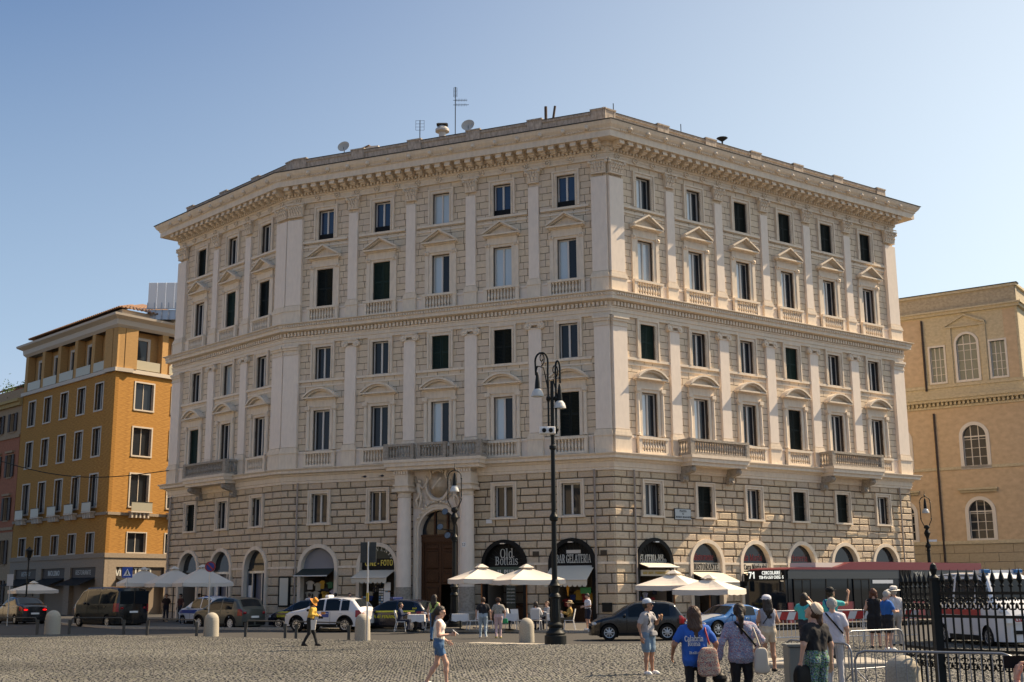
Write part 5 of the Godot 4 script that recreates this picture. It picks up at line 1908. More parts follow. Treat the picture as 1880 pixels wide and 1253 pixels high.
	for s in [-1, 1]:
		b.extr(PackedVector2Array([Vector2(c + s * 1.7, 24.2), Vector2(c + s * 1.7, 24.38), Vector2(c, 25.2), Vector2(c, 25.02)]), 0, 0.2, ft(f, 0, 0))
	b.box(Vector3(c - 1.75, 24.05, 0), Vector3(c + 1.75, 24.2, 0.22), ft(f, 0, 0))
	part("pediment", b.mesh(), pale, o)
	for s in [-1, 1]:
		b = MB.new()
		b.box(Vector3(c + s * 1.45 - 0.25, 19.15, 0), Vector3(c + s * 1.45 + 0.25, 24.05, 0.12), ft(f, 0, 0))
		part("pilaster_strip", b.mesh(), pale, o)
	b = MB.new()
	b.box(Vector3(13.3, 19.2, 0.0), Vector3(15.4, 25.2, 0.02), ft(f, 0, 0))
	part("peach_panel", b.mesh(), peach, o)
	b = MB.new()
	b.box(Vector3(22.4, 19.2, 0.0), Vector3(23.4, 25.2, 0.02), ft(f, 0, 0))
	part("peach_panel", b.mesh(), peach, o)
	for q in [[15.55, 18.7, 25.0], [16.0, 3.2, 16.7]]:
		b = MB.new()
		b.tube([f.t * Vector3(q[0], q[1], 0.15) - org, f.t * Vector3(q[0], q[2], 0.15) - org], 0.09, 8)
		part("rain_pipe", b.mesh(), flat(0.035, 0.02, 0.015, 0.6), o)

func facing_row() -> void:
	# the sunlit house row along the left side of the square, which the shaded windows mirror
	var f := front(Vector3(-50, 0, 34), Vector3(0, 0, -1), 126.0)
	org = Vector3(-50, 0, 34)
	var o := thing("facing_house_row", "long yellow plastered house row along the side of the square", "building", org)
	var wall := grainy(0.58, 0.5, 0.38, 0.12, 0.2, 111, 0.95)
	var pale := grainy(0.55, 0.48, 0.36, 0.12, 0.3, 112, 0.95)
	var hs := []
	var us := []
	for k in 30:
		us.append(2.6 + k * 4.15)
	for u in us:
		for q in [1.0, 6.0, 10.6]:
			hs.append(rect(u - 0.65, q, u + 0.65, q + 2.4))
	part("wall", wall_with_holes(f, hs, 0, 15, 0, f.l), wall, o)
	block_body(f, 10, 14.9, o, wall)
	for u in us:
		for q in [1.0, 6.0, 10.6]:
			town_window(f, u, q, 1.3, 2.4, o, pale, M.glass, 0.2)
	for q in [[4.6, 5.0, 0.2], [9.6, 9.8, 0.12], [14.2, 14.6, 0.4], [14.6, 15.1, 0.8]]:
		var b := MB.new()
		b.box(Vector3(0, q[0], -0.2), Vector3(f.l, q[1], q[2]), ft(f, 0, 0))
		part("string_course", b.mesh(), pale, o)

func neighbours() -> void:
	M.parapet_pale = grainy(0.40, 0.34, 0.24, 0.3, 0.35, 104, 0.95)
	M.leaf = flat(0.07, 0.11, 0.03, 0.7)
	M.leaf.backlight_enabled = true
	M.leaf.backlight = Color(0.2, 0.3, 0.08)
	orange_building()
	red_building()
	peach_building()
	facing_row()

# ------------------------------------------------------------------ street furniture
func umbrella(at: Vector3, w: float, eave: float, apex: float, turn: float, label: String, group: String, m: Material, pole: Material) -> void:
	var o := thing("parasol", label, "parasol", at, group, turn)
	var b := MB.new()
	b.tube([Vector3(0, 0.06, 0), Vector3(0, apex + 0.05, 0)], 0.035, 8)
	part("pole", b.mesh(), pole, o)
	b = MB.new()
	b.box(Vector3(-0.35, 0, -0.35), Vector3(0.35, 0.07, 0.35))
	part("base", b.mesh(), M.old_stone, o)
	var c := [Vector3(-w / 2, eave, w / 2), Vector3(w / 2, eave, w / 2), Vector3(w / 2, eave, -w / 2), Vector3(-w / 2, eave, -w / 2)]
	var cv := MB.new()
	var va := MB.new()
	for i in 4:
		var p: Vector3 = c[i]
		var q: Vector3 = c[(i + 1) % 4]
		var n := 6
		var top := Vector3(0, apex, 0)
		# each side sags a little between its ribs
		for k in n:
			var rows := 4
			for r in rows:
				var f := func(s: float, t: float) -> Vector3:
					var e := p.lerp(q, s)
					var sag := 0.09 * sin(PI * s) * sin(PI * t * 0.9)
					return top.lerp(e, 0.06 + 0.94 * t) - Vector3.UP * sag
				cv.quad(f.call(float(k) / n, float(r + 1) / rows), f.call(float(k + 1) / n, float(r + 1) / rows), f.call(float(k + 1) / n, float(r) / rows), f.call(float(k) / n, float(r) / rows))
			var e0 := p.lerp(q, float(k) / n) - Vector3.UP * 0.09 * sin(PI * k / n) * sin(PI * 0.9)
			var e1 := p.lerp(q, float(k + 1) / n) - Vector3.UP * 0.09 * sin(PI * (k + 1) / n) * sin(PI * 0.9)
			var dn := Vector3.UP * 0.24
			va.quad(e0 - dn * (0.9 + 0.12 * (k % 2)), e1 - dn * (0.9 + 0.12 * ((k + 1) % 2)), e1, e0)
		b = MB.new()
		b.tube([top - Vector3.UP * 0.06, p - Vector3.UP * 0.03], 0.018, 5)
		b.tube([Vector3(0, eave - 0.25, 0), top.lerp(p, 0.5) - Vector3.UP * 0.05], 0.014, 5)
		part("rib", b.mesh(), pole, o)
	part("canopy", cv.mesh(), m, o)
	part("valance", va.mesh(), m, o)
	b = MB.new()
	b.hexa([Vector3(-0.3, apex - 0.03, 0.3), Vector3(0.3, apex - 0.03, 0.3), Vector3(0.05, apex + 0.14, 0.05), Vector3(-0.05, apex + 0.14, 0.05)], [Vector3(-0.3, apex - 0.03, -0.3), Vector3(0.3, apex - 0.03, -0.3), Vector3(0.05, apex + 0.14, -0.05), Vector3(-0.05, apex + 0.14, -0.05)])
	part("top_cap", b.mesh(), m, o)

func stone_bollard(px: float, py: float, top: float, width: float, label: String) -> void:
	var p := gnd(px, py)
	var h := beside(px, top, p).y
	var r: float = width / 2 * absf(p.z) / F
	var b := MB.new()
	var pr := [Vector2(r * 1.04, -0.02), Vector2(r * 1.03, h * 0.25), Vector2(r * 0.98, h * 0.66)]
	for i in 7:
		var a := PI / 2 * (i + 1) / 7
		pr.append(Vector2(maxf(r * 0.96 * cos(a), 0.002), h * 0.7 + h * 0.3 * sin(a)))
	b.lathe(pr, 18)
	single("stone_bollard", b.mesh(), M.bollard, label, "bollard", p, "stone bollards along the square")

func low_rail(x0: float, y0: float, x1: float, y1: float, top: float, label: String) -> void:
	var a := gnd(x0, y0)
	var c := gnd(x1, y1)
	var h := beside(x0, top, a).y
	var o := thing("low_rail", label, "rail", a, "low metal rails along the road")
	var v := c - a
	for e in [Vector3.ZERO, v]:
		var b := MB.new()
		b.box(e + Vector3(-0.06, -0.02, -0.04), e + Vector3(0.06, h - 0.1, 0.04))
		part("post", b.mesh(), M.rail_iron, o)
	var b := MB.new()
	var d := v.normalized()
	b.tube([Vector3(0, h - 0.32, 0) + d * 0.12, Vector3(0, h - 0.05, 0) + d * 0.12, Vector3(0, h, 0) + d * 0.2, v + Vector3(0, h, 0) - d * 0.2, v + Vector3(0, h - 0.05, 0) - d * 0.12, v + Vector3(0, h - 0.32, 0) - d * 0.12], 0.03, 6)
	b.tube([Vector3(0, h - 0.25, 0), Vector3(0, h - 0.25, 0) + d * 0.13], 0.02, 5)
	b.tube([v + Vector3(0, h - 0.25, 0), v + Vector3(0, h - 0.25, 0) - d * 0.13], 0.02, 5)
	part("bar", b.mesh(), M.rail_iron, o)

func bell_lamp(o: Node, at: Vector3, s: float) -> void:
	var b := MB.new()
	b.lathe([Vector2(0.07 * s, 0.12 * s), Vector2(0.12 * s, 0.0), Vector2(0.1 * s, 0.3 * s), Vector2(0.06 * s, 0.62 * s), Vector2(0.03 * s, 0.74 * s), Vector2(0.001, 0.75 * s)], 14, T3(at.x, at.y, at.z))
	part("lamp_housing", b.mesh(), M.iron, o)
	b = MB.new()
	b.lathe([Vector2(0.26 * s, -0.28 * s), Vector2(0.25 * s, -0.2 * s), Vector2(0.2 * s, -0.06 * s), Vector2(0.12 * s, 0.03 * s)], 18, T3(at.x, at.y, at.z))
	b.lathe([Vector2(0.001, -0.25 * s), Vector2(0.25 * s, -0.27 * s)], 18, T3(at.x, at.y, at.z))
	part("lamp_shade", b.mesh(), flat(0.5, 0.5, 0.48, 0.35), o)

func post_shape(h: float, r: float) -> ArrayMesh:
	var b := MB.new()
	b.lathe([Vector2(0.42, 0.0), Vector2(0.42, 0.32), Vector2(0.36, 0.36), Vector2(0.38, 0.42), Vector2(0.28, 0.52), Vector2(0.24, 0.62), Vector2(0.3, 0.68), Vector2(0.3, 0.74), Vector2(0.2, 0.82), Vector2(0.21, 1.0), Vector2(0.17, 1.7), Vector2(0.24, 1.76), Vector2(0.2, 1.84), Vector2(0.15, 1.9), Vector2(0.19, 2.1), Vector2(0.25, 2.18), Vector2(0.18, 2.26), Vector2(0.11, 2.42), Vector2(r, 2.6), Vector2(r * 0.9, 4.6), Vector2(r * 1.5, 4.66), Vector2(r * 1.6, 4.78), Vector2(r * 1.1, 4.88), Vector2(r * 0.85, 4.95), Vector2(r * 0.75, h * 0.73), Vector2(r * 1.3, h * 0.735), Vector2(r * 1.2, h * 0.745), Vector2(r * 0.7, h * 0.75), Vector2(r * 0.6, h)], 14)
	# fluting on the foot
	for i in 10:
		var a := TAU * i / 10
		b.tube([Vector3(sin(a) * 0.205, 1.0, cos(a) * 0.205), Vector3(sin(a) * 0.17, 1.7, cos(a) * 0.17)], 0.022, 4)
	return b.mesh()

func double_lamp() -> void:
	var p := gnd(1020, 1184)
	var top := beside(1020, 700, p).y
	var o := thing("street_lamp", "tall black cast iron street lamp with two scrolled arms and bell lamps", "street lamp", p)
	part("post", post_shape(top, 0.11), M.iron, o)
	var k := absf(p.z) / F
	for e in [[-1, 1012.0, 648.0, 993.0, 716.0], [1, 1029.0, 663.0, 1034.0, 738.0]]:
		var s: int = e[0]
		var x0: float = (e[1] - 1020.0) * k
		var lampx: float = (e[3] - 1020.0) * k
		var ht := beside(1020, e[2], p).y
		var ly := beside(1020, e[4], p).y
		var b := MB.new()
		# a shepherd's crook: up the shaft, over the top, down and round into a scroll
		var sx := 0.15 * s
		var w: float = lampx - sx if s > 0 else lampx + 0.15
		var pts := [Vector3(sx, top - 2.1, 0), Vector3(sx, top - 0.6, 0), Vector3(sx * 1.05, ht - 0.75, 0)]
		for i in 11:
			var a := PI * i / 10
			pts.append(Vector3(sx + w * 0.5 * (1 - cos(a)) * (1.18 if i > 5 else 1.0), ht - 0.35 + 0.35 * sin(a), 0))
		pts.append(Vector3(lampx * 1.1, ht - 0.9, 0))
		pts.append(Vector3(lampx, ly + 0.95, 0))
		b.tube(pts, 0.04, 8)
		var sc := []
		for i in 16:
			var a := -PI / 2 + i * 0.5
			var r := 0.24 * (1 - i / 19.0)
			sc.append(Vector3(lampx - s * 0.03 - s * (0.18 - r * 0.2) + cos(a) * r * 0.55, ly + 1.25 + sin(a) * r * 1.2, 0))
		b.tube(sc, 0.025, 6)
		b.tube([Vector3(lampx, ly + 0.95, 0), Vector3(lampx - s * 0.25, ly + 0.9, 0), Vector3(sx + s * 0.05, ly + 0.25, 0), Vector3(sx, ly - 0.1, 0)], 0.025, 6)
		b.ball(Vector3(sx, top - 0.7, 0), Vector3(0.09, 0.13, 0.09), 8, 6)
		b.ball(Vector3(sx, top - 1.9, 0), Vector3(0.1, 0.14, 0.1), 8, 6)
		b.tube([Vector3(0, top - 2.2, 0), Vector3(sx, top - 2.0, 0)], 0.05, 6)
		part("arm", b.mesh(), M.iron, o)
		bell_lamp(o, Vector3(lampx, ly, 0), 0.95)
	# camera box strapped to the post
	var cy := beside(1010, 793, p).y
	var b := MB.new()
	b.block(Vector3(-0.52, cy - 0.13, 0.12), Vector3(0.1, cy + 0.15, 0.42), 0.03)
	var box := part("camera_box", b.mesh(), M.white, o)
	for x in [-0.34, -0.08]:
		b = MB.new()
		b.lathe([Vector2(0.085, 0), Vector2(0.085, 0.04), Vector2(0.05, 0.05), Vector2(0.001, 0.02)], 12, Transform3D(Basis(Vector3.RIGHT, PI / 2), Vector3(x, cy, 0.42)))
		part("lens", b.mesh(), M.black, box)
	b = MB.new()
	b.tube([Vector3(0, cy, 0.05), Vector3(0, cy, 0.2)], 0.1, 8)
	part("bracket", b.mesh(), M.iron, o)

func hoop_lamp(px: float, depth: float, top_y: float, label: String, floods: bool) -> void:
	var d := ray(px, 1100)
	var p := EYE + d * (-depth / d.z)
	p.y = 0.0
	var h := beside(px, top_y, p).y
	var o := thing("street_lamp", label, "street lamp", p)
	var neck := h - 2.5
	part("post", post_shape(neck, 0.12), M.iron, o)
	var b := MB.new()
	for s in [-1, 1]:
		var pts := [Vector3(0, neck, 0), Vector3(s * 0.18, neck + 0.12, 0), Vector3(s * 0.36, neck + 0.5, 0)]
		for i in 7:
			var a := PI / 2 * i / 6
			pts.append(Vector3(s * 0.36 * cos(a), h - 0.75 + 0.35 * sin(a), 0))
		b.tube(pts, 0.03, 6)
		b.ball(Vector3(s * 0.36, neck + 0.6, 0), Vector3(0.05, 0.08, 0.05), 6, 4)
		b.ball(Vector3(s * 0.36, h - 0.8, 0), Vector3(0.05, 0.08, 0.05), 6, 4)
	b.ball(Vector3(0, neck, 0), Vector3(0.2, 0.16, 0.2), 10, 6)
	b.lathe([Vector2(0.08, neck - 0.8), Vector2(0.16, neck - 0.55), Vector2(0.22, neck - 0.4), Vector2(0.1, neck - 0.15)], 10)
	b.tube([Vector3(0, h - 0.42, 0), Vector3(0, h, 0)], 0.03, 6, 0.01)
	b.ball(Vector3(0, h - 0.3, 0), Vector3(0.06, 0.1, 0.06), 6, 4)
	part("hoop", b.mesh(), M.iron, o)
	bell_lamp(o, Vector3(0, h - 1.25, 0), 1.0)
	if floods:
		for e in [[-0.5, neck - 0.1, 0.3], [-0.75, neck - 0.9, 0.35], [-0.35, neck - 1.35, 0.4]]:
			b = MB.new()
			b.tube([Vector3(0, e[1] - 0.2, 0), Vector3(e[0], e[1] - 0.1, e[2] * 0.5)], 0.03, 5)
			b.lathe([Vector2(0.05, -0.22), Vector2(0.17, -0.02), Vector2(0.19, 0.0)], 12, Transform3D(Basis(Vector3.RIGHT, 1.2) * Basis(Vector3(0, 0, 1), 0.3), Vector3(e[0], e[1], e[2])))
			var fl := part("floodlight", b.mesh(), M.iron, o)
			b = MB.new()
			b.lathe([Vector2(0.001, 0.012), Vector2(0.17, 0.0)], 12, Transform3D(Basis(Vector3.RIGHT, 1.2) * Basis(Vector3(0, 0, 1), 0.3), Vector3(e[0], e[1], e[2])))
			part("lamp_glass", b.mesh(), flat(0.12, 0.14, 0.16, 0.1), fl)
	else:
		b = MB.new()
		b.box(Vector3(0.05, neck - 1.0, -0.06), Vector3(0.6, neck - 0.85, 0.1))
		part("camera", b.mesh(), M.white, o)

func lantern_post() -> void:
	var d := ray(47, 1100)
	var p := EYE + d * (-88.0 / d.z)
	p.y = 0
	var h := beside(47, 1004, p).y
	var o := thing("lantern_post", "slim black lantern post before the ochre brick building", "street lamp", p)
	var b := MB.new()
	b.lathe([Vector2(0.2, 0), Vector2(0.18, 0.5), Vector2(0.08, 0.8), Vector2(0.06, 2.0), Vector2(0.05, h - 1.0), Vector2(0.12, h - 0.95), Vector2(0.05, h - 0.85)], 10)
	part("post", b.mesh(), M.iron, o)
	b = MB.new()
	b.lathe([Vector2(0.12, h - 0.85), Vector2(0.27, h - 0.3), Vector2(0.3, h - 0.28), Vector2(0.08, h - 0.08), Vector2(0.03, h)], 6)
	part("lantern", b.mesh(), M.iron, o)

func sign_pole(px: float, py: float, top: float, kind: String, label: String, size := 0.6) -> void:
	var p := gnd(px, py)
	var h := beside(px, top, p).y
	var o := thing("road_sign", label, "sign", p)
	var b := MB.new()
	b.tube([Vector3.ZERO, Vector3(0, h, 0)], 0.035, 8)
	part("pole", b.mesh(), M.steel, o)
	if kind == "disc":
		var t := Transform3D(Basis(Vector3.RIGHT, PI / 2), Vector3(0, h - size / 2, 0.04))
		b = MB.new()
		b.lathe([Vector2(0.001, 0.0), Vector2(size / 2, 0.0), Vector2(size / 2, 0.015), Vector2(0.001, 0.016)], 24, t)
		var s := part("plate", b.mesh(), flat(0.22, 0.015, 0.02, 0.5), o)
		b = MB.new()
		b.lathe([Vector2(0.001, 0.024), Vector2(size * 0.36, 0.022), Vector2(size * 0.36, 0.01)], 24, t)
		part("blue_field", b.mesh(), flat(0.01, 0.03, 0.2, 0.5), s)
		b = MB.new()
		b.box(Vector3(-size * 0.4, -0.035, 0.07), Vector3(size * 0.4, 0.035, 0.08), Transform3D(Basis(Vector3(0, 0, 1), -PI / 4), Vector3(0, h - size / 2, 0)))
		part("red_bar", b.mesh(), flat(0.3, 0.02, 0.02, 0.5), s)
	elif kind == "crossing":
		b = MB.new()
		b.block(Vector3(-size / 2, h - size, 0.03), Vector3(size / 2, h, 0.05), 0.005)
		var s := part("plate", b.mesh(), flat(0.01, 0.07, 0.36, 0.5), o)
		b = MB.new()
		b.extr(PackedVector2Array([Vector2(-size * 0.36, h - size * 0.82), Vector2(size * 0.36, h - size * 0.82), Vector2(0, h - size * 0.14)]), 0.05, 0.056)
		part("white_triangle", b.mesh(), M.white, s)
		b = MB.new()
		b.ball(Vector3(0, h - size * 0.36, 0.058), Vector3(0.03, 0.03, 0.006), 8, 4)
		b.extr(PackedVector2Array([Vector2(-0.03, h - size * 0.6), Vector2(-0.1, h - size * 0.78), Vector2(-0.06, h - size * 0.78), Vector2(0, h - size * 0.64), Vector2(0.07, h - size * 0.78), Vector2(0.11, h - size * 0.78), Vector2(0.04, h - size * 0.6), Vector2(0.03, h - size * 0.42), Vector2(-0.03, h - size * 0.42)]), 0.056, 0.062)
		part("walking_figure", b.mesh(), M.black, s)
	elif kind == "back":
		b = MB.new()
		b.block(Vector3(-0.33, h - 0.86, -0.09), Vector3(0.33, h - 0.02, -0.06), 0.01)
		b.box(Vector3(-0.3, h - 0.3, -0.06), Vector3(0.3, h - 0.26, -0.03))
		b.box(Vector3(-0.3, h - 0.65, -0.06), Vector3(0.3, h - 0.61, -0.03))
		part("plate", b.mesh(), flat(0.03, 0.035, 0.035, 0.6), o)
		b = MB.new()
		b.box(Vector3(-0.05, 1.6, -0.037), Vector3(0.05, 1.95, 0.041))
		part("sticker", b.mesh(), flat(0.4, 0.3, 0.05, 0.6), o)
	else:
		b = MB.new()
		b.block(Vector3(-size / 2, h - size * 1.8, 0.03), Vector3(size / 2, h, 0.05), 0.005)
		part("plate", b.mesh(), flat(0.35, 0.36, 0.38, 0.5), o)

func make_chair() -> Node3D:
	var o := thing("cafe_chair", "", "chair", Vector3.ZERO, "white chairs of the pavement cafe")
	var b := MB.new()
	b.block(Vector3(-0.22, 0.43, -0.22), Vector3(0.22, 0.46, 0.22), 0.008)
	part("seat", b.mesh(), M.white_plastic, o)
	b = MB.new()
	b.hexa([Vector3(-0.2, 0.5, -0.2), Vector3(0.2, 0.5, -0.2), Vector3(0.21, 0.98, -0.3), Vector3(-0.21, 0.98, -0.3)], [Vector3(-0.2, 0.5, -0.225), Vector3(0.2, 0.5, -0.225), Vector3(0.21, 0.98, -0.325), Vector3(-0.21, 0.98, -0.325)])
	part("backrest", b.mesh(), M.white_plastic, o)
	for s in [-1, 1]:
		b = MB.new()
		b.tube([Vector3(s * 0.2, 0.45, 0.19), Vector3(s * 0.23, 0, 0.25)], 0.018, 6)
		part("leg", b.mesh(), M.white_plastic, o)
		b = MB.new()
		b.tube([Vector3(s * 0.23, 0, -0.3), Vector3(s * 0.2, 0.45, -0.2), Vector3(s * 0.21, 0.98, -0.31)], 0.018, 6)
		part("leg", b.mesh(), M.white_plastic, o)
	return o

func cafe_table(at: Vector3, label: String) -> void:
	var o := thing("cafe_table", label, "table", at, "cloth covered cafe tables")
	var b := MB.new()
	b.box(Vector3(-0.37, 0.73, -0.37), Vector3(0.37, 0.75, 0.37))
	part("tabletop", b.mesh(), M.wood, o)
	b = MB.new()
	b.tube([Vector3(0, 0.02, 0), Vector3(0, 0.73, 0)], 0.035, 8)
	b.lathe([Vector2(0.25, 0), Vector2(0.22, 0.03), Vector2(0.03, 0.05)], 12)
	part("leg", b.mesh(), M.iron, o)
	b = MB.new()
	b.box(Vector3(-0.4, 0.752, -0.4), Vector3(0.4, 0.765, 0.4))
	for i in 4:
		var t := Transform3D(Basis(Vector3.UP, PI / 2 * i), Vector3.ZERO)
		for k in 4:
			var x := -0.4 + 0.2 * k
			var z := 0.4 + 0.025 * (k % 2)
			var z2 := 0.4 + 0.025 * ((k + 1) % 2)
			b.quad(t * Vector3(x, 0.45 - 0.05 * (k % 2), z + 0.02), t * Vector3(x + 0.2, 0.45 - 0.05 * ((k + 1) % 2), z2 + 0.02), t * Vector3(x + 0.2, 0.765, 0.4), t * Vector3(x, 0.765, 0.4))
	part("tablecloth", b.mesh(), M.white_plastic, o)

func crowd_barrier(a: Vector3, c: Vector3, label: String, bars := 14) -> void:
	var o := thing("crowd_barrier", label, "barrier", a, "galvanised crowd barriers")
	var v := c - a
	var d := v.normalized()
	var l := v.length()
	var b := MB.new()
	var h := 1.1
	var pts := [Vector3(0, 0.28, 0), Vector3(0, h - 0.14, 0), d * 0.05 + Vector3(0, h - 0.04, 0), d * 0.16 + Vector3(0, h, 0), v - d * 0.16 + Vector3(0, h, 0), v - d * 0.05 + Vector3(0, h - 0.04, 0), v + Vector3(0, h - 0.14, 0), v + Vector3(0, 0.28, 0)]
	b.tube(pts, 0.021, 8)
	b.tube([Vector3(0, 0.28, 0), v + Vector3(0, 0.28, 0)], 0.017, 6)
	part("frame", b.mesh(), M.barrier_steel, o)
	for i in bars:
		b = MB.new()
		var p := d * (l * (i + 1) / (bars + 1))
		b.tube([p + Vector3(0, 0.28, 0), p + Vector3(0, h, 0)], 0.009, 5)
		part("bar", b.mesh(), M.barrier_steel, o)
	var n := Vector3(-d.z, 0, d.x)
	for q in [0.22, l - 0.22]:
		b = MB.new()
		b.tube([d * q - n * 0.3, d * q - n * 0.28 + Vector3.UP * 0.04, d * q + Vector3.UP * 0.28, d * q + n * 0.28 + Vector3.UP * 0.04, d * q + n * 0.3], 0.016, 6)
		part("foot", b.mesh(), M.barrier_steel, o)

func board_barrier(a: Vector3, c: Vector3, label: String) -> void:
	var o := thing("road_barrier", label, "barrier", a, "white road barriers before the bus")
	var v := c - a
	var d := v.normalized()
	var b := MB.new()
	b.tube([Vector3.ZERO, Vector3(0, 1.2, 0), v + Vector3(0, 1.2, 0), v], 0.025, 6)
	b.tube([Vector3(0, 0.25, 0), v + Vector3(0, 0.25, 0)], 0.02, 6)
	part("frame", b.mesh(), M.white_plastic, o)
	var n := int(v.length() / 0.16)
	for i in n:
		var p := d * (v.length() * (i + 0.5) / n)
		b = MB.new()
		b.tube([p + Vector3(0, 0.25, 0), p + Vector3(0, 0.86, 0)], 0.011, 5)
		part("bar", b.mesh(), M.white_plastic, o)
	var up := Vector3.UP
	var k := int(v.length() / 0.3)
	for i in k:
		b = MB.new()
		var p0 := d * (v.length() * i / k)
		var p1 := d * (v.length() * (i + 1) / k)
		var sl := d * 0.12
		b.hexa([p0 + up * 0.88 + Vector3(0, 0, 0.03), p1 + up * 0.88 + Vector3(0, 0, 0.03), p1 + sl + up * 1.16 + Vector3(0, 0, 0.03), p0 + sl + up * 1.16 + Vector3(0, 0, 0.03)],
			[p0 + up * 0.88, p1 + up * 0.88, p1 + sl + up * 1.16, p0 + sl + up * 1.16])
		part("stripe", b.mesh(), M.sign_red if i % 2 else M.white_plastic, o)

func iron_fence(a: Vector3, c: Vector3, h: float, spacing: float, label: String, post_first: bool) -> void:
	var o := thing("iron_fence", label, "fence", a, "ornate iron fence")
	var v := c - a
	var d := v.normalized()
	var n := int(v.length() / spacing)
	for y in [0.15, 0.95, h - 0.85, h - 0.45]:
		var r := MB.new()
		r.hexa([Vector3(0, y, 0.025), v + Vector3(0, y, 0.025), v + Vector3(0, y + 0.05, 0.025), Vector3(0, y + 0.05, 0.025)], [Vector3(0, y, -0.025), v + Vector3(0, y, -0.025), v + Vector3(0, y + 0.05, -0.025), Vector3(0, y + 0.05, -0.025)])
		part("rail", r.mesh(), M.iron, o)
	var bar := MB.new()
	bar.tube([Vector3(0, 0, 0), Vector3(0, h - 0.3, 0)], 0.019, 6)
	bar.ball(Vector3(0, h - 0.3, 0), Vector3(0.04, 0.03, 0.04), 6, 4)
	bar.lathe([Vector2(0.012, h - 0.28), Vector2(0.05, h - 0.2), Vector2(0.035, h - 0.13), Vector2(0.012, h - 0.06), Vector2(0.001, h)], 6)
	var bm := bar.mesh()
	var sc := MB.new()
	for s in [-1, 1]:
		for q in [1, -1]:
			var pts := []
			for i in 12:
				var an := -PI / 2 + i * 0.5
				var r := 0.1 * (1 - i / 14.0)
				pts.append(Vector3(s * (spacing * 0.25) + cos(an) * r * 0.6 * s, h - 0.6 + q * (0.06 + sin(an) * r * 0.6), 0))
			sc.tube(pts, 0.015, 4)
	sc.ball(Vector3(0, h - 0.63, 0), Vector3(0.03, 0.05, 0.03), 6, 4)
	var sm := sc.mesh()
	var ang := Basis(Vector3.UP, -atan2(d.z, d.x))
	for i in n + 1:
		var p := v * (float(i) / n)
		part("spear_bar", bm, M.iron, o, T3(p.x, 0, p.z))
		if i < n:
			part("scroll", sm, M.iron, o, Transform3D(ang, p + d * spacing * 0.5))
			part("scroll", sm, M.iron, o, Transform3D(ang, p + d * spacing * 0.5 - Vector3.UP * (h - 1.35)))
	if post_first:
		var b := MB.new()
		b.box(Vector3(-0.07, 0, -0.07), Vector3(0.07, h - 0.2, 0.07))
		b.lathe([Vector2(0.1, h - 0.2), Vector2(0.1, h - 0.15), Vector2(0.04, h - 0.1), Vector2(0.07, h), Vector2(0.05, h + 0.08), Vector2(0.001, h + 0.12)], 8)
		part("post", b.mesh(), M.iron, o)

func at_depth(px: float, depth: float) -> Vector3:
	var d := ray(px, 1085)
	var p := EYE + d * (-depth / d.z)
	p.y = 0
	return p

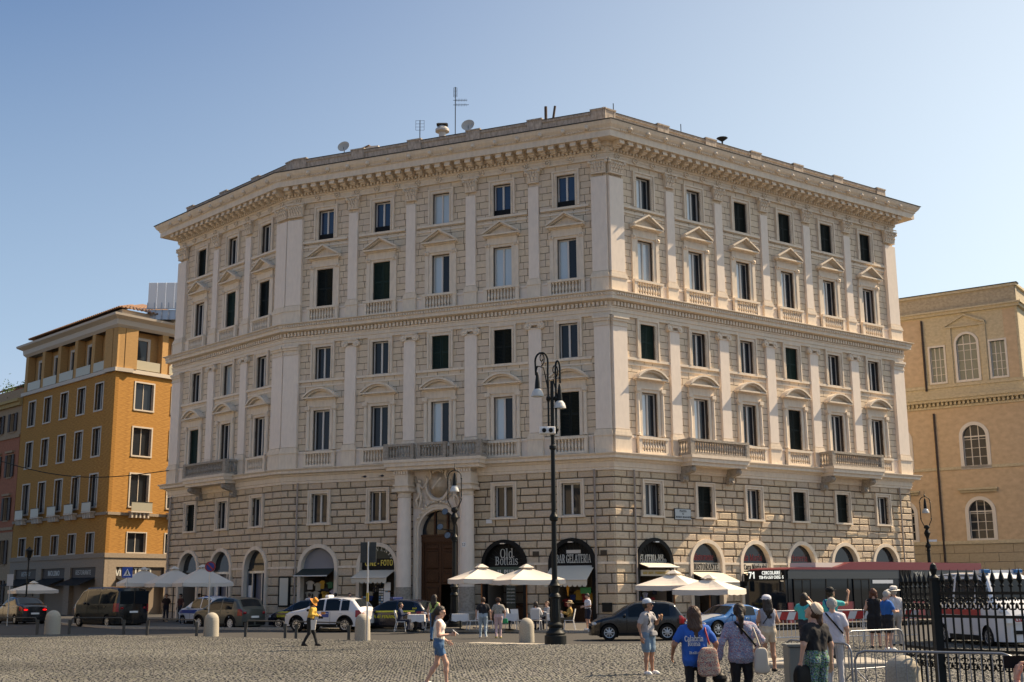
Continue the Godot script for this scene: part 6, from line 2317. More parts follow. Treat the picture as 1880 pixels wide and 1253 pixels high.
func street() -> void:
	M.canvas = flat(0.66, 0.6, 0.52, 0.9)
	M.canvas.backlight_enabled = true
	M.canvas.backlight = Color(0.35, 0.32, 0.27)
	M.pole_wood = flat(0.25, 0.11, 0.04, 0.6)
	M.bollard = grainy(0.36, 0.33, 0.27, 0.3, 2.0, 121, 0.95)
	M.rail_iron = flat(0.05, 0.05, 0.045, 0.6)
	M.white_plastic = flat(0.62, 0.62, 0.62, 0.5)
	M.barrier_steel = flat(0.22, 0.23, 0.25, 0.4, 0.5)
	M.sign_red = flat(0.4, 0.025, 0.02, 0.5)
	double_lamp()
	hoop_lamp(834, 64.5, 851, "black street lamp with hooped bell lamp and floodlights before the carved portal", true)
	hoop_lamp(1712, 84.0, 902, "black street lamp with hooped bell lamp before the peach building", false)
	lantern_post()
	sign_pole(381, 1161, 1031, "disc", "round red and blue no parking sign on a pole", 0.56)
	sign_pole(228, 1152, 1042, "crossing", "blue square pedestrian crossing sign behind the black van", 0.62)
	sign_pole(673, 1179, 995, "back", "dark back of a rectangular sign on a tall stickered pole")
	sign_pole(12, 1150, 1055, "board", "small grey notice board on a pole by the brick building", 0.4)
	stone_bollard(95, 1165, 1121, 27, "pale domed stone bollard beside the black van")
	stone_bollard(387, 1169, 1125, 26, "pale domed stone bollard before the grey green hatchback")
	stone_bollard(665, 1178, 1127, 27, "domed stone bollard standing behind the tall stickered sign pole")
	stone_bollard(967, 1180, 1135, 27, "weathered stone bollard beside the double armed street lamp")
	stone_bollard(1662, 1290, 1203, 62, "rounded brown stone bollard behind the crowd barrier")
	low_rail(-60, 1164, 67, 1166, 1134, "low metal rail running out past the dark saloon car")
	low_rail(126, 1166, 226, 1166, 1135, "low metal rail before the black van")
	low_rail(269, 1167, 360, 1170, 1137, "low metal rail before the white and blue police car")
	low_rail(450, 1170, 523, 1173, 1140, "low metal rail before the tail of the grey green hatchback")
	low_rail(543, 1173, 640, 1177, 1142, "low metal rail behind the person in yellow")
	# parasols
	for e in [[262, 82.0, 3.0, 2.55, 3.4, "folded-edge cream parasol before the side front, next to the ochre building"], [318, 80.0, 3.1, 2.5, 3.4, "cream parasol in the middle of the three before the side front"], [370, 78.0, 3.2, 2.5, 3.45, "cream parasol beside the no parking sign"]]:
		umbrella(at_depth(e[0], e[1]) + Vector3.UP * 0.12, e[2], e[3] - 0.05, e[4], 0.5, e[5], "cream parasols of the cafes", M.canvas, M.iron)
	umbrella(at_depth(60, 92), 3.0, 2.2, 2.75, 0.6, "grey beige parasol before the ochre brick building", "cream parasols of the cafes", M.canvas, M.iron)
	umbrella(at_depth(884, 62.0) + Vector3.UP * 0.12, 2.75, 2.45, 3.05, 0.35, "cream parasol over the cafe tables next to the portal", "cream parasols of the cafes", M.canvas, M.pole_wood)
	umbrella(at_depth(967, 60.5) + Vector3.UP * 0.12, 2.9, 2.38, 3.0, 0.4, "half sunlit cream parasol behind the double armed street lamp", "cream parasols of the cafes", M.canvas, M.pole_wood)
	umbrella(at_depth(1238, 58.0), 2.75, 2.18, 2.75, -0.55, "sunlit cream parasol above the black hatchback", "cream parasols of the cafes", M.canvas, M.pole_wood)
	umbrella(at_depth(1303, 55.5), 2.6, 1.98, 2.5, -0.5, "bright white parasol beside the front of the bus", "cream parasols of the cafes", M.canvas, M.pole_wood)
	# cafe tables and chairs on the pavement
	var first := make_chair()
	var n := 0
	for e in [[737, 58.5, 1.5, "white cafe chair under the diner in dark blue"], [868, 59.5, -1.2, "white cafe chair beside the man in black"], [893, 59.0, 2.6, "white cafe chair behind the walking couple"], [950, 59.5, 0.6, "white cafe chair by the stone bollard, its back to the road"], [984, 58.7, 2.9, "white cafe chair next to the lamp foot"], [1003, 59.6, -0.8, "white cafe chair half behind the lamp post"], [1044, 58.8, -1.7, "white cafe chair under the diner with the sun hat"], [940, 61.5, 1.2, "white cafe chair farther in under the sunlit parasol"], [790, 60.0, -1.4, "white cafe chair across from the diner in dark blue"]]:
		var c: Node3D = first if n == 0 else first.duplicate()
		if n:
			c.name = numbered("cafe_chair")
			add_child(c)
		c.position = at_depth(e[0], e[1]) + Vector3.UP * 0.12
		c.rotation.y = e[2]
		c.set_meta("label", e[3])
		n += 1
	cafe_table(at_depth(765, 59.3) + Vector3.UP * 0.12, "cafe table with white cloth beside the lamp with floodlights")
	cafe_table(at_depth(845, 60.0) + Vector3.UP * 0.12, "cafe table with white cloth under the parasol next to the portal")
	cafe_table(at_depth(935, 59.6) + Vector3.UP * 0.12, "cafe table with white cloth behind the woman in pink trousers")
	cafe_table(at_depth(1018, 59.6) + Vector3.UP * 0.12, "cafe table with white cloth behind the foot of the street lamp")
	# the fenced corner on the right
	var post := at_depth(1717, 22.0)
	iron_fence(at_depth(1657, 23.3), post, 2.36, 0.17, "ornate black iron fence with spear heads, the side that runs back to the barriers", false)
	iron_fence(post, at_depth(1960, 20.0), 2.38, 0.165, "ornate black iron fence with spear heads before the ambulance", true)
	crowd_barrier(at_depth(1562, 19.3), at_depth(1852, 18.2), "grey crowd barrier before the brown stone bollard")
	crowd_barrier(at_depth(1862, 17.6), at_depth(2160, 17.0), "grey crowd barrier running out of the square past the iron fence")
	crowd_barrier(at_depth(1438, 23.4), at_depth(1556, 21.6), "grey crowd barrier beside the person in the black shirt", 9)
	crowd_barrier(at_depth(1551, 27.4), at_depth(1652, 28.6), "grey crowd barrier before the woman in the black dress", 9)
	board_barrier(at_depth(1387, 45.0), at_depth(1468, 45.5), "white barrier with red striped board before the bus door")
	board_barrier(at_depth(1470, 45.6), at_depth(1580, 46.2), "white barrier with red striped board behind the photographing pair")
	board_barrier(at_depth(1583, 46.2), at_depth(1680, 46.8), "white barrier with red striped board behind the man in blue")
	var b := MB.new()
	b.block(Vector3(-0.19, 0, -0.2), Vector3(0.19, 1.12, 0.2), 0.02)
	b.box(Vector3(-0.21, 1.12, -0.22), Vector3(0.21, 1.16, 0.22))
	single("metal_cabinet", b.mesh(), flat(0.2, 0.21, 0.2, 0.5, 0.3), "grey metal cabinet between the crowd barrier and the woman in shorts", "cabinet", at_depth(1458, 20.5))
	# the overhead wire from the palazzo corner to the left
	var wp: Vector3 = FA.t * Vector3(0.4, 11.0, 0.3)
	b = MB.new()
	var pts := []
	var far := EYE + ray(-60, 826) * 100.0
	for i in 25:
		var t := i / 24.0
		pts.append(wp.lerp(far, t) - wp - Vector3.UP * 1.2 * sin(PI * t))
	b.tube(pts, 0.035, 5)
	single("overhead_wire", b.mesh(), M.iron, "thin overhead wire slung from the palazzo corner past the ochre building", "wire", wp)
	for e in [[668, 871, "pigeon resting on the ledge left of the portal"], [700, 868, "second pigeon on the ledge left of the portal"]]:
		var q := onf(FB, e[0], e[1], 0.3)
		b = MB.new()
		b.ball(Vector3(0, 0.09, 0), Vector3(0.15, 0.08, 0.08), 8, 6)
		b.ball(Vector3(0.13, 0.17, 0), Vector3(0.05, 0.05, 0.045), 8, 6)
		b.tube([Vector3(0.1, 0.12, 0), Vector3(0.13, 0.17, 0)], 0.04, 6)
		b.hexa([Vector3(-0.28, 0.06, 0.04), Vector3(-0.1, 0.06, 0.06), Vector3(-0.1, 0.11, 0.05), Vector3(-0.28, 0.08, 0.03)], [Vector3(-0.28, 0.06, -0.04), Vector3(-0.1, 0.06, -0.06), Vector3(-0.1, 0.11, -0.05), Vector3(-0.28, 0.08, -0.03)])
		single("pigeon", b.mesh(), flat(0.04, 0.04, 0.05, 0.8), e[2], "bird", FB.t * Vector3(q.x, 9.14 if e[0] > 690 else 9.14, 0.105), "pigeons on the ledge")

# ------------------------------------------------------------------ vehicles
# A car body is a shell over its side profile: x from the tail (0) to the nose (length), y up, z across.
class Car:
	var L := 4.0
	var W := 1.75
	var H := 1.5
	var top := []          # Vector2(x / L, y / H): the roof line from tail to nose
	var belt := 0.6        # height of the window sill, share of H
	var tail := 0.16       # share of the length over which the plan narrows
	var nose := 0.2
	var wheels := [0.19, 0.81]
	var wr := 0.31
	var sill := 0.2
	func line(pts: Array, x: float) -> float:
		for i in pts.size() - 1:
			if x <= pts[i + 1].x:
				var t: float = (x - pts[i].x) / maxf(pts[i + 1].x - pts[i].x, 1e-6)
				return lerpf(pts[i].y, pts[i + 1].y, clampf(t, 0, 1))
		return pts[pts.size() - 1].y
	func ytop(x: float) -> float:
		var u := x / L
		return (line(top, u - 0.012) + line(top, u) * 2.0 + line(top, u + 0.012)) / 4.0 * H
	func ybot(x: float) -> float:
		var y := sill
		for w in wheels:
			var dx := absf(x - w * L)
			var r := wr + 0.06
			if dx < r:
				y = maxf(y, wr + sqrt(r * r - dx * dx))
		return minf(y, ytop(x) - 0.05)
	func half(x: float, y: float) -> float:
		var u := x / L
		var p := 1.0
		if u < tail:
			p = 1.0 - 0.2 * pow(1.0 - u / tail, 2.4)
		elif u > 1.0 - nose:
			p = 1.0 - 0.3 * pow((u - 1.0 + nose) / nose, 2.4)
		var b := belt * H
		var w := W / 2 * p
		if y > b:
			w *= 1.0 - 0.2 * (y - b) / (H - b)
		else:
			w *= 1.0 - 0.045 * pow((b - y) / b, 2.0) + 0.012 * sin(PI * clampf(y / b, 0, 1))
		var r := 0.13
		var t := clampf(1.0 - (ytop(x) - y) / r, 0.0, 1.0)
		return w - 0.09 * (1.0 - sqrt(maxf(0.0, 1.0 - t * t)))
	func stations() -> Array:
		var xs := []
		for i in 61:
			xs.append(L * i / 60.0)
		for w in wheels:
			for s in [-1.0, -0.97, 0.97, 1.0]:
				xs.append(w * L + s * (wr + 0.06))
		xs.sort()
		return xs

func car_shell(c: Car) -> ArrayMesh:
	var v := PackedVector3Array()
	var ix := PackedInt32Array()
	var xs := c.stations()
	var R := 12
	for s in [-1, 1]:
		var off := v.size()
		for x in xs:
			var y0 := c.ybot(x)
			var y1 := c.ytop(x)
			for k in R + 1:
				var t := float(k) / R
				var y := lerpf(y0, y1, 1.0 - (1.0 - t) * (1.0 - t) * 0.5 - (1.0 - t) * 0.5)
				v.append(Vector3(x, y, s * c.half(x, y)))
		for i in xs.size() - 1:
			for k in R:
				var a := off + i * (R + 1) + k
				var b := a + R + 1
				if s > 0:
					ix.append_array(PackedInt32Array([a, a + 1, b, b, a + 1, b + 1]))
				else:
					ix.append_array(PackedInt32Array([a, b, a + 1, b, b + 1, a + 1]))
	# roof, bonnet and tail strip
	var off2 := v.size()
	var N := 8
	for x in xs:
		var y := c.ytop(x)
		var h := c.half(x, y)
		for k in N + 1:
			var t := 2.0 * k / N - 1.0
			v.append(Vector3(x, y + 0.045 * (1.0 - t * t), h * t))
	for i in xs.size() - 1:
		for k in N:
			var a := off2 + i * (N + 1) + k
			var b := a + N + 1
			ix.append_array(PackedInt32Array([a, b, a + 1, b, b + 1, a + 1]))
	# ends
	for e in [0, 1]:
		var x: float = 0.0 if e == 0 else c.L
		var off3 := v.size()
		var y0 := c.ybot(x)
		var y1 := c.ytop(x)
		for k in 9:
			var y := lerpf(y0, y1, k / 8.0)
			var h := c.half(x, y)
			for j in 9:
				var t := j / 4.0 - 1.0
				v.append(Vector3(x + (0.1 * (1.0 - t * t) * (1 if e else -1)), y + (0.045 * (1.0 - t * t) if k == 8 else 0.0), h * t))
		for k in 8:
			for j in 8:
				var a := off3 + k * 9 + j
				var b := a + 9
				if e:
					ix.append_array(PackedInt32Array([a, b, a + 1, b, b + 1, a + 1]))
				else:
					ix.append_array(PackedInt32Array([a, a + 1, b, b, a + 1, b + 1]))
	return smooth_mesh(v, ix)

# a patch lying on the side of the car; lo and hi are heights (shares of H) at given shares of the length
func side_patch(c: Car, s: int, x0: float, x1: float, lo: Array, hi: Array, lift := 0.008, n := 10) -> ArrayMesh:
	var v := PackedVector3Array()
	var ix := PackedInt32Array()
	for i in n + 1:
		var u := lerpf(x0, x1, float(i) / n)
		var a: float = c.line(lo, u) * c.H
		var b: float = minf(c.line(hi, u) * c.H, c.ytop(u * c.L) - 0.05)
		b = maxf(b, a + 0.002)
		for k in 5:
			var y := lerpf(a, b, k / 4.0)
			v.append(Vector3(u * c.L, y, s * (c.half(u * c.L, y) + lift)))
	for i in n:
		for k in 4:
			var a := i * 5 + k
			if s > 0:
				ix.append_array(PackedInt32Array([a, a + 1, a + 5, a + 5, a + 1, a + 6]))
			else:
				ix.append_array(PackedInt32Array([a, a + 5, a + 1, a + 5, a + 6, a + 1]))
	return smooth_mesh(v, ix)

func top_patch(c: Car, x0: float, x1: float, share: float, lift := 0.01) -> ArrayMesh:
	var v := PackedVector3Array()
	var ix := PackedInt32Array()
	var n := 10
	for i in n + 1:
		var x := lerpf(x0, x1, float(i) / n) * c.L
		var y := c.ytop(x)
		var h := c.half(x, y) * share
		for k in 9:
			var t := k / 4.0 - 1.0
			v.append(Vector3(x, y + 0.045 * (1.0 - t * t * share * share) + lift, h * t))
	for i in n:
		for k in 8:
			var a := i * 9 + k
			ix.append_array(PackedInt32Array([a, a + 9, a + 1, a + 9, a + 10, a + 1]))
	return smooth_mesh(v, ix)

func wheel_at(o: Node3D, at: Vector3, r: float, s: int, rim: Material, spokes: int, wide := 0.05) -> void:
	var t := Transform3D(Basis(Vector3.RIGHT, PI / 2 * s), at)
	var b := MB.new()
	b.lathe([Vector2(r * 0.62, -0.1), Vector2(r * 0.94, -0.1), Vector2(r, -0.07), Vector2(r, 0.07), Vector2(r * 0.94, 0.1), Vector2(r * 0.66, 0.1), Vector2(r * 0.64, 0.06)], 24, t)
	var w := Node3D.new()
	w.name = "wheel"
	o.add_child(w, true)
	part("tyre", b.mesh(), M.rubber, w)
	b = MB.new()
	b.lathe([Vector2(0.001, 0.02), Vector2(r * 0.64, 0.02)], 24, t)
	part("brake_disc", b.mesh(), M.black, w)
	b = MB.new()
	b.lathe([Vector2(r * 0.66, 0.05), Vector2(r * 0.66, 0.095), Vector2(r * 0.58, 0.09), Vector2(r * 0.56, 0.05)], 24, t)
	b.lathe([Vector2(r * 0.15, 0.04), Vector2(r * 0.15, 0.1), Vector2(0.001, 0.105)], 12, t)
	for i in spokes:
		var q := t * Transform3D(Basis(Vector3.UP, TAU * i / spokes), Vector3.ZERO)
		b.hexa([Vector3(-wide, 0.07, r * 0.1), Vector3(wide, 0.07, r * 0.1), Vector3(wide, 0.1, r * 0.1), Vector3(-wide, 0.1, r * 0.1)], [Vector3(-wide * 0.7, 0.06, r * 0.6), Vector3(wide * 0.7, 0.06, r * 0.6), Vector3(wide * 0.7, 0.088, r * 0.6), Vector3(-wide * 0.7, 0.088, r * 0.6)], q)
	part("rim", b.mesh(), rim, w)

func paint(r: float, g: float, b: float, rough := 0.25) -> StandardMaterial3D:
	var m := flat(r, g, b, rough)
	m.clearcoat_enabled = true
	m.clearcoat = 0.35
	m.clearcoat_roughness = 0.04
	return m

# nose and tail given as points on the ground under the ends of the near side
func car(label: String, called: String, mid: Vector3, heading: float, kind: String, size: Vector3, body: Material, opts := {}) -> Node3D:
	var c := Car.new()
	c.L = size.x
	c.H = size.y
	c.W = size.z
	c.wr = opts.get("wr", 0.31)
	match kind:
		"hatch":
			c.top = [Vector2(-0.1, 0.58), Vector2(0.0, 0.6), Vector2(0.03, 0.68), Vector2(0.1, 0.93), Vector2(0.2, 0.985), Vector2(0.36, 1.0), Vector2(0.52, 0.975), Vector2(0.62, 0.86), Vector2(0.76, 0.64), Vector2(0.86, 0.59), Vector2(0.96, 0.5), Vector2(1.0, 0.42), Vector2(1.1, 0.4)]
		"sedan":
			c.top = [Vector2(-0.1, 0.6), Vector2(0.0, 0.62), Vector2(0.03, 0.68), Vector2(0.14, 0.72), Vector2(0.3, 0.96), Vector2(0.42, 1.0), Vector2(0.54, 0.98), Vector2(0.72, 0.66), Vector2(0.94, 0.54), Vector2(1.0, 0.44), Vector2(1.1, 0.4)]
			c.belt = 0.66
		"suv":
			c.top = [Vector2(-0.1, 0.56), Vector2(0.0, 0.58), Vector2(0.03, 0.7), Vector2(0.11, 0.94), Vector2(0.22, 0.99), Vector2(0.4, 1.0), Vector2(0.54, 0.97), Vector2(0.7, 0.7), Vector2(0.8, 0.64), Vector2(0.95, 0.57), Vector2(1.0, 0.47), Vector2(1.1, 0.4)]
			c.sill = 0.28
		"van":
			c.top = [Vector2(-0.1, 0.9), Vector2(0.0, 0.95), Vector2(0.02, 0.98), Vector2(0.2, 1.0), Vector2(0.7, 0.99), Vector2(0.78, 0.93), Vector2(0.9, 0.6), Vector2(0.97, 0.53), Vector2(1.0, 0.42), Vector2(1.1, 0.4)]
			c.belt = 0.56
			c.tail = 0.04
			c.nose = 0.14
		"coupe":
			c.top = [Vector2(-0.1, 0.62), Vector2(0.0, 0.64), Vector2(0.05, 0.72), Vector2(0.2, 0.86), Vector2(0.34, 0.99), Vector2(0.46, 1.0), Vector2(0.54, 0.95), Vector2(0.68, 0.68), Vector2(0.84, 0.6), Vector2(0.96, 0.48), Vector2(1.0, 0.4), Vector2(1.1, 0.36)]
			c.belt = 0.64
			c.nose = 0.28
	var along := Vector3(sin(heading), 0, -cos(heading))      # the way the nose points, as an angle from straight ahead
	var o := thing(called, label, opts.get("category", "car"), mid)
	var base := Basis(along, Vector3.UP, along.cross(Vector3.UP))
	o.transform = Transform3D(base, mid - along * c.L / 2)
	part("body", car_shell(c), body, o)
	var b := MB.new()
	b.box(Vector3(0.25, c.sill - 0.02, -c.W * 0.4), Vector3(c.L - 0.25, c.sill + 0.06, c.W * 0.4))
	for w in c.wheels:
		b.box(Vector3(w * c.L - c.wr - 0.05, 0.12, -c.W * 0.3), Vector3(w * c.L + c.wr + 0.05, c.wr * 2 + 0.08, c.W * 0.3))
	part("underside", b.mesh(), M.black, o)
	var rim: Material = opts.get("rim", M.steel)
	for w in c.wheels:
		for s in [-1, 1]:
			wheel_at(o, Vector3(w * c.L, c.wr, s * (c.W / 2 - 0.12)), c.wr, s, rim, opts.get("spokes", 8), opts.get("spoke_w", 0.022))
	var bl := [Vector2(0, c.belt + 0.035), Vector2(0.45, c.belt + 0.02), Vector2(1, c.belt - 0.01)]
	var hi := [Vector2(0, 2.0), Vector2(1, 2.0)]
	var wins: Array = opts.get("windows", {"hatch": [[0.16, 0.36], [0.385, 0.6]], "suv": [[0.14, 0.24], [0.26, 0.44], [0.465, 0.64]], "sedan": [[0.2, 0.4], [0.42, 0.62]], "van": [[0.05, 0.36], [0.39, 0.66], [0.69, 0.84]], "coupe": [[0.3, 0.56]]}[kind])
	for s in [-1, 1]:
		for w in wins:
			part("side_window", side_patch(c, s, w[0], w[1], bl, hi), M.car_glass, o)
		# door gaps and sill trim
		b = MB.new()
		for x in opts.get("gaps", [0.375, 0.62]):
			var pts := []
			for k in 7:
				var y := lerpf(c.sill + 0.1, c.belt * c.H, k / 6.0)
				pts.append(Vector3(x * c.L, y, s * (c.half(x * c.L, y) + 0.0005)))
			b.tube(pts, 0.008, 4)
		part("door_gap", b.mesh(), M.black, o)
		for x in opts.get("handles", [0.4, 0.22]):
			b = MB.new()
			var y := c.belt * c.H - 0.1
			b.tube([Vector3(x * c.L, y, s * (c.half(x * c.L, y) + 0.02)), Vector3(x * c.L + 0.17, y, s * (c.half(x * c.L + 0.17, y) + 0.02))], 0.016, 5)
			part("door_handle", b.mesh(), body, o)
		part("sill_trim", side_patch(c, s, c.wheels[0] + 0.1, c.wheels[1] - 0.1, [Vector2(0, c.sill / c.H), Vector2(1, c.sill / c.H)], [Vector2(0, c.sill / c.H + 0.07), Vector2(1, c.sill / c.H + 0.07)], 0.006), M.black, o)
		if opts.get("cladding", false):
			for w in c.wheels:
				b = MB.new()
				var pts := []
				for k in 13:
					var a := PI * k / 12
					var x: float = w * c.L + cos(a) * (c.wr + 0.085)
					var y := c.wr + sin(a) * (c.wr + 0.085)
					pts.append(Vector3(x, y, s * (c.half(x, y) - 0.01)))
				b.tube(pts, 0.05, 6)
				part("arch_trim", b.mesh(), M.black, o)
		# mirror
		b = MB.new()
		var mx: float = opts.get("mirror", 0.645) * c.L
		b.ball(Vector3(mx, c.belt * c.H + 0.07, s * (c.half(mx, c.belt * c.H) + 0.12)), Vector3(0.06, 0.075, 0.1), 8, 6)
		b.tube([Vector3(mx, c.belt * c.H + 0.03, s * (c.half(mx, c.belt * c.H) - 0.05)), Vector3(mx, c.belt * c.H + 0.05, s * (c.half(mx, c.belt * c.H) + 0.1))], 0.025, 5)
		part("mirror", b.mesh(), opts.get("mirror_paint", body), o)
		# lamps
		b = MB.new()
		var hx := c.L * 0.955
		var hy := (c.line(c.top, 0.95) - 0.075) * c.H
		b.ball(Vector3(hx, hy, s * (c.half(hx, hy) - 0.1)), Vector3(0.16, 0.07, 0.14), 10, 6)
		part("headlight", b.mesh(), M.lamp_glass, o)
		part("tail_light", side_patch(c, s, 0.002, opts.get("tail_len", 0.06), [Vector2(0, c.belt - 0.17), Vector2(1, c.belt - 0.1)], [Vector2(0, c.belt + 0.04), Vector2(1, c.belt)], 0.014), M.tail_red, o)
		b = MB.new()
		b.ball(Vector3(-0.02, (c.belt - 0.08) * c.H, s * c.W * 0.33), Vector3(0.06, 0.08, 0.13), 8, 6)
		part("tail_light", b.mesh(), M.tail_red, o)
	var shield: Array = {"hatch": [0.61, 0.755], "suv": [0.56, 0.7], "sedan": [0.56, 0.71], "van": [0.79, 0.895], "coupe": [0.55, 0.68]}[kind]
	part("windscreen", top_patch(c, shield[0], shield[1], 0.9), M.car_glass, o)
	var rear: Array = {"hatch": [0.035, 0.1], "suv": [0.035, 0.11], "sedan": [0.15, 0.29], "van": [0, 0], "coupe": [0.08, 0.3]}[kind]
	if kind == "van":
		for s in [-1, 1]:
			b = MB.new()
			b.box(Vector3(-0.13, c.H * 0.58, 0.05 if s > 0 else -c.W * 0.42), Vector3(-0.05, c.H * 0.9, c.W * 0.42 if s > 0 else -0.05))
			part("rear_window", b.mesh(), M.car_glass, o)
	else:
		part("rear_window", top_patch(c, rear[0], rear[1], 0.86), M.car_glass, o)
	b = MB.new()
	b.box(Vector3(-0.13, c.H * 0.36, -0.26), Vector3(-0.08, c.H * 0.36 + 0.11, 0.26))
	part("number_plate", b.mesh(), M.white, o)
	b = MB.new()
	b.box(Vector3(c.L + 0.06, 0.34, -0.26), Vector3(c.L + 0.12, 0.45, 0.26))
	part("number_plate", b.mesh(), M.white, o)
	b = MB.new()
	b.box(Vector3(c.L - 0.05, 0.46, -c.W * 0.3), Vector3(c.L + 0.098, 0.58, c.W * 0.3))
	b.box(Vector3(-0.098, 0.26, -c.W * 0.38), Vector3(0.05, 0.42, c.W * 0.38))
	part("grille", b.mesh(), M.black, o)
	o.set_meta("car", c)
	return o

func beacon(o: Node3D, x: float, y: float, m: Material, w := 0.5) -> void:
	var b := MB.new()
	b.block(Vector3(-0.1, -w, 0), Vector3(0.1, w, 0.12), 0.03, Transform3D(Basis(Vector3.RIGHT, -PI / 2), Vector3(x, y, 0)))
	part("roof_beacon", b.mesh(), m, o)

func stripe(o: Node3D, s: int, x0: float, x1: float, y0: float, y1: float, m: Material, rise := 0.0) -> void:
	var c: Car = o.get_meta("car")
	part("side_stripe", side_patch(c, s, x0, x1, [Vector2(x0, y0 + rise), Vector2(x1, y0)], [Vector2(x0, y1 + rise), Vector2(x1, y1)], 0.012, 16), m, o)

func car_words(o: Node3D, s: int, x: float, y: float, text: String, size: float, m: Material, fit: float) -> void:
	var c: Car = o.get_meta("car")
	# the near side of every car reads left to right for someone standing beside it
	var z := c.half(x * c.L, y * c.H) + 0.02
	var bs := Basis.IDENTITY if s > 0 else Basis(Vector3.UP, PI)
	words(text, size, m, o, Transform3D(bs, Vector3(x * c.L, y * c.H, s * z)), "Droid Sans", true, "lettering", 0.01, true, fit)

func bus() -> void:
	var near := at_depth(1446, 60.0)          # the corner between front and near side
	var dc: Vector3 = FC.t.basis.x            # the bus stands along the long front
	var nc: Vector3 = FC.t.basis.z
	# local x runs from the nose back along the side, z out of the near side
	var o := thing("city_bus", "long dark red and grey articulated city bus with a lit route display", "bus", near)
	o.transform = Transform3D(Basis(dc, Vector3.UP, nc), near)
	var red := flat(0.15, 0.011, 0.018, 0.35)
	var grey := flat(0.03, 0.036, 0.042, 0.35)
	var w := 2.55
	var L := 16.4
	var b := MB.new()
	var side := PackedVector2Array([Vector2(0.02, 0.32), Vector2(L, 0.32), Vector2(L, 1.3), Vector2(0.0, 1.3)])
	b.extr(side, -w, 0)
	part("lower_body", b.mesh(), red, o)
	b = MB.new()
	b.box(Vector3(0.1, 1.3, -w + 0.02), Vector3(L, 2.45, -0.03))
	part("window_band", b.mesh(), M.car_glass, o)
	b = MB.new()
	b.extr(PackedVector2Array([Vector2(0.1, 2.45), Vector2(L, 2.45), Vector2(L, 2.9), Vector2(0.25, 2.9), Vector2(0.1, 2.8)]), -w, 0)
	part("upper_body", b.mesh(), grey, o)
	b = MB.new()
	b.extr(PackedVector2Array([Vector2(0.0, 2.9), Vector2(L, 2.9), Vector2(L, 3.3), Vector2(6.2, 3.32), Vector2(4.9, 3.28), Vector2(3.8, 3.02), Vector2(0.9, 3.02), Vector2(0.1, 2.95)]), -w + 0.08, 0.02)
	part("roof_fairing", b.mesh(), red, o)
	b = MB.new()
	b.box(Vector3(2.6, 3.02, -w + 0.5), Vector3(4.9, 3.26, -0.35))
	part("roof_unit", b.mesh(), M.white_frame, o)
	# front
	b = MB.new()
	b.box(Vector3(-0.06, 0.95, -w + 0.06), Vector3(0.1, 2.4, -0.06))
	part("windscreen", b.mesh(), M.car_glass, o)
	b = MB.new()
	b.box(Vector3(-0.08, 2.38, -w + 0.05), Vector3(0.12, 2.9, -0.05))
	var disp := part("display_box", b.mesh(), M.black, o)
	var ft_ := Transform3D(Basis(Vector3.UP, -PI / 2), Vector3(-0.1, 0, 0))
	words("71", 0.34, M.display, disp, ft_ * T3(-w + 0.35, 2.64, 0), "Droid Sans", true, "display_text", 0.01, false, 0.4)
	words("CIRCOLARE", 0.17, M.display, disp, ft_ * T3(-0.92, 2.75, 0), "Droid Sans", true, "display_text", 0.01, false, 1.2)
	words("TIB-FS-LGO CHIGI-S", 0.15, M.display, disp, ft_ * T3(-0.92, 2.53, 0), "Droid Sans", true, "display_text", 0.01, false, 1.6)
	b = MB.new()
	b.box(Vector3(-0.05, 0.32, -w + 0.03), Vector3(0.03, 0.95, -0.03))
	part("bumper", b.mesh(), red, o)
	for z in [-w + 0.3, -0.3]:
		b = MB.new()
		b.ball(Vector3(-0.06, 0.7, z), Vector3(0.05, 0.12, 0.18), 10, 6)
		part("headlight", b.mesh(), M.lamp_glass, o)
		b = MB.new()
		b.tube([Vector3(0, 2.75, z * 1.0), Vector3(-0.4, 2.7, z + (0.3 if z > -1 else -0.3)), Vector3(-0.42, 2.3, z + (0.32 if z > -1 else -0.32))], 0.03, 5)
		b.block(Vector3(-0.13, -0.26, -0.06), Vector3(0.13, 0.26, 0.06), 0.04, T3(-0.42, 2.1, z + (0.32 if z > -1 else -0.32)))
		part("mirror", b.mesh(), M.black, o)
	for x in [1.2, 2.9, 4.6, 6.3, 8.0, 10.2, 11.9, 13.6, 15.3]:
		b = MB.new()
		b.box(Vector3(x, 1.3, -0.028), Vector3(x + 0.08, 2.45, -0.01))
		part("window_pillar", b.mesh(), M.black, o)
	b = MB.new()
	for k in 8:
		b.box(Vector3(8.9 + k * 0.13, 0.4, -w - 0.02), Vector3(8.97 + k * 0.13, 2.9, 0.03))
	part("bellows", b.mesh(), M.black, o)
	for x in [2.6, 7.6, 14.0]:
		wheel_at(o, Vector3(x, 0.48, -0.12), 0.48, 1, M.steel, 10)
		b = MB.new()
		b.lathe([Vector2(0.001, 0.02), Vector2(0.56, 0.02), Vector2(0.56, 0)], 20, Transform3D(Basis(Vector3.RIGHT, PI / 2), Vector3(x, 0.5, -0.015)))
		part("wheel_arch", b.mesh(), M.black, o)
	# doors with pale frames, and poles and seats seen through the glass line
	for x in [0.45, 5.0, 11.0]:
		b = MB.new()
		for q in [0.0, 0.62, 1.24]:
			b.box(Vector3(x + q, 0.4, 0.002), Vector3(x + q + 0.05, 2.42, 0.03))
		b.box(Vector3(x, 2.38, 0.002), Vector3(x + 1.29, 2.44, 0.032))
		b.box(Vector3(x, 0.36, 0.002), Vector3(x + 1.29, 0.42, 0.032))
		part("door_frame", b.mesh(), M.black, o)
		b = MB.new()
		b.box(Vector3(x + 0.05, 0.42, 0.001), Vector3(x + 1.24, 2.38, 0.012))
		part("door_glass", b.mesh(), M.car_glass, o)
	b = MB.new()
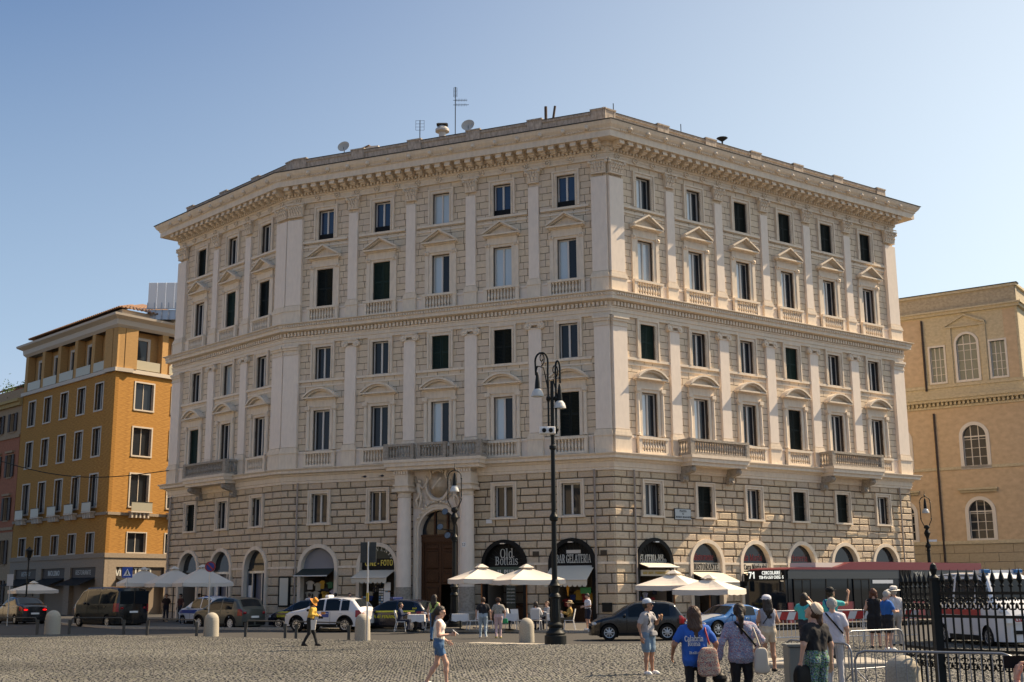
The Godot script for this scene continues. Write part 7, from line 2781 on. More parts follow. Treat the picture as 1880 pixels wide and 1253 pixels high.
	b.box(Vector3(6.6, 2.2, -0.02), Vector3(8.3, 2.38, 0.0))
	part("side_display", b.mesh(), M.lamp_glass, o)
	words("ROMA", 0.24, M.letter, o, T3(10.6, 2.68, 0.01), "Droid Serif", false, "lettering", 0.01, false, 1.0)
	b = MB.new()
	b.extr(PackedVector2Array([Vector2(11.5, 2.62), Vector2(11.65, 2.55), Vector2(11.8, 2.62), Vector2(11.8, 2.82), Vector2(11.5, 2.82)]), 0.0, 0.015)
	part("crest", b.mesh(), M.letter, o)

func ambulance() -> void:
	var p := at_depth(1838, 42.0)
	var o := car("white ambulance with red lettering on its bonnet behind the iron fence", "ambulance", p + Vector3(0.3, 0, -2.0), PI - 0.12, "van", Vector3(5.3, 2.5, 2.0), paint(0.7, 0.7, 0.7), {"category": "ambulance", "wr": 0.34})
	var c: Car = o.get_meta("car")
	# mirror writing over the grille, so that it reads right in a driving mirror
	words("AMBULANZA", 0.17, M.sign_red, o, Transform3D(Basis(Vector3(0, 0, 1), Vector3.UP, Vector3(1, 0, 0)), Vector3(c.L + 0.115, 0.95, 0)), "Droid Sans", true, "lettering", 0.012, false, 1.3)
	var b := MB.new()
	b.box(Vector3(c.L - 0.1, 0.82, -0.85), Vector3(c.L + 0.11, 1.08, 0.85))
	part("bonnet_panel", b.mesh(), M.white, o)
	for s in [-1, 1]:
		stripe(o, s, 0.05, 0.75, 0.42, 0.5, M.sign_red)
		b = MB.new()
		b.block(Vector3(-0.18, -0.12, 0), Vector3(0.18, 0.12, 0.13), 0.03, Transform3D(Basis(Vector3.RIGHT, -PI / 2), Vector3(c.L * 0.7, c.H, s * 0.6)))
		part("blue_beacon", b.mesh(), flat(0.02, 0.12, 0.3, 0.2), o)
	b = MB.new()
	b.box(Vector3(c.L * 0.62, c.H - 0.02, -0.8), Vector3(c.L * 0.7, c.H + 0.1, 0.8))
	part("light_bar", b.mesh(), M.white, o)

func vehicles() -> void:
	M.car_glass = flat(0.012, 0.016, 0.02, 0.03)
	M.car_glass.metallic_specular = 0.35
	M.lamp_glass = flat(0.5, 0.52, 0.55, 0.08)
	M.lamp_glass.metallic_specular = 0.9
	M.tail_red = flat(0.28, 0.012, 0.015, 0.15)
	M.display = flat(0.8, 0.8, 0.75, 0.5)
	M.display.emission_enabled = true
	M.display.emission = Color(0.9, 0.9, 0.85)
	M.display.emission_energy_multiplier = 0.5
	var yellow := flat(0.6, 0.55, 0.03, 0.5)
	var hb := deg_to_rad(-67.19)
	var ha := deg_to_rad(-46.0)
	var navy := paint(0.006, 0.008, 0.02)
	var o: Node3D
	# along the left part of the road
	o = car("dark saloon car with its red tail lights on beside the black van", "saloon_car", gnd(24, 1146) + Vector3(0.2, 0, -0.6), deg_to_rad(-42.0), "sedan", Vector3(4.9, 1.75, 1.95), paint(0.008, 0.009, 0.012), {"spokes": 10})
	for s in [-1, 1]:
		var bb := MB.new()
		bb.ball(Vector3(-0.1, 0.92, s * 0.62), Vector3(0.05, 0.05, 0.14), 8, 6)
		var lit := flat(0.6, 0.02, 0.02, 0.3)
		lit.emission_enabled = true
		lit.emission = Color(1.0, 0.05, 0.05)
		lit.emission_energy_multiplier = 0.8
		part("brake_light", bb.mesh(), lit, o)
	o = car("black passenger van parked before the side front", "black_van", gnd(188, 1152) + Vector3(0, 0, -1.0), deg_to_rad(-46.0), "van", Vector3(5.7, 2.32, 2.15), paint(0.008, 0.008, 0.007, 0.15), {"category": "van", "wr": 0.36, "spokes": 5, "spoke_w": 0.05})
	var white := paint(0.62, 0.62, 0.63)
	var blue := flat(0.015, 0.06, 0.28, 0.4)
	o = car("white municipal police car with a blue stripe behind the grey green hatchback", "police_car", gnd(352, 1151) + Vector3(0.6, 0, -1.4), ha, "hatch", Vector3(4.5, 1.7, 1.9), white, {"spokes": 10})
	stripe(o, -1, 0.28, 0.9, 0.44, 0.56, blue)
	stripe(o, 1, 0.28, 0.9, 0.44, 0.56, blue)
	beacon(o, 1.9, 1.64, blue)
	o = car("grey green small hatchback with white spoked wheels behind the stone bollard", "grey_hatchback", gnd(412, 1156) + Vector3(0.0, 0, -0.7), deg_to_rad(-52.0), "hatch", Vector3(4.35, 1.7, 1.95), paint(0.055, 0.062, 0.055, 0.3), {"rim": M.white_frame, "spokes": 8, "wr": 0.34, "spoke_w": 0.035, "cladding": true})
	# finance police cars and the taxi along the main front
	o = car("dark blue finance police car half hidden behind the white taxi", "finance_police_car", gnd(556, 1157) + Vector3(0, 0, -1.6), hb, "hatch", Vector3(4.3, 1.55, 1.8), navy, {})
	stripe(o, -1, 0.1, 0.92, 0.57, 0.605, yellow)
	stripe(o, 1, 0.1, 0.92, 0.57, 0.605, yellow)
	for s in [-1, 1]:
		car_words(o, s, 0.6, 0.45, "GUARDIA di FINANZA", 0.13, yellow, 2.0)
	o = car("white taxi crossover with black wheel arches and a roof sign", "taxi", gnd(600, 1161) + Vector3(0, 0, -0.8), hb, "suv", Vector3(4.55, 1.68, 1.82), white, {"cladding": true, "wr": 0.36, "spokes": 10, "mirror_paint": M.black})
	for s in [-1, 1]:
		var bb := MB.new()
		var c: Car = o.get_meta("car")
		bb.box(Vector3(0.44 * c.L - 0.22, 0.72, s * (c.half(0.44 * c.L, 0.8) + 0.006) - 0.004), Vector3(0.44 * c.L + 0.22, 1.0, s * (c.half(0.44 * c.L, 0.8) + 0.006) + 0.004))
		var st := part("door_sticker", bb.mesh(), blue, o)
		bb = MB.new()
		bb.box(Vector3(0.44 * c.L - 0.05, 0.87, s * (c.half(0.44 * c.L, 0.8) + 0.012) - 0.004), Vector3(0.44 * c.L + 0.2, 0.98, s * (c.half(0.44 * c.L, 0.8) + 0.012) + 0.004))
		part("orange_field", bb.mesh(), flat(0.6, 0.22, 0.03, 0.5), st)
	beacon(o, 2.3, 1.7, M.white, 0.25)
	o = car("dark blue finance police car with yellow stripe and lettering beside the portal", "finance_police_car", gnd(722, 1160) + Vector3(0, 0, -0.8), hb, "hatch", Vector3(4.35, 1.55, 1.82), navy, {"spokes": 14, "tail_len": 0.11})
	for s in [-1, 1]:
		stripe(o, s, 0.13, 0.92, 0.6, 0.65, yellow, 0.02)
		car_words(o, s, 0.6, 0.47, "GUARDIA di FINANZA", 0.15, yellow, 2.3)
		car_words(o, s, 0.14, 0.73, "GdF", 0.09, yellow, 0.25)
	beacon(o, 2.1, 1.57, flat(0.01, 0.02, 0.1, 0.3), 0.55)
	# on the right
	o = car("black small hatchback driving past the parasols", "black_hatchback", gnd(1174, 1177) + Vector3(0, 0, -0.85), deg_to_rad(-88.0), "hatch", Vector3(3.75, 1.52, 1.68), paint(0.007, 0.007, 0.009, 0.2), {"spokes": 8, "spoke_w": 0.03, "wr": 0.32})
	o = car("low silver and blue sports car nosing out beside the bus", "sports_car", gnd(1338, 1170) + Vector3(0.2, 0, -1.4), deg_to_rad(-122.0), "coupe", Vector3(4.2, 1.32, 1.85), paint(0.02, 0.11, 0.32, 0.2), {"wr": 0.33})
	var c2: Car = o.get_meta("car")
	part("silver_bonnet", top_patch(c2, 0.7, 0.97, 0.8, 0.006), paint(0.42, 0.45, 0.5), o)
	bus()
	ambulance()
	for ch in get_children():
		if ch.has_meta("car"):
			ch.remove_meta("car")

# ------------------------------------------------------------------ people
# Bones are tapered capsules [from, to, radius, radius, material]; their distances are joined by a smooth minimum and meshed as surface nets.
func net(bones: Array, cell: float, k: float, v: PackedVector3Array, tris: Dictionary) -> void:
	var lo := Vector3.ONE * 1e9
	var hi := -lo
	for b in bones:
		var r := Vector3.ONE * (maxf(b[2], b[3]) + cell * 2.5)
		lo = lo.min(b[0] - r).min(b[1] - r)
		hi = hi.max(b[0] + r).max(b[1] + r)
	var nx := int((hi.x - lo.x) / cell) + 2
	var ny := int((hi.y - lo.y) / cell) + 2
	var nz := int((hi.z - lo.z) / cell) + 2
	var f := PackedFloat32Array()
	f.resize(nx * ny * nz)
	f.fill(1.0)
	var raw := PackedFloat32Array()
	raw.resize(nx * ny * nz)
	raw.fill(1.0)
	var who := PackedInt32Array()
	who.resize(nx * ny * nz)
	for bi in bones.size():
		var b: Array = bones[bi]
		var a: Vector3 = b[0]
		var ab: Vector3 = b[1] - a
		var ll := maxf(ab.length_squared(), 1e-9)
		var ra: float = b[2]
		var rb: float = b[3]
		var m := maxf(ra, rb) + k + cell * 2.0
		var p0 := a.min(b[1]) - Vector3.ONE * m
		var p1 := a.max(b[1]) + Vector3.ONE * m
		var i0 := maxi(0, int((p0.x - lo.x) / cell))
		var i1 := mini(nx - 1, int((p1.x - lo.x) / cell) + 1)
		var j0 := maxi(0, int((p0.y - lo.y) / cell))
		var j1 := mini(ny - 1, int((p1.y - lo.y) / cell) + 1)
		var k0 := maxi(0, int((p0.z - lo.z) / cell))
		var k1 := mini(nz - 1, int((p1.z - lo.z) / cell) + 1)
		for j in range(j0, j1 + 1):
			for kk in range(k0, k1 + 1):
				var row := (j * nz + kk) * nx
				for i in range(i0, i1 + 1):
					var p := lo + Vector3(i, j, kk) * cell - a
					var t := clampf(p.dot(ab) / ll, 0.0, 1.0)
					var d := (p - ab * t).length() - ra - (rb - ra) * t
					if d > 0.2:
						continue
					var id := row + i
					if d < raw[id]:
						raw[id] = d
						who[id] = bi
					var e := f[id]
					var h := maxf(k - absf(d - e), 0.0)
					f[id] = minf(d, e) - h * h / (4.0 * k)
	var index := {}
	var sx := 1
	var sz := nx
	var sy := nx * nz
	var corners := [0, sx, sz, sx + sz, sy, sy + sx, sy + sz, sy + sx + sz]
	var offs := [Vector3(0, 0, 0), Vector3(1, 0, 0), Vector3(0, 0, 1), Vector3(1, 0, 1), Vector3(0, 1, 0), Vector3(1, 1, 0), Vector3(0, 1, 1), Vector3(1, 1, 1)]
	var edges := [[0, 1], [2, 3], [4, 5], [6, 7], [0, 2], [1, 3], [4, 6], [5, 7], [0, 4], [1, 5], [2, 6], [3, 7]]
	for j in ny - 1:
		for kk in nz - 1:
			for i in nx - 1:
				var id := j * sy + kk * sz + i
				var s0 := f[id] < 0.0
				var mixed := false
				for c in 8:
					if (f[id + corners[c]] < 0.0) != s0:
						mixed = true
						break
				if not mixed:
					continue
				var sum := Vector3.ZERO
				var n := 0
				for e in edges:
					var d0 := f[id + corners[e[0]]]
					var d1 := f[id + corners[e[1]]]
					if (d0 < 0.0) != (d1 < 0.0):
						sum += offs[e[0]].lerp(offs[e[1]], d0 / (d0 - d1))
						n += 1
				index[id] = v.size()
				v.append(lo + (Vector3(i, j, kk) + sum / n) * cell)
	for id in index:
		var s0 := f[id] < 0.0
		for ax in 3:
			var st: int = [sx, sy, sz][ax]
			if (f[id + st] < 0.0) == s0:
				continue
			var u: int = [sy, sz, sx][ax]
			var w: int = [sz, sx, sy][ax]
			if not (index.has(id - u) and index.has(id - w) and index.has(id - u - w)):
				continue
			var q := [index[id], index[id - u], index[id - u - w], index[id - w]]
			if not s0:
				q = [q[0], q[3], q[2], q[1]]
			var mat = bones[who[id if s0 else id + st]][4]
			if not tris.has(mat):
				tris[mat] = PackedInt32Array()
			tris[mat].append_array(PackedInt32Array([q[0], q[2], q[1], q[0], q[3], q[2]]))

func skin_mesh(v: PackedVector3Array, tris: Dictionary) -> ArrayMesh:
	var n := PackedVector3Array()
	n.resize(v.size())
	for mat in tris:
		var ix: PackedInt32Array = tris[mat]
		for i in range(0, ix.size(), 3):
			var q := (v[ix[i + 2]] - v[ix[i]]).cross(v[ix[i + 1]] - v[ix[i]])
			for c in 3:
				n[ix[i + c]] += q
	for i in n.size():
		n[i] = n[i].normalized() if n[i].length_squared() > 1e-20 else Vector3.UP
	var m := ArrayMesh.new()
	for mat in tris:
		var a := []
		a.resize(Mesh.ARRAY_MAX)
		a[Mesh.ARRAY_VERTEX] = v
		a[Mesh.ARRAY_NORMAL] = n
		a[Mesh.ARRAY_INDEX] = tris[mat]
		m.add_surface_from_arrays(Mesh.PRIMITIVE_TRIANGLES, a)
		m.surface_set_material(m.get_surface_count() - 1, mat)
	return m

func hand(bones: Array, wrist: Vector3, fore: Vector3, palm_n: Vector3, thumb_side: Vector3, skin: Material, s: float, curl: float) -> void:
	# palm and five separate fingers of unequal length, bent by curl; fore: along the hand, palm_n: out of the palm
	var side := thumb_side
	var root := wrist + fore * 0.02 * s
	for i in 3:
		var o := side * (0.022 - 0.022 * i) * s
		bones.append([root + o * 0.7, root + fore * 0.075 * s + o, 0.017 * s, 0.014 * s, skin])
	for i in 4:
		var len: float = [0.072, 0.08, 0.074, 0.058][i] * s
		var base := wrist + fore * (0.095 - 0.006 * absf(i - 1.0)) * s + side * (0.031 - 0.021 * i) * s
		var d1 := fore.rotated(side, curl * 0.6).normalized()
		if d1.dot(palm_n) < 0:
			d1 = fore.rotated(side, -curl * 0.6).normalized()
		var d2 := d1.lerp(palm_n, clampf(curl * 0.5, 0, 0.8)).normalized()
		bones.append([base, base + d1 * len * 0.5, 0.0095 * s, 0.009 * s, skin])
		bones.append([base + d1 * len * 0.5, base + d1 * len * 0.5 + d2 * len * 0.5, 0.009 * s, 0.0075 * s, skin])
	var tb := wrist + fore * 0.035 * s + side * 0.03 * s
	var td := (fore * 0.7 + side * 0.6 + palm_n * 0.35).normalized()
	bones.append([tb, tb + td * 0.035 * s, 0.012 * s, 0.0105 * s, skin])
	bones.append([tb + td * 0.035 * s, tb + td * 0.035 * s + (td + fore * 0.5).normalized() * 0.03 * s, 0.0105 * s, 0.008 * s, skin])

const REF := 1.72
# p: h height; face: yaw the person looks along (0 = to the camera's side, +z); pose: joints in body space (x to the person's left, z forward), for a height of 1.72
func person(label: String, at: Vector3, h: float, face: float, p: Dictionary, fine := true) -> Node3D:
	var o := thing("person", label, "person", at, p.get("group", ""), face)
	var s := h / REF
	var skin: Material = M[p.get("skin", "skin_light")]
	var shirt: Material = p.shirt
	var legs: Material = p.legs
	var shoe: Material = p.get("shoe", M.black)
	var sleeve: String = p.get("sleeve", "short")
	var leg_len: String = p.get("leg", "long")
	var wide: float = p.get("wide", 1.0)
	var lean: Vector3 = p.get("lean", Vector3.ZERO)        # how far the shoulders are shifted from over the hips
	var hip: Vector3 = p.get("hip", Vector3(0, 0.94, 0))
	var chest := hip + Vector3(0, 0.36, 0) + lean * 0.75
	var neck := hip + Vector3(0, 0.52, 0) + lean
	var head: Vector3 = neck + Vector3(0, 0.145, 0.025) + p.get("head", Vector3.ZERO)
	var B := []
	var add := func(a: Vector3, b: Vector3, ra: float, rb: float, m: Material) -> void:
		B.append([a * s, b * s, ra * s, rb * s, m])
	var bl: float = p.get("bulk", 1.0)
	# trunk: two columns side by side so that it is broader than deep
	for q in [-1, 1]:
		var w: float = q * wide
		add.call(hip + Vector3(w * 0.075, -0.02, -0.015), hip + Vector3(w * 0.06, 0.14, 0.0), 0.112 * bl, 0.1 * bl, legs if not p.get("long_shirt", false) else shirt)
		add.call(hip + Vector3(w * 0.06, 0.12, 0.0), chest + Vector3(w * 0.085, 0.02, 0.0), 0.107 * bl, 0.115 * bl, shirt)
		add.call(chest + Vector3(w * 0.08, 0.02, 0.01), neck + Vector3(w * 0.1, -0.07, -0.005), 0.11 * bl, 0.066, shirt)
		add.call(neck + Vector3(0, -0.05, -0.005), neck + Vector3(w * 0.155, -0.085, -0.005), 0.058, 0.056, shirt)
	if p.get("bust", false):
		for q in [-1, 1]:
			add.call(chest + Vector3(q * 0.075, 0.0, 0.075), chest + Vector3(q * 0.07, 0.01, 0.085), 0.06, 0.055, shirt)
	add.call(neck + Vector3(0, -0.04, -0.005), head + Vector3(0, -0.07, -0.02), 0.052, 0.05, skin)
	# legs
	var knees: Array = p.get("knees", [Vector3(0.1, 0.5, 0.02), Vector3(-0.1, 0.5, 0.02)])
	var feet: Array = p.get("feet", [Vector3(0.11, 0.08, -0.02), Vector3(-0.11, 0.08, -0.02)])
	for i in 2:
		var q := 1 if i == 0 else -1
		var hp := hip + Vector3(q * 0.095, -0.04, -0.01)
		var kn: Vector3 = knees[i]
		var an: Vector3 = feet[i]
		var thigh_end := kn
		var g: float = p.get("loose", 0.0)
		if leg_len == "skirt":
			add.call(hp, hp.lerp(kn, 0.8), 0.1 + g, 0.1 + g, legs)
			add.call(hp.lerp(kn, 0.8), kn, 0.06, 0.052, skin)
			add.call(kn, an, 0.05, 0.036, skin)
		elif leg_len == "short" or leg_len == "mini":
			var cut_at := 0.72 if leg_len == "short" else 0.42
			add.call(hp, hp.lerp(kn, cut_at), 0.1 + g, 0.082 + g, legs)
			add.call(hp.lerp(kn, cut_at * 0.8), kn, 0.068, 0.053, skin)
			add.call(kn, kn.lerp(an, 0.35) + Vector3(0, 0, -0.012), 0.052, 0.053, skin)
			add.call(kn.lerp(an, 0.35) + Vector3(0, 0, -0.012), an, 0.05, 0.034, skin)
		else:
			add.call(hp, kn, 0.096 + g, 0.064 + g, legs)
			add.call(kn, an + Vector3(0, 0.02, 0), 0.062 + g, 0.05 + g, legs)
		var toe: Vector3 = p.get("toes", [Vector3(0.03, -0.045, 0.16), Vector3(-0.03, -0.045, 0.16)])[i]
		add.call(an + Vector3(0, -0.035, -0.03), an + toe * 0.6, 0.042, 0.042, shoe)
		add.call(an + toe * 0.6, an + toe, 0.04, 0.032, shoe)
	# arms
	var elbows: Array = p.get("elbows", [Vector3(0.26, 1.14, -0.03), Vector3(-0.26, 1.14, -0.03)])
	var wrists: Array = p.get("wrists", [Vector3(0.27, 0.9, 0.05), Vector3(-0.27, 0.9, 0.05)])
	var hands := []
	for i in 2:
		var q := 1 if i == 0 else -1
		var sh := neck + Vector3(q * 0.172 * wide, -0.085, -0.005)
		var el: Vector3 = elbows[i]
		var wr: Vector3 = wrists[i]
		var g := 0.012
		match sleeve:
			"none":
				add.call(sh, el, 0.049, 0.037, skin)
				add.call(el, wr, 0.037, 0.026, skin)
			"short":
				add.call(sh, sh.lerp(el, 0.62), 0.056 + g, 0.05 + g, shirt)
				add.call(sh.lerp(el, 0.5), el, 0.045, 0.037, skin)
				add.call(el, wr, 0.038, 0.026, skin)
			_:
				add.call(sh, el, 0.056 + g, 0.045 + g, shirt)
				add.call(el, el.lerp(wr, 0.9), 0.044 + g, 0.034 + g, shirt)
				add.call(el.lerp(wr, 0.85), wr, 0.027, 0.026, skin)
		var fo := (wr - el).normalized()
		var inward := Vector3(-q, 0, 0)
		inward = (inward - fo * inward.dot(fo))
		inward = inward.normalized() if inward.length() > 0.2 else Vector3(0, 0, 1).slide(fo).normalized()
		hands.append([wr * s, fo, inward, inward.cross(fo).normalized() * (1 if i == 0 else -1)])
	var v := PackedVector3Array()
	var tris := {}
	net(B, 0.021 if fine else 0.028, 0.045, v, tris)
	# head on a finer grid
	var hd := []
	var look: Basis = p.get("look", Basis.IDENTITY)
	var hh := func(a: Vector3, b: Vector3, ra: float, rb: float, m: Material) -> void:
		hd.append([(head + look * a) * s, (head + look * b) * s, ra * s, rb * s, m])
	hh.call(Vector3(0, 0.035, -0.03), Vector3(0, 0.03, 0.012), 0.086, 0.083, skin)
	hh.call(Vector3(0, 0.0, 0.03), Vector3(0, -0.06, 0.04), 0.066, 0.048, skin)
	hh.call(Vector3(0, -0.075, 0.055), Vector3(0, -0.09, 0.06), 0.032, 0.026, skin)
	hh.call(Vector3(0, 0.012, 0.095), Vector3(0, -0.022, 0.112), 0.009, 0.014, skin)
	for q in [-1, 1]:
		hh.call(Vector3(q * 0.018, 0.022, 0.088), Vector3(q * 0.045, 0.022, 0.078), 0.012, 0.012, skin)
		hh.call(Vector3(q * 0.083, 0.012, -0.01), Vector3(q * 0.086, -0.025, -0.005), 0.013, 0.01, skin)
	hh.call(Vector3(-0.018, -0.052, 0.09), Vector3(0.018, -0.052, 0.09), 0.009, 0.009, M.lips)
	hh.call(Vector3(0, -0.06, -0.02), Vector3(0, -0.15, -0.04), 0.05, 0.05, skin)
	net(hd, 0.0105 if fine else 0.016, 0.02, v, tris)
	if fine:
		for i in 2:
			var hb := []
			var e: Array = hands[i]
			hand(hb, e[0], e[1], e[2], e[3], skin, s, p.get("curl", [0.5, 0.5])[i])
			net(hb, 0.0065, 0.008, v, tris)
	else:
		for i in 2:
			var hb := []
			var e: Array = hands[i]
			hand(hb, e[0], e[1], e[2], e[3], skin, s * 1.1, 0.5)
			net(hb, 0.01, 0.008, v, tris)
	# the cloth hangs in small folds
	var fold := FastNoiseLite.new()
	fold.seed = int(at.x * 100.0)
	fold.frequency = 4.5
	var worn := {}
	for mat in tris:
		if mat != skin and mat != shoe and mat != M.lips:
			for i in tris[mat]:
				worn[i] = true
	for i in worn:
		var q := v[i]
		var e := fold.get_noise_3d(q.x * 1.6, q.y * 0.7, q.z * 1.6) + 0.5 * fold.get_noise_3d(q.x * 4.0, q.y * 2.2 + 9.0, q.z * 4.0)
		v[i] = q + Vector3(q.x, 0, q.z).normalized() * e * 0.022
	part("body", skin_mesh(v, tris), null, o)
	if fine:
		for q in [-1, 1]:
			var eb := MB.new()
			var c: Vector3 = (head + look * Vector3(q * 0.032, 0.008, 0.083)) * s
			eb.ball(c, Vector3(0.012, 0.009, 0.008) * s, 8, 6)
			part("eye", eb.mesh(), M.black, o)
	# hair and hat
	var hv := PackedVector3Array()
	var ht := {}
	var hr := []
	var hair: Material = p.get("hair", M.hair_dark)
	var style: String = p.get("style", "short")
	var ha := func(a: Vector3, b: Vector3, ra: float, rb: float) -> void:
		hr.append([(head + look * a) * s, (head + look * b) * s, ra * s, rb * s, hair])
	if style != "bald":
		ha.call(Vector3(0, 0.052, -0.042), Vector3(0, 0.062, 0.0), 0.09, 0.083)
		ha.call(Vector3(0, 0.0, -0.06), Vector3(0, -0.03, -0.05), 0.075, 0.06)
		for q in [-1, 1]:
			ha.call(Vector3(q * 0.05, 0.03, -0.04), Vector3(q * 0.062, -0.02, -0.035), 0.05, 0.035)
	if style == "long":
		for q in [-1, 0, 1]:
			ha.call(Vector3(q * 0.05, 0.0, -0.065), Vector3(q * 0.06, -0.2, -0.085), 0.06, 0.062)
			ha.call(Vector3(q * 0.06, -0.2, -0.085), Vector3(q * 0.05, -0.36, -0.1), 0.06, 0.035)
	elif style == "ponytail":
		ha.call(Vector3(0, 0.02, -0.11), Vector3(0, -0.08, -0.15), 0.04, 0.045)
		ha.call(Vector3(0, -0.08, -0.15), Vector3(0, -0.33, -0.13), 0.045, 0.02)
	elif style == "bob":
		for q in [-1, 1]:
			ha.call(Vector3(q * 0.06, 0.02, -0.04), Vector3(q * 0.075, -0.1, -0.045), 0.055, 0.05)
	elif style == "curly":
		for i in 9:
			var a := TAU * i / 9.0
			ha.call(Vector3(cos(a) * 0.075, 0.06 + 0.04 * sin(a * 2), -0.04 + sin(a) * 0.07), Vector3(cos(a) * 0.08, 0.03, -0.04 + sin(a) * 0.075), 0.04, 0.036)
	if hr.size():
		net(hr, 0.013 if fine else 0.018, 0.03, hv, ht)
		# locks and strands: fine furrows running down
		for i in hv.size():
			var q: Vector3 = hv[i] - head * s
			var e := fold.get_noise_3d(q.x * 14.0, q.y * 1.6, q.z * 14.0)
			hv[i] += Vector3(q.x, 0.15 * q.y, q.z + 0.04).normalized() * e * 0.016
		part("hair", skin_mesh(hv, ht), null, o)
	var hat: String = p.get("hat", "")
	if hat != "":
		var b := MB.new()
		var t := Transform3D((look * Basis(Vector3.RIGHT, p.get("hat_tilt", -0.12))).scaled(Vector3.ONE * s), (head + look * Vector3(0, 0.06, -0.025)) * s)
		if hat == "cap":
			b.lathe([Vector2(0.108, -0.015), Vector2(0.112, 0.03), Vector2(0.1, 0.07), Vector2(0.06, 0.1), Vector2(0.001, 0.11)], 16, t)
			var fwd := -1.0 if p.get("cap_back", false) else 1.0
			b.hexa([Vector3(-0.075, -0.02, fwd * 0.18), Vector3(0.075, -0.02, fwd * 0.18), Vector3(0.075, -0.01, fwd * 0.18), Vector3(-0.075, -0.01, fwd * 0.18)], [Vector3(-0.1, -0.005, fwd * 0.06), Vector3(0.1, -0.005, fwd * 0.06), Vector3(0.1, 0.01, fwd * 0.06), Vector3(-0.1, 0.01, fwd * 0.06)], t)
		elif hat == "bucket":
			b.lathe([Vector2(0.185, -0.05), Vector2(0.175, -0.045), Vector2(0.115, 0.02), Vector2(0.105, 0.1), Vector2(0.09, 0.12), Vector2(0.001, 0.125)], 18, t)
			b.lathe([Vector2(0.175, -0.05), Vector2(0.112, 0.01)], 18, t)
		else:
			b.lathe([Vector2(0.2, 0.0), Vector2(0.205, 0.008), Vector2(0.115, 0.02), Vector2(0.108, 0.1), Vector2(0.07, 0.125), Vector2(0.001, 0.115)], 20, t)
			b.lathe([Vector2(0.09, 0.0), Vector2(0.2, 0.0)], 20, t)
		part("hat", b.mesh(), p.hat_mat, o)
		if hat == "brim":
			b = MB.new()
			b.lathe([Vector2(0.118, 0.02), Vector2(0.116, 0.045)], 20, t)
			part("hat_band", b.mesh(), M.black, o)
	if p.get("shades", false):
		var b := MB.new()
		for q in [-1, 1]:
			b.ball((head + look * Vector3(q * 0.034, 0.01, 0.094)) * s, Vector3(0.026, 0.02, 0.01) * s, 8, 6)
			b.tube([(head + look * Vector3(q * 0.056, 0.014, 0.09)) * s, (head + look * Vector3(q * 0.088, 0.016, 0.0)) * s], 0.004, 4)
		part("sunglasses", b.mesh(), M.black, o)
	# a strap across the back or chest, in body space
	for st in p.get("straps", []):
		var b := MB.new()
		var pts := []
		for q in st[0]:
			pts.append(q * s)
		b.tube(pts, st[1] * s, 5)
		part("strap", b.mesh(), st[2], o)
	return o

func bag(o: Node3D, called: String, a: Vector3, size: Vector3, m: Material, turn := 0.0) -> void:
	# a soft rounded box, fuller towards the bottom
	var v := PackedVector3Array()
	var ix := PackedInt32Array()
	var bs := Basis(Vector3.UP, turn)
	var pw := func(x: float) -> float: return signf(x) * pow(absf(x), 0.5)
	for j in 13:
		var la := -PI / 2 + PI * j / 12
		for i in 20:
			var lo := TAU * i / 20
			var q := Vector3(pw.call(cos(la)) * pw.call(cos(lo)), pw.call(sin(la)), pw.call(cos(la)) * pw.call(sin(lo)))
			var full := 1.0 - 0.16 * q.y + 0.05 * sin(lo * 3.0 + q.y * 4.0)
			v.append(a + bs * Vector3(q.x * size.x * 0.5 * full, q.y * size.y * 0.5, q.z * size.z * 0.5 * full))
	for j in 12:
		for i in 20:
			var k := (i + 1) % 20
			ix.append_array(PackedInt32Array([j * 20 + i, j * 20 + k, j * 20 + 20 + i, j * 20 + 20 + i, j * 20 + k, j * 20 + 20 + k]))
	part(called, smooth_mesh(v, ix), m, o)

func cloth(r: float, g: float, b: float) -> StandardMaterial3D:
	return flat(r, g, b, 0.9)

func printed(base: Array, tones: Array, seed_: int, scale: float) -> StandardMaterial3D:
	# fabric with a blotchy print
	var m := StandardMaterial3D.new()
	var img := Image.create(256, 256, false, Image.FORMAT_RGB8)
	img.fill(lin(base[0], base[1], base[2]))
	var r := RandomNumberGenerator.new()
	r.seed = seed_
	for i in 420:
		var c: Array = tones[r.randi() % tones.size()]
		var x := r.randi() % 256
		var y := r.randi() % 256
		var w := r.randi_range(3, 10)
		for dx in range(-w, w + 1):
			for dy in range(-w, w + 1):
				if dx * dx + dy * dy * 1.6 < w * w:
					img.set_pixel((x + dx + 256) % 256, (y + dy + 256) % 256, lin(c[0], c[1], c[2]))
	m.albedo_texture = ImageTexture.create_from_image(img)
	m.uv1_triplanar = true
	m.uv1_scale = Vector3.ONE * scale
	m.roughness = 0.9
	return m

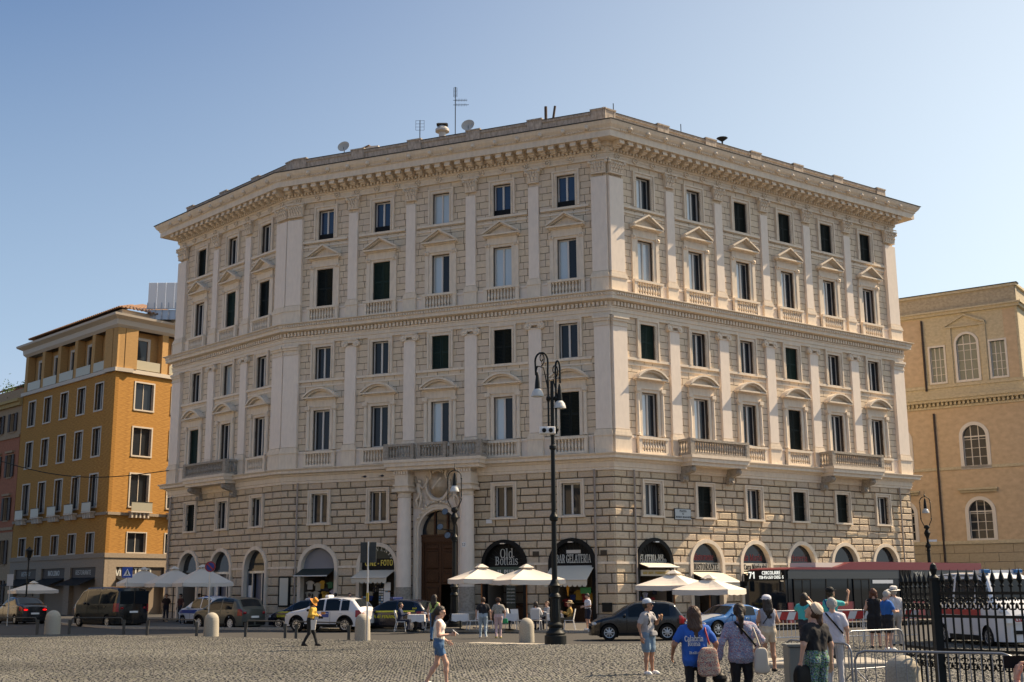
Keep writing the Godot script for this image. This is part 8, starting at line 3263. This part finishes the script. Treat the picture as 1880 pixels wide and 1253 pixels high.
func people() -> void:
	M.skin_light = flat(0.52, 0.31, 0.22, 0.6)
	M.skin_tan = flat(0.36, 0.19, 0.12, 0.6)
	M.lips = flat(0.36, 0.15, 0.12, 0.5)
	M.hair_dark = flat(0.02, 0.013, 0.009, 0.6)
	M.hair_brown = flat(0.06, 0.028, 0.014, 0.6)
	M.hair_grey = flat(0.42, 0.40, 0.37, 0.7)
	var denim := cloth(0.06, 0.13, 0.25)
	var pale_denim := cloth(0.30, 0.38, 0.45)
	var o: Node3D
	var V := func(x, y, z): return Vector3(x, y, z)
	var yaw_r := PI / 2            # facing right
	# walking woman with phone, in the foreground
	o = person("woman in cream top and denim shorts walking while holding a phone", gnd(806, 1263), 1.7, yaw_r, {"shirt": cloth(0.72, 0.68, 0.62), "legs": denim, "leg": "mini", "sleeve": "none", "style": "ponytail", "hair": M.hair_dark, "bust": true, "shades": true, "shoe": M.white,
		"knees": [V.call(0.08, 0.5, -0.06), V.call(-0.08, 0.52, 0.16)], "feet": [V.call(0.07, 0.1, -0.3), V.call(-0.07, 0.08, 0.17)],
		"elbows": [V.call(0.24, 1.14, -0.06), V.call(-0.25, 1.12, 0.0)], "wrists": [V.call(0.2, 0.98, 0.16), V.call(-0.13, 1.13, 0.26)], "curl": [0.5, 1.0], "look": Basis(Vector3.RIGHT, 0.18)})
	var b := MB.new()
	b.block(Vector3(-0.04, -0.08, -0.006), Vector3(0.04, 0.08, 0.006), 0.004, Transform3D(Basis(Vector3.RIGHT, -0.9), Vector3(-0.115, 1.17, 0.36)))
	part("phone", b.mesh(), M.steel, o)
	# woman in green behind her, seen from behind
	o = person("dark haired woman in a light green sleeveless top and jeans", gnd(797, 1178), 1.84, PI - 0.35, {"shirt": cloth(0.30, 0.40, 0.14), "legs": denim, "sleeve": "none", "style": "long", "bust": true,
		"straps": [[[Vector3(-0.15, 1.44, -0.1), Vector3(0.0, 1.3, -0.135), Vector3(0.17, 1.06, -0.1)], 0.014, M.black]]})
	# yellow shirt, orange hat, looking down at a camera
	o = person("person in yellow shirt, black trousers and orange sun hat looking down at a camera", gnd(569, 1188), 1.74, yaw_r - 0.15, {"shirt": cloth(0.52, 0.33, 0.05), "legs": cloth(0.012, 0.013, 0.014), "sleeve": "long", "hat": "bucket", "hat_mat": cloth(0.6, 0.24, 0.03), "style": "bob", "hat_tilt": 0.25, "lean": Vector3(0, -0.02, 0.09), "look": Basis(Vector3.RIGHT, 0.6),
		"knees": [V.call(0.1, 0.5, 0.1), V.call(-0.1, 0.5, -0.02)], "feet": [V.call(0.1, 0.08, 0.22), V.call(-0.1, 0.09, -0.24)],
		"elbows": [V.call(0.24, 1.16, 0.08), V.call(-0.24, 1.16, 0.08)], "wrists": [V.call(0.07, 1.12, 0.3), V.call(-0.07, 1.12, 0.3)], "curl": [1.0, 1.0],
		"straps": [[[Vector3(0.1, 1.48, 0.02), Vector3(0.12, 1.3, 0.14), Vector3(0.03, 1.13, 0.31)], 0.01, M.black]]})
	b = MB.new()
	b.block(Vector3(-0.07, -0.05, -0.04), Vector3(0.07, 0.05, 0.04), 0.01, T3(0, 1.07, 0.36))
	b.lathe([Vector2(0.04, 0), Vector2(0.04, 0.09), Vector2(0.001, 0.092)], 12, Transform3D(Basis(Vector3.RIGHT, PI / 2), Vector3(0, 1.06, 0.38)))
	part("camera", b.mesh(), M.black, o)
	b = MB.new()
	b.hexa([Vector3(-0.26, 0.62, 0.26), Vector3(-0.22, 0.62, 0.26), Vector3(-0.22, 0.98, 0.3), Vector3(-0.26, 0.98, 0.3)], [Vector3(-0.26, 0.62, 0.1), Vector3(-0.22, 0.62, 0.1), Vector3(-0.22, 0.98, 0.08), Vector3(-0.26, 0.98, 0.08)])
	part("carrier_bag", b.mesh(), M.white_frame, o)
	# couple walking away hand in hand
	o = person("man in black shirt and pale jeans walking away beside a woman", gnd(887, 1172), 1.7, PI + 0.1, {"shirt": cloth(0.015, 0.016, 0.02), "legs": pale_denim, "style": "short", "hair": M.hair_brown, "shoe": M.white, "wide": 1.1, "bulk": 1.05, "group": "",
		"knees": [V.call(0.1, 0.5, 0.1), V.call(-0.1, 0.5, 0.02)], "feet": [V.call(0.11, 0.08, 0.12), V.call(-0.11, 0.1, -0.16)], "elbows": [V.call(0.3, 1.15, -0.03), V.call(-0.3, 1.14, -0.02)], "wrists": [V.call(0.3, 0.9, 0.03), V.call(-0.33, 0.9, 0.05)]})
	o = person("woman in patterned blouse and pink trousers walking away beside a man", gnd(915, 1173), 1.68, PI + 0.05, {"shirt": printed([0.3, 0.28, 0.24], [[0.06, 0.08, 0.09], [0.5, 0.46, 0.4], [0.16, 0.15, 0.13]], 7, 4.0), "legs": cloth(0.50, 0.36, 0.36), "style": "curly", "hair": M.hair_brown, "shoe": cloth(0.4, 0.35, 0.1), "bulk": 1.05,
		"knees": [V.call(0.09, 0.5, 0.03), V.call(-0.09, 0.5, 0.06)], "feet": [V.call(0.09, 0.09, -0.12), V.call(-0.09, 0.08, 0.08)], "elbows": [V.call(0.28, 1.14, -0.02), V.call(-0.29, 1.14, -0.02)], "wrists": [V.call(0.3, 0.92, 0.05), V.call(-0.3, 0.93, 0.08)]})
	bag(o, "green_bag", Vector3(-0.3, 0.72, 0.1), Vector3(0.22, 0.22, 0.1), cloth(0.03, 0.25, 0.1))
	# man at the bar door
	o = person("man in white shirt and navy shorts reading his phone by the bar door", gnd(1080, 1158, 0.12), 1.68, -yaw_r + 0.4, {"shirt": cloth(0.6, 0.6, 0.64), "legs": cloth(0.012, 0.014, 0.03), "leg": "short", "style": "short", "look": Basis(Vector3.RIGHT, 0.45), "shoe": M.white, "loose": 0.015,
		"elbows": [V.call(0.26, 1.14, 0.0), V.call(-0.26, 1.14, 0.0)], "wrists": [V.call(0.1, 1.12, 0.24), V.call(-0.1, 1.1, 0.26)], "curl": [1.0, 1.0]}, false)
	# man in cap with backpack straps
	o = person("man in grey shirt, pale cap and denim shorts eating an ice cream", gnd(1192, 1240), 1.78, yaw_r - 0.75, {"shirt": cloth(0.34, 0.33, 0.34), "legs": cloth(0.16, 0.23, 0.31), "leg": "short", "hat": "cap", "hat_mat": cloth(0.45, 0.5, 0.58), "style": "short", "skin": "skin_tan", "shoe": M.white, "shades": true, "loose": 0.02, "long_shirt": true,
		"feet": [V.call(0.14, 0.08, 0.0), V.call(-0.13, 0.08, 0.02)], "look": Basis(Vector3.UP, 0.5), "elbows": [V.call(0.24, 1.18, 0.08), V.call(-0.28, 1.13, -0.05)], "wrists": [V.call(0.12, 1.3, 0.26), V.call(-0.29, 0.88, 0.02)], "curl": [1.1, 0.5],
		"straps": [[[Vector3(0.11, 1.47, -0.06), Vector3(0.12, 1.4, 0.1), Vector3(0.1, 1.2, 0.135), Vector3(0.15, 1.08, 0.03)], 0.016, M.black], [[Vector3(-0.11, 1.47, -0.06), Vector3(-0.12, 1.4, 0.1), Vector3(-0.1, 1.2, 0.135), Vector3(-0.15, 1.08, 0.03)], 0.016, M.black]]})
	b = MB.new()
	b.lathe([Vector2(0.008, -0.1), Vector2(0.03, 0.0)], 10, T3(0.09, 1.4, 0.36))
	b.ball(Vector3(0.09, 1.42, 0.36), Vector3(0.034, 0.034, 0.034), 8, 6)
	part("ice_cream", b.mesh(), cloth(0.55, 0.3, 0.15), o)
	bag(o, "waist_bag", Vector3(0.03, 0.99, 0.15), Vector3(0.24, 0.13, 0.09), cloth(0.25, 0.25, 0.26))
	# women in the right foreground
	var blue := cloth(0.02, 0.1, 0.42)
	o = person("long haired woman in a blue printed t-shirt carrying a red patterned tote", at_depth(1272, 20.0), 1.77, PI + 0.05, {"shirt": blue, "legs": cloth(0.012, 0.012, 0.016), "style": "long", "hair": M.hair_brown, "skin": "skin_tan", "wide": 1.15, "bulk": 1.12, "long_shirt": true,
		"elbows": [V.call(0.33, 1.15, -0.02), V.call(-0.34, 1.16, 0.02)], "wrists": [V.call(0.33, 0.98, 0.16), V.call(-0.35, 0.98, 0.14)],
		"straps": [[[Vector3(-0.16, 1.45, -0.02), Vector3(-0.15, 1.36, -0.14), Vector3(-0.2, 1.15, -0.17)], 0.014, M.sign_red]]})
	bag(o, "tote_bag", Vector3(-0.17, 0.92, -0.2), Vector3(0.36, 0.46, 0.12), printed([0.42, 0.36, 0.28], [[0.3, 0.03, 0.03], [0.03, 0.08, 0.12], [0.5, 0.4, 0.3], [0.35, 0.06, 0.05]], 17, 5.0), 0.3)
	b = MB.new()
	b.ball(Vector3(-0.36, 0.66, -0.12), Vector3(0.12, 0.1, 0.1), 10, 6)
	part("black_pouch", b.mesh(), M.black, o)
	for e in [["Calabria", 1.28, 0.085, 0.3], ["Roma", 1.2, 0.07, 0.2], ["Italia", 1.06, 0.04, 0.16]]:
		words(e[0], e[2], M.white, o, Transform3D(Basis(Vector3.UP, PI), Vector3(0.04, e[1], -0.152)), "Droid Serif", false, "shirt_print", 0.02, true, e[3])
	o = person("woman in a floral blouse with a low ponytail and a cream shoulder bag", at_depth(1356, 20.5), 1.8, PI, {"shirt": printed([0.22, 0.26, 0.36], [[0.5, 0.42, 0.42], [0.4, 0.1, 0.1], [0.08, 0.12, 0.25], [0.45, 0.48, 0.55]], 27, 4.5), "legs": cloth(0.012, 0.012, 0.014), "style": "ponytail", "hair": M.hair_dark, "sleeve": "long", "skin": "skin_tan", "wide": 1.12, "bulk": 1.1, "long_shirt": true,
		"elbows": [V.call(0.31, 1.13, -0.03), V.call(-0.33, 1.17, -0.02)], "wrists": [V.call(0.35, 0.88, 0.02), V.call(-0.3, 1.05, 0.18)],
		"straps": [[[Vector3(0.1, 1.46, -0.09), Vector3(-0.04, 1.3, -0.15), Vector3(-0.22, 1.08, -0.12)], 0.017, M.black], [[Vector3(-0.17, 1.45, 0.0), Vector3(-0.2, 1.3, -0.13), Vector3(-0.27, 1.08, -0.14)], 0.014, M.cream]]})
	bag(o, "shoulder_bag", Vector3(-0.3, 0.9, -0.14), Vector3(0.24, 0.42, 0.12), cloth(0.55, 0.5, 0.42))
	o = person("woman in white cap, grey tank top and beige shorts seen from behind", gnd(1414, 1235), 1.84, PI + 0.2, {"shirt": cloth(0.25, 0.26, 0.31), "legs": cloth(0.48, 0.40, 0.30), "leg": "mini", "sleeve": "none", "style": "long", "hair": M.hair_dark, "hat": "cap", "hat_mat": cloth(0.6, 0.6, 0.66), "skin": "skin_tan",
		"feet": [V.call(0.06, 0.08, 0.02), V.call(-0.1, 0.08, -0.06)], "knees": [V.call(0.08, 0.5, 0.06), V.call(-0.1, 0.5, 0.0)], "elbows": [V.call(0.25, 1.15, 0.0), V.call(-0.27, 1.14, 0.0)], "wrists": [V.call(0.16, 1.1, 0.24), V.call(-0.2, 1.1, 0.24)],
		"straps": [[[Vector3(-0.14, 1.45, -0.09), Vector3(0.0, 1.3, -0.13), Vector3(0.16, 1.1, -0.1)], 0.01, M.black]]})
	var multi := printed([0.02, 0.02, 0.03], [[0.4, 0.42, 0.45], [0.05, 0.15, 0.3], [0.15, 0.4, 0.08]], 37, 4.0)
	o = person("person in black t-shirt and beige cap looking up, with a jacket tied round the waist", at_depth(1492, 19.5), 1.8, PI + 0.55, {"shirt": cloth(0.01, 0.01, 0.012), "legs": multi, "style": "ponytail", "hair": M.hair_brown, "hat": "cap", "hat_mat": cloth(0.5, 0.42, 0.33), "hat_tilt": -0.5, "look": Basis(Vector3.UP, 0.5) * Basis(Vector3.RIGHT, -0.45), "wide": 1.08, "bulk": 1.05, "loose": 0.01,
		"elbows": [V.call(0.29, 1.14, -0.04), V.call(-0.3, 1.13, -0.02)], "wrists": [V.call(0.32, 0.9, 0.0), V.call(-0.33, 0.87, 0.02)]})
	bag(o, "black_bag", Vector3(0.3, 0.74, 0.02), Vector3(0.3, 0.3, 0.14), M.black)
	o = person("grey haired man in a pale shirt with a dark shoulder strap", at_depth(1526, 26.0), 1.83, PI - 0.2, {"shirt": cloth(0.56, 0.54, 0.6), "legs": cloth(0.4, 0.4, 0.42), "style": "short", "hair": M.hair_grey, "bulk": 1.1, "wide": 1.05, "long_shirt": true,
		"straps": [[[Vector3(0.14, 1.45, -0.1), Vector3(0.02, 1.3, -0.15), Vector3(-0.18, 1.05, -0.12)], 0.018, M.black]]})
	# a low island carries the pair taking photographs
	var teal := cloth(0.05, 0.36, 0.38)
	var isl := at_depth(1500, 33.0)
	var ib := MB.new()
	ib.block(Vector3(-1.6, -1.2, 0), Vector3(1.6, 1.2, 0.16), 0.03, Transform3D(Basis(Vector3.RIGHT, -PI / 2), isl))
	setting("traffic_island", ib.mesh(), M.pale_stone)
	o = person("dark haired woman in teal holding a camera up to her face", at_depth(1476, 33.0) + Vector3.UP * 0.16, 1.74, PI - 0.5, {"shirt": teal, "legs": cloth(0.02, 0.02, 0.03), "style": "long", "skin": "skin_tan", "look": Basis(Vector3.RIGHT, -0.2),
		"elbows": [V.call(0.28, 1.3, 0.14), V.call(-0.28, 1.3, 0.14)], "wrists": [V.call(0.1, 1.56, 0.2), V.call(-0.1, 1.56, 0.2)], "curl": [1.1, 1.1]})
	o = person("man in teal shirt and dark cap stretching one arm up to photograph", at_depth(1524, 33.5) + Vector3.UP * 0.16, 1.86, PI / 2 + 0.5, {"shirt": teal, "legs": cloth(0.02, 0.02, 0.03), "hat": "cap", "hat_mat": M.black, "style": "short", "skin": "skin_tan", "look": Basis(Vector3.RIGHT, -0.15),
		"elbows": [V.call(0.26, 1.14, -0.03), V.call(-0.24, 1.34, 0.3)], "wrists": [V.call(0.27, 0.9, 0.04), V.call(-0.2, 1.58, 0.42)], "curl": [0.5, 1.0],
		"straps": [[[Vector3(0.12, 1.46, -0.1), Vector3(0.0, 1.3, -0.14), Vector3(-0.15, 1.1, -0.11)], 0.018, cloth(0.02, 0.05, 0.2)]]})
	o = person("red haired woman in a long black sleeveless dress", gnd(1610, 1192), 1.97, PI - 0.2, {"shirt": cloth(0.01, 0.01, 0.012), "legs": cloth(0.01, 0.01, 0.012), "leg": "skirt", "sleeve": "none", "style": "bob", "hair": flat(0.09, 0.03, 0.015, 0.6), "loose": 0.03,
		"elbows": [V.call(0.25, 1.16, 0.0), V.call(-0.25, 1.16, 0.0)], "wrists": [V.call(0.12, 1.08, 0.22), V.call(-0.12, 1.08, 0.22)]})
	o = person("grey haired man in blue polo shirt and dark shorts looking down", gnd(1634, 1196), 1.9, PI / 2 + 0.3, {"shirt": cloth(0.02, 0.11, 0.38), "legs": cloth(0.015, 0.015, 0.02), "leg": "short", "style": "short", "hair": M.hair_grey, "bulk": 1.2, "wide": 1.1, "shoe": M.white, "loose": 0.02, "look": Basis(Vector3.RIGHT, 0.5),
		"elbows": [V.call(0.28, 1.14, 0.06), V.call(-0.28, 1.14, 0.06)], "wrists": [V.call(0.1, 1.14, 0.3), V.call(-0.1, 1.14, 0.3)], "curl": [1.0, 1.0]})
	o = person("man in white shirt and wide white hat behind the man in blue", gnd(1648, 1188), 2.0, PI, {"shirt": cloth(0.6, 0.58, 0.58), "legs": cloth(0.35, 0.33, 0.3), "style": "short", "hair": M.hair_grey, "hat": "brim", "hat_mat": cloth(0.66, 0.64, 0.6), "sleeve": "long"})
	# someone just past the picture's edge lifting a phone
	o = person("person in dark clothes lifting a phone with one bare arm by the barriers", at_depth(1935, 7.4), 1.72, PI - 0.1, {"shirt": cloth(0.3, 0.03, 0.03), "legs": cloth(0.02, 0.02, 0.03), "style": "short",
		"elbows": [V.call(0.2, 1.24, 0.24), V.call(-0.26, 1.14, -0.03)], "wrists": [V.call(0.155, 1.5, 0.36), V.call(-0.27, 0.9, 0.04)], "curl": [1.1, 0.5]})
	b = MB.new()
	b.block(Vector3(-0.075, -0.038, -0.005), Vector3(0.075, 0.038, 0.005), 0.004, T3(0.14, 1.62, 0.4))
	part("phone", b.mesh(), M.black, o)
	# diners at the cafe tables
	var sit := {"hip": Vector3(0, 0.52, -0.05), "knees": [Vector3(0.12, 0.5, 0.38), Vector3(-0.12, 0.5, 0.38)], "feet": [Vector3(0.12, 0.08, 0.36), Vector3(-0.12, 0.08, 0.32)], "elbows": [Vector3(0.25, 0.74, 0.06), Vector3(-0.25, 0.74, 0.06)], "wrists": [Vector3(0.13, 0.8, 0.3), Vector3(-0.13, 0.8, 0.3)], "curl": [0.8, 0.8]}
	for e in [[737, 58.5, 1.5, "diner in dark blue sitting at the table by the lamp", cloth(0.015, 0.025, 0.06), cloth(0.015, 0.02, 0.04), "short", M.hair_dark, ""],
		[790, 60.0, -1.4, "diner in a white shirt sitting across from the one in dark blue", cloth(0.5, 0.5, 0.55), cloth(0.4, 0.4, 0.42), "short", M.hair_dark, ""],
		[984, 58.9, 2.9, "dark haired diner in white sitting beside the lamp foot", cloth(0.55, 0.55, 0.56), cloth(0.03, 0.03, 0.05), "bob", M.hair_dark, ""],
		[1003, 60.3, -0.8, "diner in pale blue sitting behind the street lamp", cloth(0.3, 0.36, 0.45), cloth(0.02, 0.02, 0.03), "short", M.hair_brown, ""],
		[1044, 58.8, -1.7, "diner in a tan jacket and sun hat sitting before the bar", cloth(0.38, 0.24, 0.06), cloth(0.1, 0.08, 0.05), "short", M.hair_brown, "brim"]]:
		var q := sit.duplicate()
		q.shirt = e[4]
		q.legs = e[5]
		q.style = e[6]
		q.hair = e[7]
		q.sleeve = "long"
		q.hat = e[8]
		q.hat_mat = cloth(0.5, 0.4, 0.25)
		q.group = "diners at the pavement cafe"
		person(e[3], at_depth(e[0], e[1]) + Vector3.UP * 0.12, 1.74, e[2], q, false)
	# people in the shade of the left parasols and by the souvenir shops
	for e in [[306, 80.5, 0.4, "person in dark clothes standing under the outer cream parasol", cloth(0.04, 0.025, 0.025)], [332, 79.0, -0.6, "person in brown standing between two cream parasols", cloth(0.08, 0.03, 0.03)], [366, 79.5, 2.0, "person in black standing under the parasol by the no parking sign", cloth(0.012, 0.012, 0.014)], [616, 73.0, 2.8, "passer-by in dark red before the souvenir shop wall", cloth(0.1, 0.02, 0.02)], [642, 72.0, 0.5, "passer-by in dark jacket next to the postcard racks", cloth(0.02, 0.02, 0.025)], [568, 73.5, 3.1, "shopper in white before the shop with hanging shirts", cloth(0.5, 0.5, 0.5)]]:
		person(e[3], at_depth(e[0], e[1]) + Vector3.UP * 0.12, 1.75, e[2], {"shirt": e[4], "legs": cloth(0.02, 0.022, 0.035), "style": "short", "group": "people near the shops"}, false)

func _ready() -> void:
	camera_and_light()
	materials()
	M.roof_tile = grainy(0.2, 0.11, 0.06, 0.4, 1.2, 61, 0.9, 0.5)
	lay_out_palazzo()
	var t0 := Time.get_ticks_msec()
	ground()
	build_palazzo()
	print("palazzo ", Time.get_ticks_msec() - t0)
	neighbours()
	print("neighbours ", Time.get_ticks_msec() - t0)
	street()
	print("street ", Time.get_ticks_msec() - t0)
	vehicles()
	print("vehicles ", Time.get_ticks_msec() - t0)
	people()
	print("people ", Time.get_ticks_msec() - t0)
